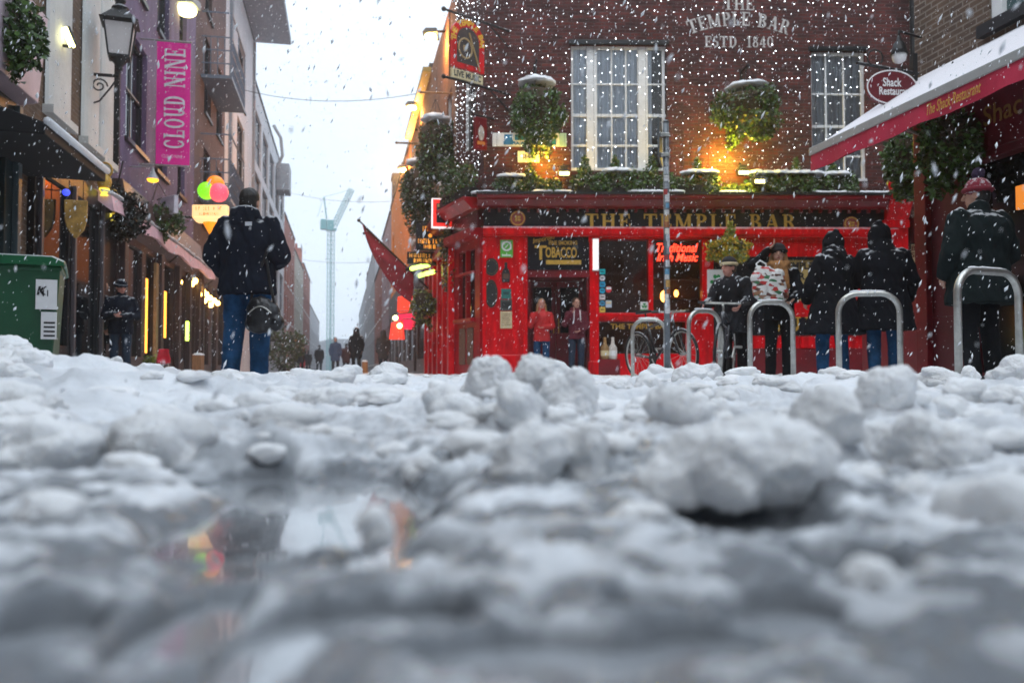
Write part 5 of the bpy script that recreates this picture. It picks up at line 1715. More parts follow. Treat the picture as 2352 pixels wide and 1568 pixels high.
def clover(m, cx, cz, s, y):
    for a in (90, 210, 330):
        ca, sa = math.cos(R(a)), math.sin(R(a))
        lx_, lz_ = cx + s * .48 * ca, cz + s * .48 * sa
        pts = []
        for k in range(20):
            tt = 2 * math.pi * k / 20
            hx, hy = 16 * math.sin(tt) ** 3 / 34, (13 * math.cos(tt) - 5 * math.cos(2 * tt) - 2 * math.cos(3 * tt) - math.cos(4 * tt)) / 34
            hx, hy = hx * s, hy * s
            r_ = R(a - 90)
            pts.append((lx_ + hx * math.cos(r_) - hy * math.sin(r_), y - .0004 * (a // 100), lz_ + hx * math.sin(r_) + hy * math.cos(r_)))
        m.add(pts, [tuple(range(20))])
    m.add([(cx - .03 * s, y, cz), (cx + .03 * s, y, cz), (cx + .2 * s, y, cz - .8 * s), (cx + .1 * s, y, cz - .82 * s)], [(0, 1, 2, 3)])


t, w_, h = plate('clover_poster', 'white poster with a green clover and green foot beside the yellow flowers', 1625, 1668, 619, 692, -.16, WHITE, 'poster')
m = MB(); clover(m, 0, .09, .17, -.005); m.box(-w_ / 2, w_ / 2, -.006, -.001, -h / 2, -h / 2 + .17); m.build('print', GRN2, t)
t, w_, h = plate('clover_sticker', 'small white sticker with a green clover in the lower corner of the first window', 1471, 1489, 693, 718, -.075, WHITE, 'sticker', .012)
m = MB(); clover(m, 0, .03, .07, -.004); m.box(-w_ / 2, w_ / 2, -.005, -.001, -h / 2, -h / 2 + .07); m.build('print', GRN2, t)
stc = [((.0, .5, .55), 'pale blue'), ((.75, .75, .8), 'white'), ((.02, .35, .6), 'mid blue'), ((.02, .45, .7), 'bright blue'), ((.75, .7, .7), 'grey white'), ((.05, .3, .5), 'deep blue'), ((.8, .6, .1), 'yellow')]
for k, (cl, cn) in enumerate(stc):
    t, w_, h = plate('window_sticker', 'small %s sticker on the left edge of the first window' % cn, 1377, 1390, 618 + k * 14.5, 630 + k * 14.5, -.07, M('sticker_' + cn.replace(' ', '_'), cl, .5), 'sticker', .01, shape='oval' if k % 2 else 'box', bevel=0)
    m = MB(); m.box(-.03, .03, -.003, 0, -.01, .01); m.build('print', DKPL, t)
t, w_, h = plate('window_sticker', 'round red and white sticker on the first window', 1391, 1405, 657, 672, -.068, M('sticker_red', (.7, .03, .04), .5), 'sticker', .01, shape='oval', bevel=0)
m = MB(); m.box(-w_ * .4, w_ * .4, -.003, 0, 0, h * .35); m.build('print', WHITE, t)
t, w_, h = plate('window_sticker', 'square pale sticker under the round red one', 1391, 1405, 690, 706, -.068, M('sticker_pale', (.5, .6, .7), .5), 'sticker', .01)
m = MB(); m.box(-w_ * .4, w_ * .4, -.003, 0, 0, h * .35); m.build('print', CREAM, t)

NEON = emat('neon_red', (1.0, .05, .02), 3.2)
q = FP.loc(1556, 581, -.10)
t = thing('neon_sign', 'glowing red neon script sign across the top of the second window', 'neon sign', FP.w(q[0], -.10, q[1]), FP.a)
m = MB(); text(m, 'Traditional', 0, .10, .26, 0, shear=.35, bold=.004, width=.88); text(m, 'Irish Music', .0, -.10, .24, 0, shear=.35, bold=.004, width=.88); m.build('tube_script', NEON, t)
m = MB(); m.box(-.46, .46, .03, .04, -.22, .22); m.build('backboard', M('smoked_acrylic', (.05, .006, .006), .2), t)

t, w_, h = plate('street_name_sign', 'blue and white street name sign low on the brick beside the large window', 1131, 1301, 306, 336, -.04, WHITE, 'sign', .03)
m = MB()
BLU = M('sign_blue', (.03, .20, .42), .5, 0, .1, 6)
m.box(-w_ * .34, -w_ * .22, -.003, 0, -h * .38, h * .38); m.box(-w_ * .20, -w_ * .02, -.003, 0, -h * .05, h * .38); m.box(.0, w_ * .12, -.003, 0, -h * .2, h * .38); m.box(w_ * .15, w_ * .36, -.003, 0, -h * .38, h * .1)
text(m, 'BARRA AN TEAMPAILL', 0, -h * .28, .09, -.004, bold=.004, width=w_ * .7); m.build('lettering', BLU, t)
m = MB(); m.box(w_ * .40, w_ * .5, -.003, 0, -h * .5, h * .5); text(m, '2', w_ * .45, 0, .2, -.006); m.build('end_panel', M('pale_teal', (.35, .55, .5), .5), t)
t, w_, h = plate('small_plaque', 'small white rectangular plaque with dark print under the street name sign', 1189, 1239, 347, 373, -.03, WHITE, 'plaque')
m = MB(); scribble(m, 0, 0, w_ * .7, h * .5, -.001, 12); m.build('print', DKPL, t)

# the arched hanging sign at the corner
FG = Frame(-.07, 18.0, math.atan2(1.1, 1.28))
t = thing('arched_sign', 'red arched pub sign with yellow lettering, a barrel picture and two cream boards', 'sign', FG.w(0, 0, 0), FG.a)
def gx(px, py): return FG.loc(px, py, 0)
a, b_ = gx(1033, 150), gx(1110, 60)
cx, r = (a[0] + b_[0]) / 2, (b_[0] - a[0]) / 2
zb, zsp = a[1], gx(1070, 95)[1]
arc = [(cx + r * math.cos(k * math.pi / 16), zsp + r * math.sin(k * math.pi / 16)) for k in range(17)]
m = MB(); m.prism([(cx - r, zb), (cx - r * 1.0, zsp)] + arc[::-1][1:-1] + [(cx + r, zsp), (cx + r, zb)], -.04, .04); m.build('sign_board', RED, t, bevel=.008)
r2 = r * .66
arc = [(cx + r2 * math.cos(k * math.pi / 16), zsp - .02 + r2 * math.sin(k * math.pi / 16)) for k in range(17)]
m = MB(); m.prism([(cx - r2, zb + .1)] + arc[::-1] + [(cx + r2, zb + .1)], -.05, -.041); m.build('picture', M('dark_picture', (.035, .02, .016), .5, 0, .6, 8), t)
m = MB(); m.tube([(cx - .08 + .17 * math.cos(k * .314), -.056, zsp - .18 + .2 * math.sin(k * .314)) for k in range(20)], .02, 5, 0, True); m.tube([(cx + .02, -.056, zsp + .16), (cx + .30, -.056, zb + .02)], .02, 5)
m.box(cx - .13, cx - .03, -.06, -.051, zsp - .23, zsp - .12); m.build('barrel_and_neck', M('tan_paint', (.42, .28, .12), .5, 0, .3, 10), t)
m = MB()
st_ = 'THE TEMPLE BAR'
for k, ch in enumerate(st_):
    th_ = math.pi * (1.02 - 1.04 * k / (len(st_) - 1))
    if ch != ' ': text(m, ch, cx + r * .83 * math.cos(th_), zsp + r * .83 * math.sin(th_), .17, -.041, bold=.008, tilt=th_ - math.pi / 2)
m.build('lettering', M('yellow_letter', (.8, .42, .02), .5), t)
for wd, p0, p1 in (('DUBLIN', 140, 162), ('LIVE MUSIC', 166, 189)):
    za, zb_ = gx(1075, p1)[1], gx(1075, p0)[1]
    m = MB(); m.box(cx - r * .93, cx + r * .93, -.03, .03, za + .01, zb_ - .01); bo = m.build('name_board', CREAM, t, bevel=.006)
    m = MB(); text(m, wd, cx, (za + zb_) / 2, .17, -.03, bold=.006, width=r * (1.2 if wd == 'DUBLIN' else 1.6)); m.build('lettering', BLACK, bo)
m = MB()
for py in (45, 195):
    z = gx(1090, py)[1]; xl = gx(1019, py)[0]
    m.tube([(xl, 0, z), (.02, 0, z)], .025, 6); m.ell((xl, 0, z), .05, 8, 6)
    m.tube([(0, 0, z - .35), (-.5, 0, z - .04)], .018, 5)
m.tube([(xl + .15, 0, gx(1090, 45)[1]), (xl + .15, 0, z)], .012, 5)
m.build('bracket', IRON, t)

# projecting signs down the side
def hang_sign(label, px0, px1, py0, py1, Y, mat, ang=11, name='projecting_sign'):
    fr = Frame(at((px0 + px1) / 2, 800, Y).x, Y, R(ang))
    a = fr.loc(px0, py1); b_ = fr.loc(px1, py0)
    cx = (a[0] + b_[0]) / 2
    t = thing(name, label, 'sign', fr.w(cx, 0, (a[1] + b_[1]) / 2), fr.a, 'projecting signs along the side street')
    w_, h = b_[0] - a[0], b_[1] - a[1]
    m = MB(); m.box(-w_ / 2, w_ / 2, -.05, .05, -h / 2, h / 2); m.build('panel', mat, t, bevel=.01)
    return t, w_, h


t, w_, h = hang_sign('narrow red projecting sign with an oval picture at the pub corner', 1089, 1116, 273, 343, 17.75, RED_DK, 30)
m = MB(); m.lathe([(.07, -.06), (.07, -.051)], (0, 0, 0), 16, 0, 'y'); o = m.build('oval_picture', M('pale_picture', (.5, .45, .42), .5, 0, .5, 25), t); o.scale = (1, 1, 2.2)
m = MB(); m.box(-.09, .09, -.057, -.052, -.24, -.17); m.build('bottle_print', M('orange_print', (.55, .2, .05), .5), t)
m = MB(); m.tube([(-w_ / 2, 0, h / 2 + .05), (w_ / 2 + .35, .1, h / 2 + .05)], .02, 5); m.build('bracket', IRON, t)
t, w_, h = hang_sign('lit red bar sign with white edge and a black centre', 991, 1044, 458, 524, 19.4, emat('lit_white_edge', (1, .9, .88), .8))
m = MB(); m.box(-w_ * .45, w_ * .46, -.06, -.051, -h * .45, h * .46); m.build('red_face', emat('lit_red', (1, .03, .02), .75), t)
m = MB(); m.box(-w_ * .30, w_ * .30, -.068, -.061, -h * .33, h * .33); m.build('black_centre', BLACK, t)
m = MB(); m.box(-w_ * .26, w_ * .26, -.074, -.069, h * .20, h * .30); text(m, 'GUINNESS', 0, .06, .09, -.069, bold=.002, width=w_ * .4); m.build('gold_print', M('pale_gold', (.75, .55, .25), .5), t)
t, w_, h = hang_sign('black projecting sign with three orange lines of lettering', 955, 1020, 515, 575, 21.5, BLACK)
m = MB(); scribble(m, 0, h * .3, w_ * .8, .12, -.052, 1); m.ell((0, -.055, h * .05), (.05, .01, .05), 10, 6); scribble(m, 0, -h * .16, w_ * .85, .12, -.052, 2); scribble(m, 0, -h * .36, w_ * .45, .10, -.052, 3); m.build('lettering', emat('orange_letter', (1, .36, .04), .9), t)
m = MB(); m.tube([(-w_ / 2 - .2, 0, h / 2 + .05), (w_ / 2 + .6, .1, h / 2 + .05)], .018, 5); m.tube([(-w_ / 2, 0, -h / 2 - .04), (w_ / 2 + .6, .1, -h / 2 - .04)], .018, 5); m.build('bracket', IRON, t)
t, w_, h = hang_sign('lower black sign board with small orange lettering', 935, 1002, 580, 606, 22.0, BLACK)
m = MB(); scribble(m, 0, .06, w_ * .85, .10, -.052, 6); scribble(m, 0, -.07, w_ * .7, .10, -.052, 7); m.build('lettering', emat('orange_letter2', (1, .40, .06), .7), t)
for k, (p0, p1, yy, Y) in enumerate(((945, 985, 612, 22.6), (962, 996, 628, 22.2))):
    a, b_ = at(p0, yy + 5, Y), at(p1, yy - 4, Y - .5)
    t = thing('green_tube_light', ['upper glowing green tube light beside the flag', 'lower glowing green tube light beside the flag'][k], 'lamp', a, 0, 'green tube lights')
    m = MB(); m.cyl((0, 0, 0), b_ - a, .055, None, 10); m.build('tube', LIME, t, smooth=True)
    m = MB(); m.cyl((0, 0, 0), -(b_ - a) * .25, .06, None, 10); m.box((b_ - a).x, (b_ - a).x + .5, (b_ - a).y - .02, (b_ - a).y + .02, (b_ - a).z - .02, (b_ - a).z + .02); m.build('holder', BLACK, t)
for k, (px, py, cl, lab) in enumerate(((912, 760, (1, .05, .03), 'glowing red square lantern low on the far shops'), (930, 700, (1, .06, .03), 'red ribbon shaped light under the flag'), (935, 738, (1, .02, .08), 'crimson lantern beside the green plant'))):
    p = at(px, py, 25 + k)
    t = thing('red_lantern', lab, 'lantern', p, 0)
    m = MB(); m.hexa([(-.22, -.15, -.25), (.22, -.15, -.25), (.22, .15, -.25), (-.22, .15, -.25)], [(-.16 - .06 * k, -.1, .25), (.16 + .1 * k, -.1, .3), (.16, .1, .3), (-.16, .1, .25)]); m.build('shade', emat('red_lantern_glow_%d' % k, cl, .8), t, bevel=.03)
    m = MB(); m.tube([(0, 0, .25), (0, 0, .5), (.5, .1, .55)], .02, 5); m.build('hook', IRON, t)
for k, (px, py) in enumerate(((908, 730), (918, 748))):
    t = thing('yellow_lamp', ['small round yellow lamp above the red square lantern', 'small round yellow lamp touching the red square lantern'][k], 'lamp', at(px, py, 24.5), 0)
    m = MB(); m.ell((0, 0, 0), .075, 12, 8); m.build('globe', YELLOW, t, smooth=True)
    m = MB(); m.tube([(0, 0, .06), (.1, 0, .2), (.6, .1, .2)], .015, 5); m.build('arm', IRON, t)

# lamps under the eaves of the side street
for k, (px, py, wpx) in enumerate(((990, 82, 1018), (946, 245, 962), (925, 388, 934))):
    Y = YS(wpx)
    p = at(px, py, Y - .6)
    wx = at(wpx, py, Y)
    t = thing('eaves_lamp', ['highest lit street lamp on a short arm under the eaves', 'middle lit street lamp on the warm brick house', 'lowest lit street lamp over the orange house'][k], 'street lamp', p, 0, 'street lamps on arms under the eaves')
    m = MB(); m.hexa([(-.20, -.30, -.02), (.20, -.30, -.02), (.20, .30, -.02), (-.20, .30, -.02)], [(-.12, -.2, .13), (.16, -.2, .13), (.16, .2, .13), (-.12, .2, .13)]); m.tube([(.1, 0, .1), wx - p + Vector((.2, 0, .12))], .04, 6); m.build('housing', IRON, t, bevel=.02)
    m = MB(); m.ell((0, 0, -.04), (.17, .26, .07), 12, 8); m.build('lens', YELLOW, t, smooth=True)
    lamp_light('lamp_light', t, (.12, 0, -.25), 110 if k < 2 else 900, (1, .45, .10), size=.1)
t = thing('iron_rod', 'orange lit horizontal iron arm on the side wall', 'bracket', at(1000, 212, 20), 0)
m = MB(); m.tube([(-.35, 0, 0), (.4, .1, 0)], .025, 6); m.ell((-.35, 0, 0), .04, 8, 6); m.build('rod', M('lamplit_rod', (.4, .16, .05), .5), t)  # orange of the lamplight is painted into the rod colour
t = thing('iron_rod', 'dark iron arm sticking out over the street above the orange house', 'bracket', at(930, 328, 30), 0)
m = MB(); m.tube([(-.3, 0, 0), (1.0, .2, 0)], .035, 6); m.ell((-.3, 0, 0), .05, 8, 6); m.build('rod', IRON, t)

# flag
Yf = 23.5
tip, base_ = at(828, 510, Yf), at(958, 636, Yf + .5)
t = thing('flag', 'dark red flag hanging from a slanted black pole on the pub side', 'flag', base_, 0)
m = MB(); d = tip - base_; m.tube([Vector((.75, .15, -.75)), d * 1.03], [.03, .022], 8); m.ell(d * 1.03, .05, 8, 6); d2 = at(836, 536, Yf + .3) - base_; m.tube([Vector((.75, .35, -.70)), d2], .02, 6); m.ell(d2, .04, 8, 6); m.build('pole', IRON, t)
nu, nv = 26, 14
vs = []
for i in range(nu + 1):
    u = i / nu
    top = at(835 + 117 * u, 518 + 112 * u, Yf + .45 * u) - base_
    q0, q1, q2 = Vector((835, 518)), Vector((862, 640)), Vector((944, 694))
    qb = q0 * (1 - u) ** 2 + q1 * 2 * u * (1 - u) + q2 * u * u
    low = at(qb.x, qb.y, Yf + .45 * u + .1) - base_
    for j in range(nv + 1):
        v = j / nv
        vs.append(top.lerp(low, v) + Vector((0, .16 * math.sin(5.0 * v + 5 * u) * (.3 + v), .02 * math.sin(9 * u + 3 * v))))
m = MB(); m.add(vs, [(i * (nv + 1) + j, i * (nv + 1) + j + 1, (i + 1) * (nv + 1) + j + 1, (i + 1) * (nv + 1) + j) for i in range(nu) for j in range(nv)])
o = m.build('cloth', M('flag_cloth', (.36, .012, .035), .7, 0, .35, 4, .2, 12), t, smooth=True)
so_ = o.modifiers.new('thick', 'SOLIDIFY'); so_.thickness = .008

# oval restaurant sign on its bracket, lamp, notice board, partition
Yo = 10.6
fo = Frame(at(2045, 800, Yo).x, Yo, R(4))
t = thing('oval_sign', 'oval maroon restaurant sign with white lettering on an iron bracket', 'sign', fo.w(0, 0, 0), fo.a)
a, b_ = fo.loc(1989, 240), fo.loc(2103, 165)
cx, cz, rx, rz = (a[0] + b_[0]) / 2, (a[1] + b_[1]) / 2, (b_[0] - a[0]) / 2, (b_[1] - a[1]) / 2
pts = [(cx + rx * math.cos(k * math.pi / 24), cz + rz * math.sin(k * math.pi / 24)) for k in range(48)]
m = MB(); m.prism(pts[::-1], -.03, .03); m.build('panel', M('maroon', (.13, .008, .016), .4, 0, .2, 4), t)
m = MB(); m.tube([(cx + rx * .98 * math.cos(k * math.pi / 24), -.03, cz + rz * .98 * math.sin(k * math.pi / 24)) for k in range(48)], .009, 5, 0, True)
text(m, 'Shack', cx - .0, cz + .055, .15, -.031, bold=.003, width=.24); text(m, 'Restaurant', cx + .04, cz - .055, .14, -.031, bold=.003, width=.42); m.build('lettering', WHITE, t)
m = MB(); zb = fo.loc(2045, 152)[1]
m.tube([(fo.loc(1968, 148)[0], 0, zb + .03), (fo.loc(2125, 160)[0] + .05, .25, zb)], .022, 6)
m.tube([(cx - .15, 0, cz + rz), (cx - .15, 0, zb)], .01, 4); m.tube([(cx + .15, 0, cz + rz), (cx + .15, 0, zb)], .01, 4)
m.tube([(cx - .2 + .1 * math.cos(k * .35), 0, zb + .1 + .1 * math.sin(k * .35)) for k in range(-2, 13)], .012, 5); m.box(fo.loc(2118, 160)[0], fo.loc(2128, 160)[0], .2, .3, zb - .2, zb + .25)
m.build('bracket', IRON, t)
t = thing('wall_lamp', 'black bell shaped wall lamp with a white globe above the oval sign', 'lamp', fo.w(fo.loc(2075, 120)[0], .1, fo.loc(2075, 130)[1]), 0)
m = MB(); m.lathe([(.11, .06), (.09, .12), (.07, .2), (.03, .24), (.02, .3)], (0, 0, 0), 14); m.tube([(0, 0, .28), (0, 0, .36), (.15, .15, .40), (.4, .25, .38)], .016, 6); m.build('shade', IRON, t, smooth=True)
m = MB(); m.lathe([(.03, -.05), (.075, -.02), (.09, .04), (.085, .075)], (0, 0, 0), 14); m.build('globe', M('milk_glass', (.75, .75, .75), .3), t, smooth=True)
fn = Frame(at(2108, 800, 15.5).x, 15.5, 0)
t, w_, h = plate('notice_board', 'small cream notice board with brown lettering right of the pub', 2093, 2124, 561, 611, 0, CREAM, 'sign', .03, fr=fn)
m = MB(); text(m, 'Beer', 0, h * .3, .13, -.004, bold=.004); text(m, 'Shop', 0, 0, .13, -.004, bold=.004); text(m, 'Art', .03, -h * .32, .13, -.004, bold=.004); m.build('lettering', M('brown_letter', (.16, .04, .02), .6), t)
m = MB(); m.box(-w_ / 2 - .02, -w_ / 2, -.01, .03, -h / 2 - .02, h / 2 + .02); m.box(w_ / 2, w_ / 2 + .02, -.01, .03, -h / 2 - .02, h / 2 + .02); m.box(-w_ / 2, w_ / 2, -.01, .03, h / 2, h / 2 + .02); m.box(-.03, .03, .031, .06, -h / 2 - 1.85, h / 2); m.build('frame', BLACK, t)
a = at(2068, 662, 12.4); b_ = at(2185, 655, 10.8)
ang = math.atan2(b_.y - a.y, b_.x - a.x)
Lp = (b_ - a).xy.length
t = thing('red_partition', 'low dark red panelled partition outside the restaurant', 'partition', (a.x, a.y, 0), ang)
m = MB(); m.box(-1.6, Lp + .6, 0, .06, 0, a.z - .04); m.build('panel', M('partition_red', (.17, .006, .012), .45, 0, .25, 3, .1, 30), t, bevel=.01)
m = MB(); m.box(-1.65, Lp + .65, -.03, .09, a.z - .038, a.z); m.build('top_rail', RED, t, bevel=.01)

# ------------------------------------------------------------------ left side of the street
# banner
fb = Frame(at(398, 800, 18).x, 18, R(11))
a, b_ = fb.loc(357, 376), fb.loc(438, 101)
t = thing('banner', 'tall bright pink banner with white vertical lettering', 'banner', fb.w((a[0] + b_[0]) / 2, 0, (a[1] + b_[1]) / 2), fb.a)
w_, h = b_[0] - a[0], b_[1] - a[1]
m = MB()
vs = []
for i in range(25):
    z = -h / 2 + h * i / 24; y = .015 * math.sin(i * .7)
    vs += [(-w_ / 2, y, z), (w_ / 2, y + .02, z), (w_ / 2, y + .032, z), (-w_ / 2, y + .012, z)]
m.add(vs, [(i * 4 + k, i * 4 + (k + 1) % 4, i * 4 + 4 + (k + 1) % 4, i * 4 + 4 + k) for i in range(24) for k in range(4)])
m.build('cloth', M('banner_pink', (.95, .012, .33), .6, 0, .08, 3), t)
m = MB(); serif(m, 'CLOUD NINE', .03, .10, w_ * .62, -.012, width=h * .82, vertical=True, gap=.16)
text(m, 'CLOUD NINE', .0, -h * .44, .1, -.03, width=w_ * .6)
m.build('lettering', M('banner_white', (.8, .74, .78), .6), t)
m = MB()
for z in (h / 2 + .03, -h / 2 - .03): m.tube([(-w_ / 2 - .55, 0, z), (w_ / 2 + .03, 0, z)], .018, 6)
m.build('pole', STEEL, t)

# lantern street lamp
Yl = 14.2
p = at(275, 100, Yl)
t = thing('lantern', 'black wall lantern with frosted glass on a scrolled iron bracket', 'street lamp', p, R(20))
s = 1.0
m = MB()
m.hexa([(-.21, -.21, .30), (.21, -.21, .30), (.21, .21, .30), (-.21, .21, .30)], [(-.30, -.30, .34), (.30, -.30, .34), (.30, .30, .34), (-.30, .30, .34)])
m.hexa([(-.28, -.28, .341), (.28, -.28, .341), (.28, .28, .341), (-.28, .28, .341)], [(-.10, -.10, .56), (.10, -.10, .56), (.10, .10, .56), (-.10, .10, .56)])
m.lathe([(.12, .56), (.14, .60), (.05, .66), (.09, .71), (.09, .74), (.02, .8)], (0, 0, 0), 10)
for sx_, sy_ in ((1, 1), (1, -1), (-1, 1), (-1, -1)): m.tube([(.16 * sx_, .16 * sy_, -.24), (.23 * sx_, .23 * sy_, .32)], .017, 5)
m.box(-.17, .17, -.17, .17, -.27, -.23); m.lathe([(.15, -.27), (.05, -.40), (.06, -.44), (.02, -.50)], (0, 0, 0), 10)
m.build('frame', IRON, t, bevel=.004)
m = MB(); m.hexa([(-.15, -.15, -.225), (.15, -.15, -.225), (.15, .15, -.225), (-.15, .15, -.225)], [(-.215, -.215, .295), (.215, -.215, .295), (.215, .215, .295), (-.215, .215, .295)]); m.build('glass', M('frosted_glass', (.62, .58, .58), .4, 0, .1, 2), t)
wall = Vector((-4.35 - .197 * (Yl + .0), Yl, p.z)) - p
wall.rotate(Matrix.Rotation(-R(20), 3, 'Z'))
m = MB(); m.tube([(0, 0, -.44), (0, 0, -.56), Vector((wall.x, wall.y, -.52))], .028, 6)
sp_ = [Vector((wall.x * .62, wall.y * .62, -.72)) + Vector((.13 * (1 - k / 26) * math.cos(k * .45), 0, .13 * (1 - k / 26) * math.sin(k * .45))) for k in range(22)]
m.tube(sp_, .014, 5); m.tube([Vector((wall.x, wall.y, -1.05)), Vector((wall.x * .6, wall.y * .6, -.98)), Vector((wall.x * .25, wall.y * .25, -.75)), Vector((0, 0, -.55))], .016, 5)
m.box(wall.x - .05, wall.x + .05, wall.y - .06, wall.y + .06, -1.15, -.3)
m.build('bracket', IRON, t)

# square arm lamp
p = at(150, 85, 12.6)
t = thing('tube_lamp', 'black double arm lamp with a slanted lit yellow tube', 'lamp', p, 0)
m = MB(); q0, q1 = at(149, 66, 12.6) - p, at(166, 108, 12.6) - p
m.cyl(q0, q1, .045, None, 10); m.build('tube', YELLOW, t, smooth=True)
m = MB(); m.tube([q0, at(105, 58, 12.6) - p], .025, 6); m.tube([q1, at(95, 98, 12.6) - p], .025, 6); m.tube([q0 + Vector((.03, .03, .03)), q1 + Vector((.03, .03, .03))], .035, 6); m.build('arms', IRON, t)
p = at(428, 24, 22)
t = thing('eaves_lamp', 'lit oval lamp high on the mauve house', 'street lamp', p, 0)
m = MB(); m.ell((0, 0, 0), (.26, .3, .16), 14, 8); m.build('lens', YELLOW, t, smooth=True)
m = MB(); m.box(-.28, .28, -.3, .3, .1, .3); m.tube([(-.2, 0, .2), (-1.6, .3, .4)], .05, 6); m.build('housing', M('grey_housing', (.35, .36, .38), .5), t, bevel=.04)

# ivy at the top left
p = at(18, 50, 10.0)
t = thing('hanging_ivy', 'green ivy hanging over the pale pink sign band', 'plant', p, 0)
link('foliage', leaf_mesh('foliage', [((-.35, .1, .25), (.5, .4, .35), 1800), ((.05, 0, -.05), (.36, .3, .32), 1400), ((.22, 0, -.30), (.22, .2, .28), 600), ((.1, 0, -.5), (.1, .1, .25), 160), ((-.6, 0, .3), (.4, .3, .45), 900)], .075, LEAF, 51), t)
m = MB(); m.tube([(-1.0, .3, .5), (-.3, .1, .3), (.1, 0, 0), (.2, 0, -.5)], [.03, .025, .018, .01], 6); m.tube([(-.3, .1, .3), (-.1, -.1, .1), (-.05, -.1, -.3)], .012, 5); m.build('stem', M('bark', (.05, .035, .025), .9), t)

# shield, gold ornaments
fs_ = Frame(at(173, 800, 12.9).x, 12.9, R(20))
a, b_ = fs_.loc(146, 546), fs_.loc(202, 462)
w_, h = b_[0] - a[0], b_[1] - a[1]
t = thing('shield_sign', 'worn gold shield hanging in the dark shopfront', 'sign', fs_.w((a[0] + b_[0]) / 2, 0, (a[1] + b_[1]) / 2), fs_.a)
pts = [(-w_ / 2, h / 2), (w_ / 2, h / 2), (w_ * .48, .0), (w_ * .36, -h * .28), (w_ * .05, -h / 2), (-w_ * .05, -h / 2), (-w_ * .36, -h * .25), (-w_ * .47, 0)]
m = MB(); m.prism(pts[::-1], -.03, .03); m.build('panel', M('worn_gold', (.46, .26, .06), .5, .1, .6, 7, .3, 20), t, bevel=.012)
m = MB(); m.tube([(-w_ * .3, 0, h / 2), (-w_ * .3, 0, h / 2 + .3)], .008, 4); m.tube([(w_ * .3, 0, h / 2), (w_ * .3, 0, h / 2 + .3)], .008, 4); m.build('chain', IRON, t)
for k, (px, py) in enumerate(((240, 402), (256, 462))):
    Y = 14.6 + .8 * k
    t = thing('gold_ornament', ['gold ringed ornament at the end of the black canopy', 'gold ringed ornament at the near end of the pink awning'][k], 'ornament', at(px, py, Y), 0, 'gold ornaments on the canopy')
    m = MB(); m.tube([(.0 + .13 * math.cos(i * .314), 0, .08 + .13 * math.sin(i * .314)) for i in range(20)], .018, 6, 0, True); m.ell((0, 0, -.12), (.12, .12, .14), 12, 8); m.ell((-.1, 0, -.02), .07, 10, 6); m.build('body', GOLD, t, smooth=True)
    m = MB(); m.lathe([(.09, -.24), (.04, -.32), (.07, -.36)], (0, 0, 0), 10); m.build('drop', emat('yellow_lamp_glow_%d' % k, (1, .8, .1), 1.2), t)
for px, py, cl, lab, nm in ((152, 442, (.05, .08, 1), 'tiny blue light inside the dark shop', 'blue'), (97, 372, (1, .01, .02), 'red light box in the dark teal shop window', 'red'), (3, 146, (0, 1, .2), 'tiny green light on the pale sign band', 'green')):
    p = at(px, py, 12.3 if px > 10 else 10.4)
    t = thing('small_light', lab, 'light', p, 0)
    hh = .13 if nm == 'red' else .05
    m = MB(); m.ell((0, 0, 0), (.055, .05, hh), 10, 8); m.build('bulb', emat('light_' + nm, cl, 1.2), t, smooth=True)
    m = MB(); m.tube([(0, .03, 0), (-.2, .3, .1), (-.9, .5, .1)], .012, 4); m.build('cable', IRON, t)

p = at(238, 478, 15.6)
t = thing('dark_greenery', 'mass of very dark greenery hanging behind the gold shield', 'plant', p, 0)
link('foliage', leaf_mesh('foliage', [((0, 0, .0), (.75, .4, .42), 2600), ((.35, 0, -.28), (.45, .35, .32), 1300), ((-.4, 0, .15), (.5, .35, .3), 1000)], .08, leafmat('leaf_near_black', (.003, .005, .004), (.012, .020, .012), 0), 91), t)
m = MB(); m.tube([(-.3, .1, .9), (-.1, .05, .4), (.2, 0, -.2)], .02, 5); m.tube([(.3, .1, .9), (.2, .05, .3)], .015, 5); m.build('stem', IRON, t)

# hanging lamps with conical shades
for px, py, Y, lab in ((351, 412, 17, 'conical hanging lamp with an orange glow below the pink banner'), (484, 526, 24, 'small conical lamp with an orange glow behind the walking man')):
    p = at(px, py, Y)
    t = thing('cone_lamp', lab, 'lamp', p, 0, 'conical lamps over the shops')
    m = MB(); m.lathe([(.12, .0), (.05, .12), (.03, .18), (.02, .22)], (0, 0, 0), 14); m.tube([(0, 0, .2), (0, 0, .26), (-.5, .1, .28), (-1.1, .2, .22)], .014, 5); m.build('shade', M('pale_shade', (.4, .4, .42), .5), t)
    m = MB(); m.ell((0, 0, -.01), (.11, .11, .055), 12, 8); m.build('bulb', emat('orange_bulb_%d' % px, (1, .45, .02), 2.5), t, smooth=True)
t, w_, h = hang_sign('slanted white blank sign board under the pink banner', 371, 405, 448, 497, 18.5, M('blank_white', (.7, .68, .75), .5), -40, 'blank_sign')
m = MB(); m.tube([(-w_ / 2, 0, h / 2 + .02), (-w_ / 2 - .4, .1, h / 2 + .04)], .015, 5); m.build('bracket', IRON, t)

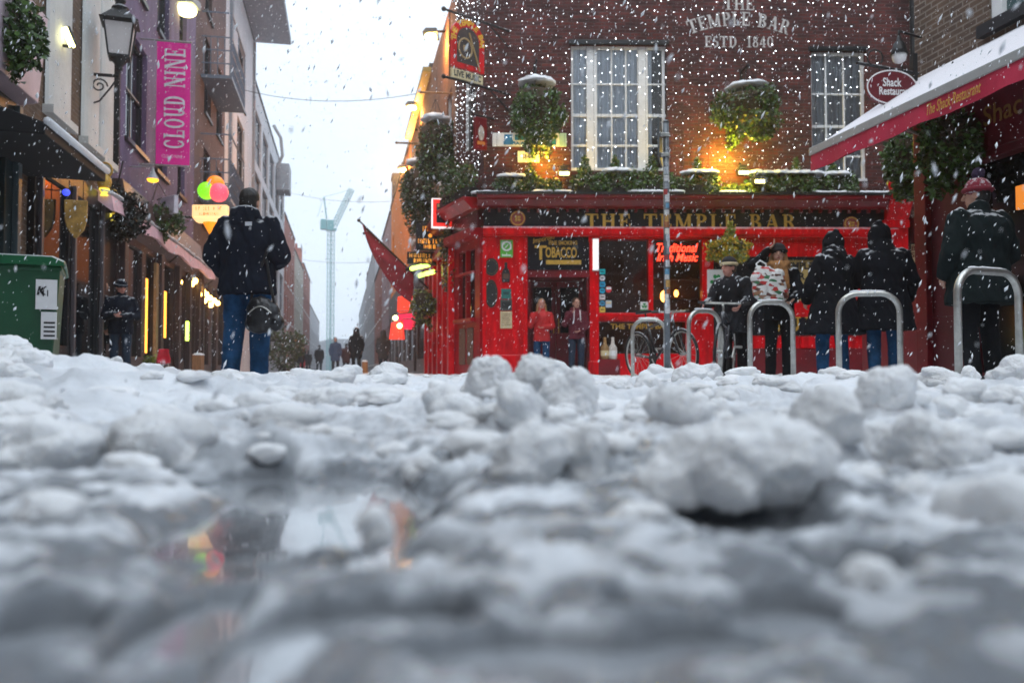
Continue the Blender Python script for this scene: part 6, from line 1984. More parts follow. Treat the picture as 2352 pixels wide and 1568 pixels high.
# cone sign with three balls
Yc = 20.0
p = at(484, 470, Yc)
t = thing('cone_sign', 'lit sign shaped like a cone with green, orange and pink balls on top', 'sign', p, 0)
k_ = Yc / F
for nm, dx, dy, r, cl, e in (('green_ball', -10, 32, 20, (.25, 1, .02), .8), ('orange_ball', 6, 50, 20, (1, .25, .01), .75), ('pink_ball', 18, 28, 22, (1, .10, .16), .8)):
    m = MB(); m.ell((dx * k_, (.12 if nm == 'orange_ball' else 0), dy * k_), r * k_, 20, 14); m.build(nm, emat('glow_' + nm, cl, e), t, smooth=True)
m = MB(); m.box(-40 * k_, 40 * k_, -.1, .1, -30 * k_, -2 * k_); m.hexa([(-30 * k_, -.1, -42 * k_), (30 * k_, -.1, -42 * k_), (30 * k_, .1, -42 * k_), (-30 * k_, .1, -42 * k_)], [(-40 * k_, -.1, -30 * k_), (40 * k_, -.1, -30 * k_), (40 * k_, .1, -30 * k_), (-40 * k_, .1, -30 * k_)]); m.build('name_box', emat('lit_cream', (1, .62, .28), .95), t, bevel=.02)
m = MB(); scribble(m, 0, -11 * k_, 62 * k_, .10, -.101, 4); scribble(m, 0, -23 * k_, 44 * k_, .07, -.101, 5); m.build('lettering', emat('red_letter', (1, .2, .03), .8), t)
m = MB(); m.lathe([(.02, -70 * k_), (17 * k_, -42 * k_)], (0, 0, 0), 16); m.build('cone', emat('lit_orange', (1, .32, .01), .9), t)
m = MB(); m.tube([(-30 * k_, 0, -30 * k_), (-1.2, .3, -20 * k_)], .03, 6); m.build('bracket', IRON, t)

# warm bulbs under the awning
rb = np.random.default_rng(3)
for i, (px, py) in enumerate(((412, 648), (440, 652), (448, 645), (456, 662), (466, 668), (474, 676), (482, 684), (492, 690), (500, 696), (470, 690), (484, 700), (458, 676))):
    Y = YL(px) - 1.2
    t = thing('warm_bulb', 'bare warm bulb hanging in the row under the pink awning', 'bulb', at(px, py, Y), 0, 'warm bulbs under the awning')
    m = MB(); m.ell((0, 0, 0), (.075, .075, .085), 12, 8); m.build('bulb', WARM, t, smooth=True)
    m = MB(); m.cyl((0, 0, .06), (0, 0, .13), .035); m.tube([(0, 0, .1), (0, 0, .38)], .008, 4); m.build('holder', IRON, t)
p = at(430, 760, 19.5)
t = thing('neon_strip', 'upright green and yellow neon strip by the brown shop door', 'light', p, 0)
m = MB(); m.box(-.035, .035, -.02, .02, -.22, .22); m.build('tube', LIME, t, bevel=.01)
m = MB(); m.box(-.06, .06, .021, .05, -.26, .26); m.tube([(0, .05, 0), (-.4, .2, 0)], .012, 4); m.build('holder', BLACK, t)

# red chair, planter, post, globe at the foot
p = at(375, 850, 15.0)
t = thing('red_chair', 'small red moulded plastic chair with a curved back at the shop door', 'chair', (p.x, p.y, .03), R(200))
t.scale = (.52, .52, .52)
m = MB()
pr = [(-.18, .43), (.05, .40), (.17, .44), (.22, .62), (.21, .80), (.16, .92)]
vs = []
for (yy, zz) in pr:
    for k in range(9):
        u = k / 8 - .5
        vs.append((u * (.44 if zz < .8 else .34), -yy + (u * u) * .35 * (1 if zz > .5 else 0), zz + (u * u) * .12 * (1 if zz < .5 else -.6)))
m.add(vs, [(i * 9 + k, i * 9 + k + 1, i * 9 + 10 + k, i * 9 + 9 + k) for i in range(5) for k in range(8)])
RP = M('red_plastic', (.62, .008, .03), .3)
o = m.build('seat_shell', RP, t, smooth=True); q_ = o.modifiers.new('s', 'SOLIDIFY'); q_.thickness = .02
for sx_ in (-1, 1):
    for sy_ in (-1, 1):
        m = MB(); m.tube([(.15 * sx_, .15 * sy_, .42), (.21 * sx_, .21 * sy_, 0)], .014, 6); m.build('leg', STEEL, t)
p = at(350, 850, 15.3)
t = thing('planter_pot', 'dark tapered pot with clipped green plant beside the red chair', 'planter', (p.x, p.y, 0), 0)
m = MB(); m.lathe([(.11, 0), (.16, .22), (.17, .26), (.14, .26), (.13, .22)], (0, 0, 0), 14); m.build('pot', BLACK, t)
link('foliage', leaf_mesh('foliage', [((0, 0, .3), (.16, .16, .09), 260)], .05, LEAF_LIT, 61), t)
p = at(455, 850, 19)
t = thing('timber_post', 'short tan timber post with a snowy top outside the brown shops', 'post', (p.x, p.y, 0), 0)
m = MB(); m.box(-.10, .10, -.10, .10, 0, .46); m.build('shaft', M('tan_post_wood', (.30, .15, .07), .7, 0, .3, 6, stretch=(6, 6, 1)), t, bevel=.01)
m = MB(); snow_patch(m, 0, 0, .47, .12, .12, .05, 3); m.build('snow_cap', SNOW_CAP, t, smooth=True)
p = at(333, 872, 14.0)
t = thing('globe_light', 'small glowing yellow green globe at the foot of the tan post', 'lamp', (p.x, p.y, .10), 0)
m = MB(); m.ell((0, 0, 0), .055, 14, 10); m.build('globe', emat('globe_glow', (.8, 1, .25), 1.4), t, smooth=True)
m = MB(); m.cyl((0, 0, -.1), (0, 0, -.04), .03); m.build('base', BLACK, t)
t = basket('hanging_basket', 'dark round ball of clipped leaves hung under the mauve house', at(362, 505, 18.6), 0, .95, .75, 1400, LEAF, False, None, 23)

# green wheelie bin
p = at(52, 850, 7.1)
t = thing('wheelie_bin', 'green plastic wheelie bin with white labels on its side', 'bin', (p.x, p.y, 0), R(25))
GB = M('bin_green', (.003, .075, .026), .38, 0, .15, 3, .08, 60)
m = MB(); m.hexa([(-.22, -.26, .06), (.22, -.26, .06), (.24, .26, .06), (-.24, .26, .06)], [(-.285, -.35, .97), (.285, -.35, .97), (.285, .33, .97), (-.285, .33, .97)]); m.box(-.295, .295, -.365, .34, .93, .975); m.build('body', GB, t, bevel=.015)
m = MB()
vs = []
for i in range(9):
    u = i / 8; y = -.40 + .80 * u; z = .985 + .075 * math.sin(math.pi * min(1, .15 + u * .8))
    vs += [(-.31, y, z - .02), (-.22, y, z + .02), (.22, y, z + .02), (.31, y, z - .02), (.31, y, z - .05), (-.31, y, z - .05)]
m.add(vs, [(i * 6 + k, i * 6 + (k + 1) % 6, i * 6 + 6 + (k + 1) % 6, i * 6 + 6 + k) for i in range(8) for k in range(6)]); m.add(vs[:6], [(0, 1, 2, 3, 4, 5)]); m.add(vs[-6:], [(5, 4, 3, 2, 1, 0)]); m.build('lid', M('bin_lid', (.004, .10, .035), .35, 0, .15, 3, .08, 60, snow=.5, thr=.62), t, bevel=.012)
m = MB(); m.tube([(-.24, .36, .98), (-.24, .43, .99), (.24, .43, .99), (.24, .36, .98)], .018, 8); m.build('handle', GB, t)
for sx_ in (-1, 1):
    m = MB(); m.cyl((.24 * sx_, .25, .1), (.30 * sx_, .25, .1), .1, None, 16); m.build('wheel', BLACK, t)
m = MB(); m.box(.11, .262, -.352, -.335, .62, .86); lbx = m.build('side_label', WHITE, t); lbx.rotation_euler = (0, 0, 0)
m = MB(); m.box(.15, .262, -.340, -.31, .38, .60); m.build('side_label', WHITE, t)
m = MB(); text(m, 'K', .145, .765, .09, -.354, bold=.004, shear=.2); scribble(m, .205, .75, .09, .05, -.3525, 9)
for k in range(4): m.box(.17, .25, -.3415, -.3405, .40 + k * .035, .415 + k * .035)
m.build('print', BLACK, t)

# sign pole with stickers
p = at(1533, 850, 9.3)
t = thing('sign_pole', 'grey metal sign pole plastered with old stickers, sign seen edge on', 'pole', (p.x, p.y, 0), 0)
m = MB(); zt = zat(282, 9.3); m.cyl((0, 0, 0), (0, 0, zt), .033, None, 14); m.lathe([(.036, zt), (.03, zt + .02), (.01, zt + .03)], (0, 0, 0), 12); m.build('pole', M('worn_grey_metal', (.17, .19, .21), .45, .5, .3, 8, .2, 40), t, smooth=True)
m = MB()
vs = []
m.box(-.016, .0, -.30, .25, zt - .44, zt - .02); o = m.build('sign_plate', M('sign_back', (.10, .12, .13), .5, .4, .2, 5), t, bevel=.004); o.location = (-.055, 0, 0); o.rotation_euler = (0, 0, R(-14))
m = MB(); m.box(-.07, .035, -.04, .04, zt - .16, zt - .12); m.box(-.07, .035, -.04, .04, zt - .38, zt - .34); m.build('clamp', STEEL, t, bevel=.004)
rgs = np.random.default_rng(8)
cols = [(.62, .63, .65), (.5, .55, .6), (.7, .68, .62), (.35, .12, .05), (.5, .28, .08), (.6, .6, .6), (.12, .3, .45), (.65, .66, .68), (.4, .05, .05), (.3, .33, .36)]
for k in range(22):
    z0 = .75 + k * .072 + rgs.uniform(-.01, .01); hh = rgs.uniform(.05, .10); a0 = rgs.uniform(-2.9, -1.6); da = rgs.uniform(1.1, 2.2)
    r_ = .0345 + .0006 * (k % 4)
    vs = []
    for i in range(9):
        a_ = a0 + da * i / 8; vs += [(r_ * math.cos(a_), r_ * math.sin(a_), z0), (r_ * math.cos(a_), r_ * math.sin(a_), z0 + hh)]
    m = MB(); m.add(vs, [(2 * i, 2 * i + 2, 2 * i + 3, 2 * i + 1) for i in range(8)]); m.build('sticker', M('pole_sticker_%d' % k, cols[k % 10], .7, 0, .35, 40), t)

# bicycle stands
def stand_mesh(wd):
    m = MB(); r = .17; hh = .82
    path = [(-wd / 2, 0, -.02), (-wd / 2, 0, hh - r)]
    path += [(-wd / 2 + r - r * math.cos(a), 0, hh - r + r * math.sin(a)) for a in [R(k * 11.25) for k in range(1, 8)]]
    path += [(-wd / 2 + r, 0, hh), (wd / 2 - r, 0, hh)]
    path += [(wd / 2 - r + r * math.sin(a), 0, hh - r + r * math.cos(a)) for a in [R(k * 11.25) for k in range(1, 8)]]
    path += [(wd / 2, 0, hh - r), (wd / 2, 0, -.02)]
    m.tube(path, .026, 12)
    return m


labs = ['largest bicycle stand in front of the man in the bobble hat', 'bicycle stand in front of the two hooded people', 'bicycle stand in front of the woman with the bag',
        'bicycle stand in front of the leaning cyclist', 'farthest bicycle stand with a bicycle chained to it']
for k, (px0, px1, py, ang) in enumerate(((2176, 2372, 623, 24), (1929, 2066, 674, -12), (1718, 1828, 694, 8), (1576, 1661, 714, 25), (1452, 1530, 734, -12))):
    Y = (.82 - CAM_H) * F / (850 - py)
    pm = at((px0 + px1) / 2, 850, Y)
    wd = (px1 - px0) / F * Y / math.cos(R(ang)) - .03
    t = thing('bicycle_stand', labs[k], 'bicycle stand', (pm.x, pm.y, 0), R(ang), 'steel bicycle stands along the kerb')
    stand_mesh(wd).build('hoop', STEEL, t, smooth=True)
    m = MB(); snow_patch(m, 0, 0, .842, wd * .28, .022, .012, k); snow_patch(m, -wd * .2, 0, .838, wd * .12, .02, .014, k + 9); m.build('snow_line', SNOW_CAP, t, smooth=True)

TYRE = M('tyre_rubber', (.012, .012, .013), .7, 0, .3, 10, snow=.4)


def bicycle(label, loc, rotz, frame_mat, steer=0.0, lean=0.0):
    t = thing('bicycle', label, 'bicycle', loc, rotz)
    t.rotation_euler = (0, lean, rotz)                       # x is the bike's side, y forward
    fz = .345
    bb, seat_t, head_t, head_b = Vector((0, -.02, .29)), Vector((0, -.17, .78)), Vector((0, .42, .82)), Vector((0, .46, .66))
    rear, front = Vector((0, -.46, fz)), Vector((0, .60, fz))
    m = MB()
    for a, b_, r in ((bb, seat_t, .017), (bb, head_b, .02), (seat_t - Vector((0, 0, .05)), head_t, .017), (head_b, head_t, .021)): m.tube([a, b_], r, 8)
    for s_ in (-1, 1):
        o_ = Vector((.055 * s_, 0, 0)); m.tube([bb + o_ * .6, rear + o_], .011, 6); m.tube([seat_t - Vector((0, 0, .06)) + o_ * .3, rear + o_], .009, 6)
    m.build('frame', frame_mat, t, smooth=True)
    m = MB()
    for s_ in (-1, 1): m.tube([head_b + Vector((.02 * s_, 0, 0)), head_b + Vector((.055 * s_, .02, -.03)), front + Vector((.055 * s_, 0, 0))], .012, 6)
    m.build('fork', frame_mat, t)
    m = MB(); m.tube([seat_t, seat_t + Vector((0, -.05, .16))], .013, 6); m.hexa([(-.07, -.36, .93), (.07, -.36, .93), (.025, -.08, .94), (-.025, -.08, .94)], [(-.08, -.36, .985), (.08, -.36, .985), (.02, -.08, .975), (-.02, -.08, .975)]); m.build('saddle', BLACK, t, bevel=.012)
    m = MB(); ht = head_t + Vector((0, -.01, .06)); m.tube([head_t, ht, ht + Vector((0, .06, .03))], .014, 6); m.tube([(-.29, ht.y - .02, ht.z + .05), (-.15, ht.y + .05, ht.z + .04), (.15, ht.y + .05, ht.z + .04), (.29, ht.y - .02, ht.z + .05)], .013, 6); m.build('handlebar', STEEL, t)
    m = MB()
    for s_ in (-1, 1): m.cyl((.20 * s_, ht.y + .02, ht.z + .045), (.30 * s_, ht.y - .03, ht.z + .05), .018)
    m.build('grip', BLACK, t)
    for c in (rear, front):
        m = MB(); m.tube([(0, c.y + .325 * math.cos(k * .1963), c.z + .325 * math.sin(k * .1963)) for k in range(32)], .02, 8, 0, True); w_ = m.build('wheel', TYRE, t, smooth=True)
        m = MB(); m.tube([(0, c.y + .30 * math.cos(k * .1963), c.z + .30 * math.sin(k * .1963)) for k in range(32)], .011, 6, 0, True)
        m.cyl((-.04, c.y, c.z), (.04, c.y, c.z), .02)
        for k in range(20):
            a_ = k * math.pi / 10; m.tube([(.03 * (-1) ** k, c.y, c.z), (0, c.y + .30 * math.cos(a_ + .25), c.z + .30 * math.sin(a_ + .25))], .0018, 3)
        m.build('rim', STEEL, w_)
    m = MB(); m.lathe([(.09, -.004), (.09, .004)], (0, 0, 0), 20, 0, 'y'); o = m.build('chainring', IRON, t); o.location = (.06, bb.y, bb.z); o.rotation_euler = (0, 0, R(90))
    m = MB(); m.tube([(.07, bb.y, bb.z), (.08, bb.y + .10, bb.z - .13)], .01, 6); m.box(.08, .17, bb.y + .07, bb.y + .13, bb.z - .15, bb.z - .12); m.tube([(-.07, bb.y, bb.z), (-.08, bb.y - .10, bb.z + .13)], .01, 6); m.box(-.17, -.08, bb.y - .13, bb.y - .07, bb.z + .12, bb.z + .15); m.build('crank', STEEL, t)
    return t


BK = M('bike_black', (.014, .014, .016), .3, 0, .3, 6, snow=.3)
BK2 = M('bike_grey', (.05, .05, .06), .3, 0, .3, 6, snow=.3)
p = at(1512, 850, 11.9); bicycle('black bicycle chained to the farthest stand', (p.x, p.y, 0), R(205), BK, lean=R(4))
p = at(1665, 850, 10.5); bicycle('grey bicycle held upright by the leaning cyclist', (p.x, p.y, 0), R(158), BK2, lean=R(-3))
for k, (px, Y, H, lab) in enumerate(((1390, 17.6, .48, 'tall brown bottle standing in the lower pub window'), (1408, 17.55, .44, 'white topped bottle standing in the lower pub window'))):
    q = FP.loc(px, 805, -.2)
    t = thing('window_bottle', lab, 'bottle', FP.w(q[0], -.16, .36), 0, 'bottles in the lower window')
    m = MB(); m.lathe([(.08, 0), (.09, .03), (.09, .24), (.04, .32), (.03, .42), (.035, .46)], (0, 0, 0), 14); m.build('bottle', M('bottle_%d' % k, ((.30, .17, .06), (.6, .55, .5))[k], .3), t, smooth=True)
    m = MB(); m.lathe([(.093, .07), (.093, .18)], (0, 0, 0), 14); m.build('bottle_label', CREAM if k == 0 else WHITE, t)
    m = MB(); m.box(-.14, .14, -.08, .12, -.36, -.001); m.build('stand', RED_DK, t)

# far street clutter
for k, (px0, px1, py0, py1, Y, cl, lab) in enumerate(((655, 676, 780, 796, 52, (.02, .22, .10), 'round green shop sign far down the left side'), (676, 694, 775, 800, 56, (.5, .18, .05), 'orange shop sign far down the left side'),
        (652, 668, 806, 828, 48, (.35, .10, .10), 'dusty red shop sign far down the left side'), (672, 690, 805, 815, 58, (.02, .25, .12), 'small green shop sign above the far crowd'), (688, 700, 828, 842, 60, (.75, .05, .08), 'tiny red square sign above the far crowd'))):
    t, w_, h = hang_sign(lab, px0, px1, py0, py1, Y, M('far_sign_%d' % k, cl, .6), 0)
    m = MB(); m.box(-w_ / 2 - 1.2, -w_ / 2, -.03, .03, h / 2 - .1, h / 2); m.build('bracket', IRON, t)
p = at(672, 850, 43)
t = thing('hedge', 'dull green bush behind the walking man far down the street', 'plant', (p.x - .4, p.y, 0), 0)
link('foliage', leaf_mesh('foliage', [((0, 0, .9), (.8, .6, .9), 1100), ((.5, 0, 1.5), (.6, .5, .7), 700), ((-.5, 0, 2.1), (.5, .4, .5), 400)], .14, [LEAF_OL, LEAF], 71, mix=.5), t)
m = MB(); m.tube([(0, 0, 0), (0, 0, 1.6)], [.1, .04], 6); m.build('stem', M('bark2', (.06, .045, .03), .9), t)
p = at(835, 860, 30)
t = thing('timber_bollard', 'orange brown timber bollard on the far street', 'bollard', (at(838, 850, 30).x, 30, 0), 0)
m = MB(); m.cyl((0, 0, 0), (0, 0, .42), .11, .10); m.build('shaft', M('orange_timber', (.45, .2, .07), .7), t)
m = MB(); snow_patch(m, 0, 0, .43, .11, .11, .05); m.build('snow_cap', SNOW_CAP, t, smooth=True)

# ------------------------------------------------------------------ people
SKIN = M('skin', (.52, .28, .20), .5, 0, .12, 12)
SKIN_P = M('ruddy_skin', (.55, .25, .19), .5, 0, .12, 12)
JEANS = M('blue_denim', (.014, .060, .14), .95, 0, .6, 7, .2, 90, spec=.15)
JEANS_D = M('dark_denim', (.012, .028, .055), .85, 0, .4, 7, .2, 90)
COAT_BK = M('black_coat', (.0085, .0095, .013), .95, 0, .4, 6, .25, 70, snow=.45, thr=.66, spec=.12)
COAT_NV = M('navy_jacket', (.010, .014, .024), .95, 0, .4, 6, .25, 70, snow=.45, thr=.66, spec=.12)
COAT_GN = M('green_black_coat', (.011, .017, .018), .95, 0, .4, 6, .25, 70, snow=.45, thr=.66, spec=.12)
COAT_GY = M('charcoal_coat', (.022, .023, .028), .95, 0, .4, 6, .25, 70, snow=.45, thr=.66, spec=.12)
RED_JK = M('red_jacket', (.50, .008, .010), .6, 0, .25, 6, .2, 60)
BURG = M('burgundy_hoodie', (.105, .006, .018), .85, 0, .3, 6, .2, 60)
TROUS = M('black_trousers', (.008, .009, .011), .95, 0, .4, 6, spec=.15)
SHOE = M('brown_shoe', (.045, .022, .012), .5, 0, .3, 9)
SHOE_B = M('black_shoe', (.009, .009, .01), .5, 0, .3, 9)
HAIR_D = M('dark_hair', (.010, .008, .007), .5, 0, .4, 20, .4, 90)
HAIR_B = M('brown_hair', (.055, .026, .012), .5, 0, .4, 20, .4, 90)
HAIR_F = M('fair_hair', (.30, .15, .055), .5, 0, .4, 20, .4, 90)
EYE = M('eye_dark', (.012, .010, .010), .2)
LIP = M('lips', (.30, .07, .065), .5)


def person(label, X, Y, rz, H=1.74, joints=None, outfit=None, detail=.011, face=True, group=None):
    """a figure that faces +y before rz turns it; joints override the standing pose"""
    o = dict(jacket=COAT_BK, legs=JEANS, shoe=SHOE_B, hair=HAIR_D, skin=SKIN, hem=.80, flare=.0, hood='none', bulk=1.0, hairlen='short', hands=True)
    o.update(outfit or {})
    s = H / 1.75
    J = dict(head=(0, .025, 1.635), neck=(0, 0, 1.49), chest=(0, 0, 1.27), belly=(0, .015, 1.04), hips=(0, 0, .92),
             ls=(-.185, 0, 1.41), rs=(.185, 0, 1.41), le=(-.245, -.03, 1.13), re=(.245, -.03, 1.13), lw=(-.235, .06, .89), rw=(.235, .06, .89),
             lh=(-.09, 0, .90), rh=(.09, 0, .90), lk=(-.105, .025, .50), rk=(.105, .025, .50), la=(-.105, -.02, .09), ra=(.105, -.02, .09), look=0.0, nod=0.0)
    J.update(joints or {})
    V = {k: Vector(v) * s for k, v in J.items() if k not in ('look', 'nod')}
    t = thing('person', label, 'person', (X, Y, 0), rz, group)
    B = o['bulk']
    hr = Matrix.Rotation(J['look'], 3, 'Z') @ Matrix.Rotation(J['nod'], 3, 'X')
    hd = V['head']

    def hp(x, y, z): return hd + hr @ (Vector((x, y, z)) * s)
    # body: one continuous surface
    m = MB()
    m.ell(hp(0, -.005, .025), (.074 * s, .092 * s, .098 * s), 18, 14, rot=hr)
    m.ell(hp(0, .018, -.045), (.058 * s, .070 * s, .075 * s), 16, 12, rot=hr)
    m.ell(hp(0, .052, -.088), (.026 * s, .026 * s, .022 * s), 10, 8, rot=hr)
    m.cap(hp(0, .088, .02), hp(0, .108, -.022), .011 * s, .017 * s, 8)
    for e in (-1, 1): m.ell(hp(.076 * e, -.012, -.01), (.012 * s, .024 * s, .034 * s), 8, 8, rot=hr)
    m.ell(hp(0, .080, .038), (.05 * s, .018 * s, .012 * s), 10, 6, rot=hr)
    m.cap(V['neck'] - Vector((0, 0, .05)), hp(0, -.015, -.06), .058 * s, .054 * s)
    m.ell(V['chest'], (.155 * s, .105 * s, .20 * s)); m.ell(V['belly'], (.14 * s, .10 * s, .17 * s)); m.ell(V['hips'], (.155 * s, .11 * s, .12 * s))
    for a in 'lr':
        m.cap(V[a + 's'], V[a + 'e'], .052 * s, .042 * s); m.cap(V[a + 'e'], V[a + 'w'], .042 * s, .029 * s)
        m.cap(V[a + 'h'], V[a + 'k'], .078 * s, .055 * s); m.cap(V[a + 'k'], V[a + 'a'], .055 * s, .038 * s)
        m.cap(V[a + 's'] + Vector((0, 0, -.01)), V['neck'] - Vector((0, 0, .08)), .05 * s, .06 * s)
        m.cap(V[a + 'a'] + Vector((0, -.02, -.04)), V[a + 'a'] + Vector((0, .13, -.06)) * s, .036 * s, .03 * s)
        if o['hands']:
            w_, e_ = V[a + 'w'], V[a + 'e']
            d = (w_ - e_).normalized()
            sd_ = -1 if a == 'l' else 1
            side = Vector((0, 1, 0)); side = (side - d * side.dot(d))
            side = side.normalized() if side.length > .2 else Vector((1, 0, 0))
            nrm = d.cross(side).normalized() * sd_                       # towards the back of the hand
            pc = w_ + d * .05 * s
            for q in (-.022, -.007, .008, .022): m.cap(w_ + side * q * .6 * s, w_ + d * .085 * s + side * q * s, .016 * s, .0125 * s, 8)
            for q, ln in ((-.028, .058), (-.010, .072), (.009, .078), (.028, .070)):
                k0 = w_ + d * .085 * s + side * q * s
                k1 = k0 + (d * .9 - nrm * .35).normalized() * ln * .52 * s
                k2 = k1 + (d * .6 - nrm * .8).normalized() * ln * .5 * s
                m.cap(k0, k1, .0098 * s, .009 * s, 7); m.cap(k1, k2, .009 * s, .008 * s, 7)
            th0 = w_ + d * .03 * s + side * .03 * s
            th1 = th0 + (d * .6 + side * .75).normalized() * .042 * s
            m.cap(th0, th1, .013 * s, .011 * s, 7); m.cap(th1, th1 + (d * .95 - nrm * .3).normalized() * .03 * s, .011 * s, .009 * s, 7)
    link('body', meld(m, detail * .8 * s, 2, o['skin'], 'body'), t)
    # legs
    m = MB()
    m.ell(V['hips'], (.172 * s, .13 * s, .13 * s))
    for a in 'lr':
        lb = o.get('legs_bulk', 1.0)
        m.cap(V[a + 'h'], V[a + 'k'], .098 * lb * s, .076 * lb * s); m.cap(V[a + 'k'], V[a + 'a'] + Vector((0, 0, .0)), .076 * lb * s, .064 * lb * s)
        m.cap(V[a + 'a'] + Vector((0, 0, .03)), V[a + 'a'] - Vector((0, 0, .03)), .066 * lb * s, .062 * lb * s)
    link('trousers', meld(m, detail * s, 3, o['legs'], 'trousers', .007, 10, 3), t)
    for a in 'lr':
        m = MB(); m.cap(V[a + 'a'] + Vector((0, -.03, -.045)) * s, V[a + 'a'] + Vector((0, .15, -.052)) * s, .05 * s, .042 * s, 10); m.cap(V[a + 'a'] + Vector((0, -.01, .03)), V[a + 'a'] + Vector((0, -.01, -.03)), .055 * s, .055 * s, 10)
        link('shoe', meld(m, detail * s, 2, o['shoe'], 'shoe'), t)
    # jacket
    m = MB()
    hem = o['hem'] * s
    fl = o['flare']
    n = 22
    def ring(c, z, rx, ry): return [(c[0] + rx * math.copysign(abs(math.cos(2 * math.pi * k / n)) ** .8, math.cos(2 * math.pi * k / n)), c[1] + ry * math.copysign(abs(math.sin(2 * math.pi * k / n)) ** .9, math.sin(2 * math.pi * k / n)), z) for k in range(n)]
    hp_, be_, ch_, nk_ = V['hips'], V['belly'], V['chest'], V['neck']
    prof = [(hp_, hem, (.188 + fl) * B, (.148 + fl * .7) * B), (hp_, max(hem + .02, hp_.z), (.186 + fl * .3) * B, .146 * B), (be_, be_.z, .178 * B, .138 * B), (be_.lerp(ch_, .5), be_.lerp(ch_, .5).z, .182 * B, .138 * B),
            (ch_, ch_.z, .196 * B, .146 * B), (ch_.lerp(nk_, .42), ch_.lerp(nk_, .42).z, .200 * B, .140 * B), (ch_.lerp(nk_, .68), ch_.lerp(nk_, .68).z, .170 * B, .118 * B), (nk_, nk_.z - .01 * s, .090, .088)]
    vs = []
    for (c, z, rx, ry) in prof: vs += ring(c, z, rx * s, ry * s)
    m.add(vs, [(i * n + k, i * n + (k + 1) % n, (i + 1) * n + (k + 1) % n, (i + 1) * n + k) for i in range(len(prof) - 1) for k in range(n)] + [tuple(reversed(range(n))), tuple((len(prof) - 1) * n + k for k in range(n))])
    for a in 'lr':
        m.cap(V[a + 's'] - Vector((0, 0, .02)), V[a + 'e'], .074 * B * s, .068 * B * s); m.cap(V[a + 'e'], V[a + 'e'].lerp(V[a + 'w'], .97), .068 * B * s, .047 * B * s)
        m.cap(V[a + 's'] - Vector((0, 0, .035)), V['neck'] - Vector((0, 0, .05)), .066 * B * s, .085 * s)
    m.cap(V['neck'] - Vector((0, 0, .04)), V['neck'] + Vector((0, 0, .025)), .088 * s, .078 * s)
    if o['hood'] == 'down':
        m.ell(V['neck'] + Vector((0, -.085, .0)) * s, (.135 * s, .085 * s, .085 * s)); m.ell(V['neck'] + Vector((0, -.12, -.07)) * s, (.11 * s, .06 * s, .09 * s))
    if o['hood'] == 'up':
        m.ell(hp(0, -.015, .02), (.115 * s, .125 * s, .150 * s), 18, 14); m.cap(hp(0, -.05, .06), hp(0, -.07, .155), .085 * s, .03 * s)
        m.cap(hp(0, -.02, -.06), V['neck'] - Vector((0, 0, .07)), .12 * s, .15 * s)
    link('jacket', meld(m, detail * s, 3, o['jacket'], 'jacket', .016, 9, 1 + int(abs(X) * 10)), t)
    # hair and hats
    if o['hood'] != 'up':
        m = MB()
        if o['hairlen'] != 'none':
            m.ell(hp(0, -.022, .045), (.085 * s, .094 * s, .092 * s), 16, 12, rot=hr); m.ell(hp(0, -.045, -.01), (.080 * s, .066 * s, .085 * s), 14, 10, rot=hr)
            if o['hairlen'] == 'long':
                for e in (-1, 1): m.cap(hp(.084 * e, -.025, .0), hp(.105 * e, .015, -.26), .026 * s, .034 * s)
                m.cap(hp(0, -.06, 0), hp(0, -.085, -.22), .07 * s, .06 * s)
            link('hair', meld(m, detail * .8 * s, 2, o['hair'], 'hair', .004, 30, 2), t)
    hat = o.get('hat')
    if hat == 'beanie':
        m = MB(); m.ell(hp(0, -.012, .062), (.098 * s, .108 * s, .095 * s), 20, 14, rot=hr); link('hat', meld(m, detail * .8 * s, 2, o['hat_mat'], 'hat'), t)
        m = MB(); m.tube([hp(.098 * math.cos(k * .3307), -.012 + .108 * math.sin(k * .3307), .045 + .0 * k) for k in range(19)], .022 * s, 8, 0, True); m.build('brim', o['brim_mat'], t, smooth=True)
        if o.get('bobble'):
            m = MB(); m.ell(hp(0, -.02, .185), .048 * s, 14, 10); me = meld(m, .006, 1, o['bobble'], 'bobble', .012, 60, 3); link('bobble', me, t)
    if face:
        m = MB()
        for e in (-1, 1): m.ell(hp(.030 * e, .079, .012), (.011 * s, .007 * s, .007 * s), 8, 6, rot=hr)
        m.build('eyes', EYE, t, smooth=True)
        m = MB(); m.ell(hp(0, .086, -.058), (.023 * s, .008 * s, .008 * s), 10, 6, rot=hr); m.build('mouth', LIP, t, smooth=True)
    return t, V, hp


# the man walking away
p = at(566, 850, 7.6)
t, V, hp = person('man in dark padded jacket and blue jeans walking away down the street', p.x, 7.6, R(-4), 1.76,
                  dict(le=(-.30, -.04, 1.15), lw=(-.22, .12, .95), re=(.305, -.03, 1.14), rw=(.20, .20, 1.10), lh=(-.10, 0, .9), rh=(.10, 0, .9), lk=(-.122, .02, .5), rk=(.110, .03, .5),
                       la=(-.125, -.06, .085), ra=(.115, -.0, .085), head=(.0, .06, 1.625), ls=(-.20, 0, 1.42), rs=(.20, 0, 1.42), look=-.15),
                  dict(jacket=COAT_NV, shoe=SHOE, hood='down', bulk=1.30, hem=.80, hairlen='short', legs_bulk=1.2), .010, face=False)
m = MB(); m.ell((0, 0, 0), (.085, .13, .1)); m.ell((0, -.01, -.05), (.09, .13, .09)); m.build('x', SKIN)
bpy.data.objects.remove(bpy.data.objects['x'])
tb = thing('shoulder_bag', 'black rounded bag hanging at the right hip of the walking man', 'bag', (p.x + .20, 7.42, .60), R(-4))
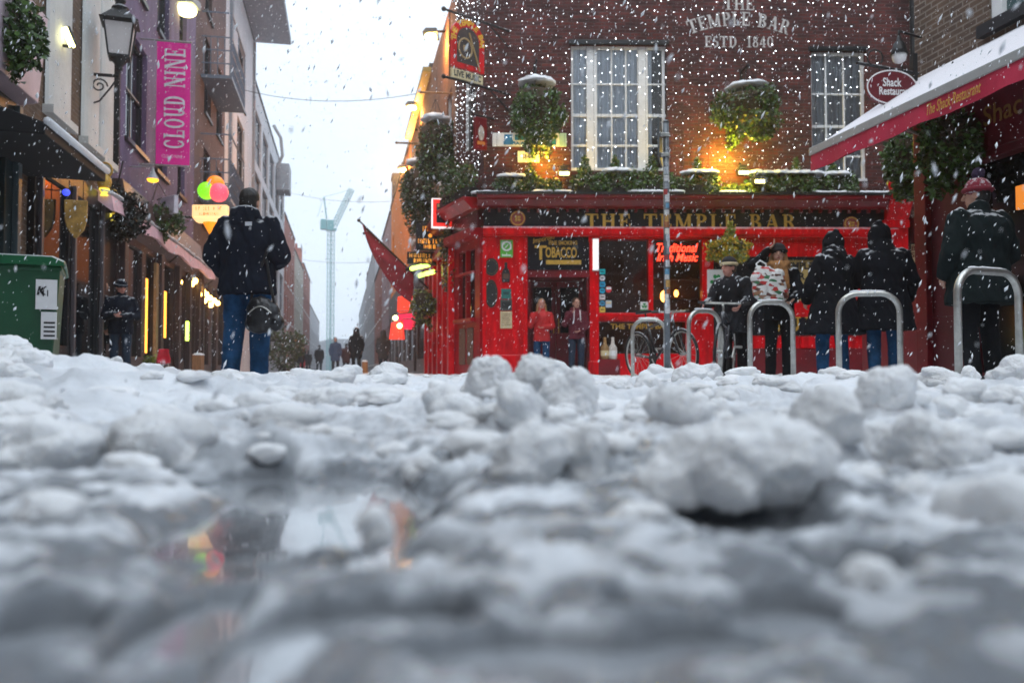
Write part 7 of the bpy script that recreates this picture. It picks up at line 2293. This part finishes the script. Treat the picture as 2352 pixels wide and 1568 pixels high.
m = MB(); m.ell((0, 0, 0), (.150, .085, .145)); m.ell((-.03, 0, .06), (.12, .075, .11)); m.ell((.12, -.01, -.06), (.07, .06, .07)); m.ell((-.04, 0, -.07), (.12, .08, .08))
link('bag_body', meld(m, .009, 3, M('black_leather', (.009, .010, .013), .35, 0, .4, 8, .2, 60), 'bag_body', .008, 12, 2), tb)
m = MB(); m.tube([(-.12, 0, .1), (-.10, .02, .28), (-.02, .05, .50), (.02, .08, .66)], .014, 6); m.tube([(.10, 0, .09), (.05, .02, .28), (.0, .05, .50)], .014, 6); m.build('strap', BLACK, tb)
m = MB(); m.tube([(-.10 + .2 * k / 10, -.088, .02 + .06 * math.sin(math.pi * k / 10)) for k in range(11)], .006, 5); m.build('zip', STEEL, tb)
m = MB(); m.box(.045, .105, -.183, -.178, 1.39, 1.425); o_ = m.build('chest_mark', M('white_stitch', (.6, .62, .66), .7), t)

# two in the red doorway
q = FP.w(FP.loc(1243, 700, .05)[0], -.12)
person('woman in a red jacket and jeans smoking in the left half of the red doorway', q.x, q.y, R(176), 1.62,
       dict(re=(.25, .06, 1.15), rw=(.07, .20, 1.42), le=(-.24, .02, 1.13), lw=(-.05, .17, 1.10), look=.2), dict(jacket=RED_JK, legs=JEANS, hair=HAIR_F, hairlen='long', hem=.80, bulk=.98, skin=SKIN_P), .011)
q = FP.w(FP.loc(1322, 700, .05)[0], -.12)
t, V, hp = person('man in a burgundy hoodie and jeans smoking in the right half of the red doorway', q.x, q.y, R(182), 1.64,
                  dict(re=(.27, .05, 1.16), rw=(.12, .21, 1.40), le=(-.23, .03, 1.12), lw=(-.06, .17, 1.02), look=.25), dict(jacket=BURG, legs=JEANS_D, hair=HAIR_B, hem=.84, bulk=.98, hood='down'), .011)
m = MB()
for e in (-1, 1): m.tube([(.06 * e, .135, 1.38), (.065 * e, .165, 1.28), (.07 * e, .165, 1.16)], .012, 6)
m.build('hood_cord', WHITE, t, smooth=True)

# two hooded people, backs to us
p = at(1918, 850, 9.5)
person('hooded person in flared black coat, left one of the pair seen from behind', p.x, 9.5, R(16), 1.68,
       dict(head=(.06, .10, 1.60), le=(-.27, .04, 1.13), lw=(-.24, .18, .96), re=(.26, .03, 1.13), rw=(.24, .14, .95), lk=(-.13, .05, .5), la=(-.16, .0, .085)), dict(hood='up', bulk=1.22, hem=.56, flare=.10, hands=True), .011, face=False)
p = at(2032, 850, 9.4)
person('taller hooded person in black coat, right one of the pair seen from behind', p.x, 9.4, R(-14), 1.74,
       dict(head=(-.03, .05, 1.62), le=(-.27, .06, 1.16), lw=(-.18, .20, 1.10), re=(.285, -.0, 1.13), rw=(.28, .10, .93)), dict(hood='up', bulk=1.30, hem=.58, flare=.06, jacket=COAT_BK), .011, face=False)

# man in the bobble hat
p = at(2255, 850, 7.3)
n_ = M('knit_red_white', (.42, .02, .05), .9, 0, 1.0, 34, .5, 90)
nw, nl = n_.node_tree.nodes, n_.node_tree.links
for r_ in nw:
    if r_.type == 'VALTORGB':
        r_.color_ramp.elements[0].color = (.20, .012, .03, 1); r_.color_ramp.elements[1].color = (.42, .38, .39, 1); r_.color_ramp.elements[0].position = .5; r_.color_ramp.elements[1].position = .56
person('big man in a green black coat and red and white bobble hat seen from behind', p.x, 7.3, R(14), 1.75,
       dict(look=.55, le=(-.285, -.02, 1.14), lw=(-.25, .12, .96), re=(.285, -.02, 1.14), rw=(.24, .16, .98), ls=(-.205, 0, 1.43), rs=(.205, 0, 1.43)),
       dict(jacket=COAT_GN, legs=TROUS, bulk=1.34, hem=.70, flare=.03, hat='beanie', hat_mat=n_, brim_mat=M('knit_red', (.16, .010, .022), .9, 0, .3, 40), bobble=M('purple_wool', (.035, .02, .05), .95, 0, .4, 40)), .010, face=True)

# woman with the bag, arm up at her hat
p = at(1790, 850, 10.2)
t, V, hp = person('fair haired woman in a black coat and orange scarf raising one arm to her head', p.x, 10.2, R(172), 1.62,
                  dict(re=(.31, .03, 1.50), rw=(.13, .07, 1.69), rs=(.18, 0, 1.42), le=(-.25, .05, 1.14), lw=(-.14, .20, 1.03), look=-.15, nod=.08),
                  dict(jacket=COAT_BK, legs=TROUS, hair=HAIR_F, hairlen='long', hem=.78, hat='beanie', hat_mat=M('black_knit', (.012, .011, .014), .9, 0, .4, 30, .4, 80), brim_mat=M('black_knit2', (.012, .011, .014), .9)), .010)
m = MB()
m.tube([Vector((.105 * math.cos(k * .52), .01 + .10 * math.sin(k * .52), 1.385 + .012 * (k % 2))) for k in range(12)], .042, 8, 0, True); m.cap((-.04, .11, 1.36), (-.06, .13, 1.12), .045, .05); m.cap((.03, .12, 1.36), (.06, .13, 1.2), .04, .045)
link('scarf', meld(m, .010, 2, M('orange_brown_scarf', (.36, .17, .06), .9, 0, .5, 18, .4, 60), 'scarf', .006, 20, 3), t)
pb = at(1768, 850, 9.85)
tb = thing('plastic_bag', 'bulging white plastic bag with red, green and brown print carried by the woman', 'bag', (pb.x, 9.85, zat(655, 9.85)), R(4))
m = MB(); m.ell((0, 0, -.02), (.20, .09, .21), 20, 14); m.ell((.05, .0, -.10), (.18, .10, .13)); m.ell((-.05, 0, .08), (.16, .07, .14)); m.ell((-.10, 0, .17), (.06, .05, .06)); m.ell((.11, 0, .12), (.07, .05, .07))
bagm, n, l, b = new_mat('printed_plastic')
tc = n.new('ShaderNodeTexCoord'); mp = n.new('ShaderNodeMapping'); mp.inputs['Scale'].default_value = (17, 17, 30); mp.inputs['Rotation'].default_value = (0, .2, 0)
l.new(tc.outputs['Object'], mp.inputs[0])
vo = n.new('ShaderNodeTexVoronoi'); vo.inputs['Scale'].default_value = 1.0; l.new(mp.outputs[0], vo.inputs['Vector'])
sc_ = n.new('ShaderNodeSeparateColor'); l.new(vo.outputs['Color'], sc_.inputs[0])
rp = n.new('ShaderNodeValToRGB'); rp.color_ramp.interpolation = 'CONSTANT'
e = rp.color_ramp.elements; e[0].position = 0; e[0].color = (.66, .65, .63, 1); e[1].position = .44; e[1].color = (.44, .03, .03, 1)
for ps, cl in ((.60, (.03, .15, .06)), (.72, (.30, .15, .08)), (.82, (.10, .04, .03)), (.88, (.66, .65, .62))):
    x_ = e.new(ps); x_.color = cl + (1,)
l.new(sc_.outputs[0], rp.inputs[0]); l.new(rp.outputs[0], b.inputs['Base Color']); b.inputs['Roughness'].default_value = .4
link('bag_body', meld(m, .010, 3, bagm, 'bag_body', .012, 11, 4), tb)
m = MB(); m.tube([(-.12, 0, .17), (-.14, .02, .25), (-.09, .03, .29), (-.03, .01, .25), (-.02, 0, .16)], .010, 6); m.build('handle', WHITE, tb)

# leaning cyclist
p = at(1688, 850, 10.75)
person('person in a charcoal coat and cream brimmed hat leaning over a bicycle', p.x, 10.75, R(150), 1.62,
       dict(head=(.02, .20, 1.52), neck=(.01, .13, 1.40), chest=(0, .07, 1.20), ls=(-.18, .09, 1.33), rs=(.18, .09, 1.33), le=(-.25, .16, 1.08), lw=(-.18, .34, .98), re=(.27, .16, 1.08), rw=(.30, .38, .98), look=-.5),
       dict(jacket=COAT_GY, legs=TROUS, hem=.66, bulk=1.18, flare=.04, skin=SKIN_P, hair=HAIR_B, hat='beanie', hat_mat=M('charcoal_knit', (.018, .018, .022), .9, 0, .4, 30), brim_mat=M('cream_fleece', (.55, .44, .27), .95, 0, .2, 30)), .010)

# two standing in the left shop doorway
p = at(228, 850, 15.2)
person('person in a black hooded coat and cap turned away in the dark shop doorway', p.x, 15.2, R(-62), 1.74, dict(look=-.4), dict(bulk=1.2, hem=.62, legs=TROUS, hood='down', jacket=COAT_BK), .013)
p = at(276, 850, 14.9)
person('man in navy jacket and beanie looking at his hands by the dark shop', p.x, 14.9, R(196), 1.68,
       dict(re=(.26, .03, 1.12), rw=(.06, .24, 1.13), le=(-.26, .03, 1.12), lw=(-.05, .24, 1.10), look=.5, nod=-.25), dict(jacket=COAT_NV, legs=JEANS_D, skin=SKIN_P, hat='beanie', hat_mat=COAT_NV, brim_mat=COAT_NV, bulk=1.1), .012)

# far pedestrians
far_p = [(733, 52, 1.66, COAT_BK, TROUS, 'distant walker in a brown black coat, leftmost on the far street', 0), (770, 40, 1.66, M('blue_coat', (.03, .07, .16), .8), TROUS, 'distant walker in a blue coat near the crane', 190), (795, 44, 1.5, M('maroon_coat', (.05, .016, .02), .8), TROUS, 'distant walker in a maroon coat half hidden behind another', 10),
         (818, 33, 1.74, COAT_BK, TROUS, 'distant tall walker in black with a fur hood edge', 180), (880, 36, 1.78, M('brown_black_coat', (.018, .014, .014), .8), TROUS, 'distant walker in a dark hooded coat right of the standing snow lump', 175), (690, 46, 1.6, COAT_GY, TROUS, 'distant grey figure beside the bush', 0),
         (672, 58, 1.65, COAT_BK, TROUS, 'faint dark figure behind the bush far off', 20), (708, 64, 1.6, COAT_GY, JEANS_D, 'faint grey walker far down the street', 0), (921, 40, 1.5, COAT_GY, TROUS, 'distant stooping figure at the shop on the pub side', 60)]
for px, Y, H, jk, lg, lab, rz in far_p:
    p = at(px, 850, Y)
    person(lab, p.x, Y, R(rz), H, dict(lk=(-.12, .08, .5), la=(-.13, -.05, .09)), dict(jacket=jk, legs=lg, hood='up' if px in (818, 880) else 'none', bulk=1.2, hem=.6, hands=True), .03, face=False, group='pedestrians far down the street')

# ------------------------------------------------------------------ falling snow and the snowy air
def snowfall():
    rg = np.random.default_rng(77)
    N = 38000
    Y = .9 + 19.8 * rg.random(N) ** 0.85
    X = rg.uniform(-.78, .78, N) * (Y + 1.0)
    Z = rg.uniform(.05, 1.0, N) * (1.2 + .50 * Y)
    s = .0019 + .0068 * rg.random(N) ** 3.5
    s = np.where(Y < 3.0, s * .6, s)
    base = np.array([(0, 0, 1.0), (.8, 0, .1), (.1, .75, -.1), (-.8, .1, .1), (0, -.8, 0), (.05, .05, -1.0)])
    fc = np.array(OCF)
    ax = np.stack([rg.normal(-.35, .25, N), rg.normal(0, .3, N), -np.ones(N)], 1); ax /= np.linalg.norm(ax, axis=1)[:, None]
    b = np.cross(ax, rg.normal(size=(N, 3))); b /= np.linalg.norm(b, axis=1)[:, None]
    c = np.cross(ax, b)
    el = rg.uniform(1.3, 3.0, N)
    jit = rg.uniform(.6, 1.25, (N, 6))
    V = (base[None, :, 0:1] * b[:, None] + base[None, :, 1:2] * c[:, None]) * jit[..., None] * s[:, None, None] + base[None, :, 2:3] * ax[:, None] * (s * el)[:, None, None]
    V += np.stack([X, Y, Z], 1)[:, None]
    Fq = (fc[None] + (np.arange(N) * 6)[:, None, None]).reshape(-1, 3)
    fm, n, l, b_ = new_mat('snowflake')
    b_.inputs['Base Color'].default_value = (.92, .94, .97, 1); b_.inputs['Roughness'].default_value = .5
    tl = n.new('ShaderNodeBsdfTranslucent'); tl.inputs[0].default_value = (.9, .93, .97, 1)
    mx_ = n.new('ShaderNodeMixShader'); mx_.inputs[0].default_value = .4
    l.new(b_.outputs[0], mx_.inputs[1]); l.new(tl.outputs[0], mx_.inputs[2]); l.new(mx_.outputs[0], n['Material Output'].inputs[0])
    tag(link('falling_snow', arr_mesh('falling_snow', V.reshape(-1, 3), Fq, fm)), 'snowflakes drifting down over the street', 'snow', kind='stuff')


snowfall()
hz = bpy.data.materials.new('haze'); hz.use_nodes = True
n, l = hz.node_tree.nodes, hz.node_tree.links
n.remove(n['Principled BSDF'])
pv = n.new('ShaderNodeVolumePrincipled')
pv.inputs['Color'].default_value = (.93, .96, 1, 1)
pv.inputs['Density'].default_value = .0019
pv.inputs['Anisotropy'].default_value = .85
l.new(pv.outputs[0], n['Material Output'].inputs['Volume'])
m = MB(); m.box(-110, 110, -20, 262, -1.2, 110)
tag(m.build('haze', hz), 'snowy haze filling the street', 'haze', kind='stuff')
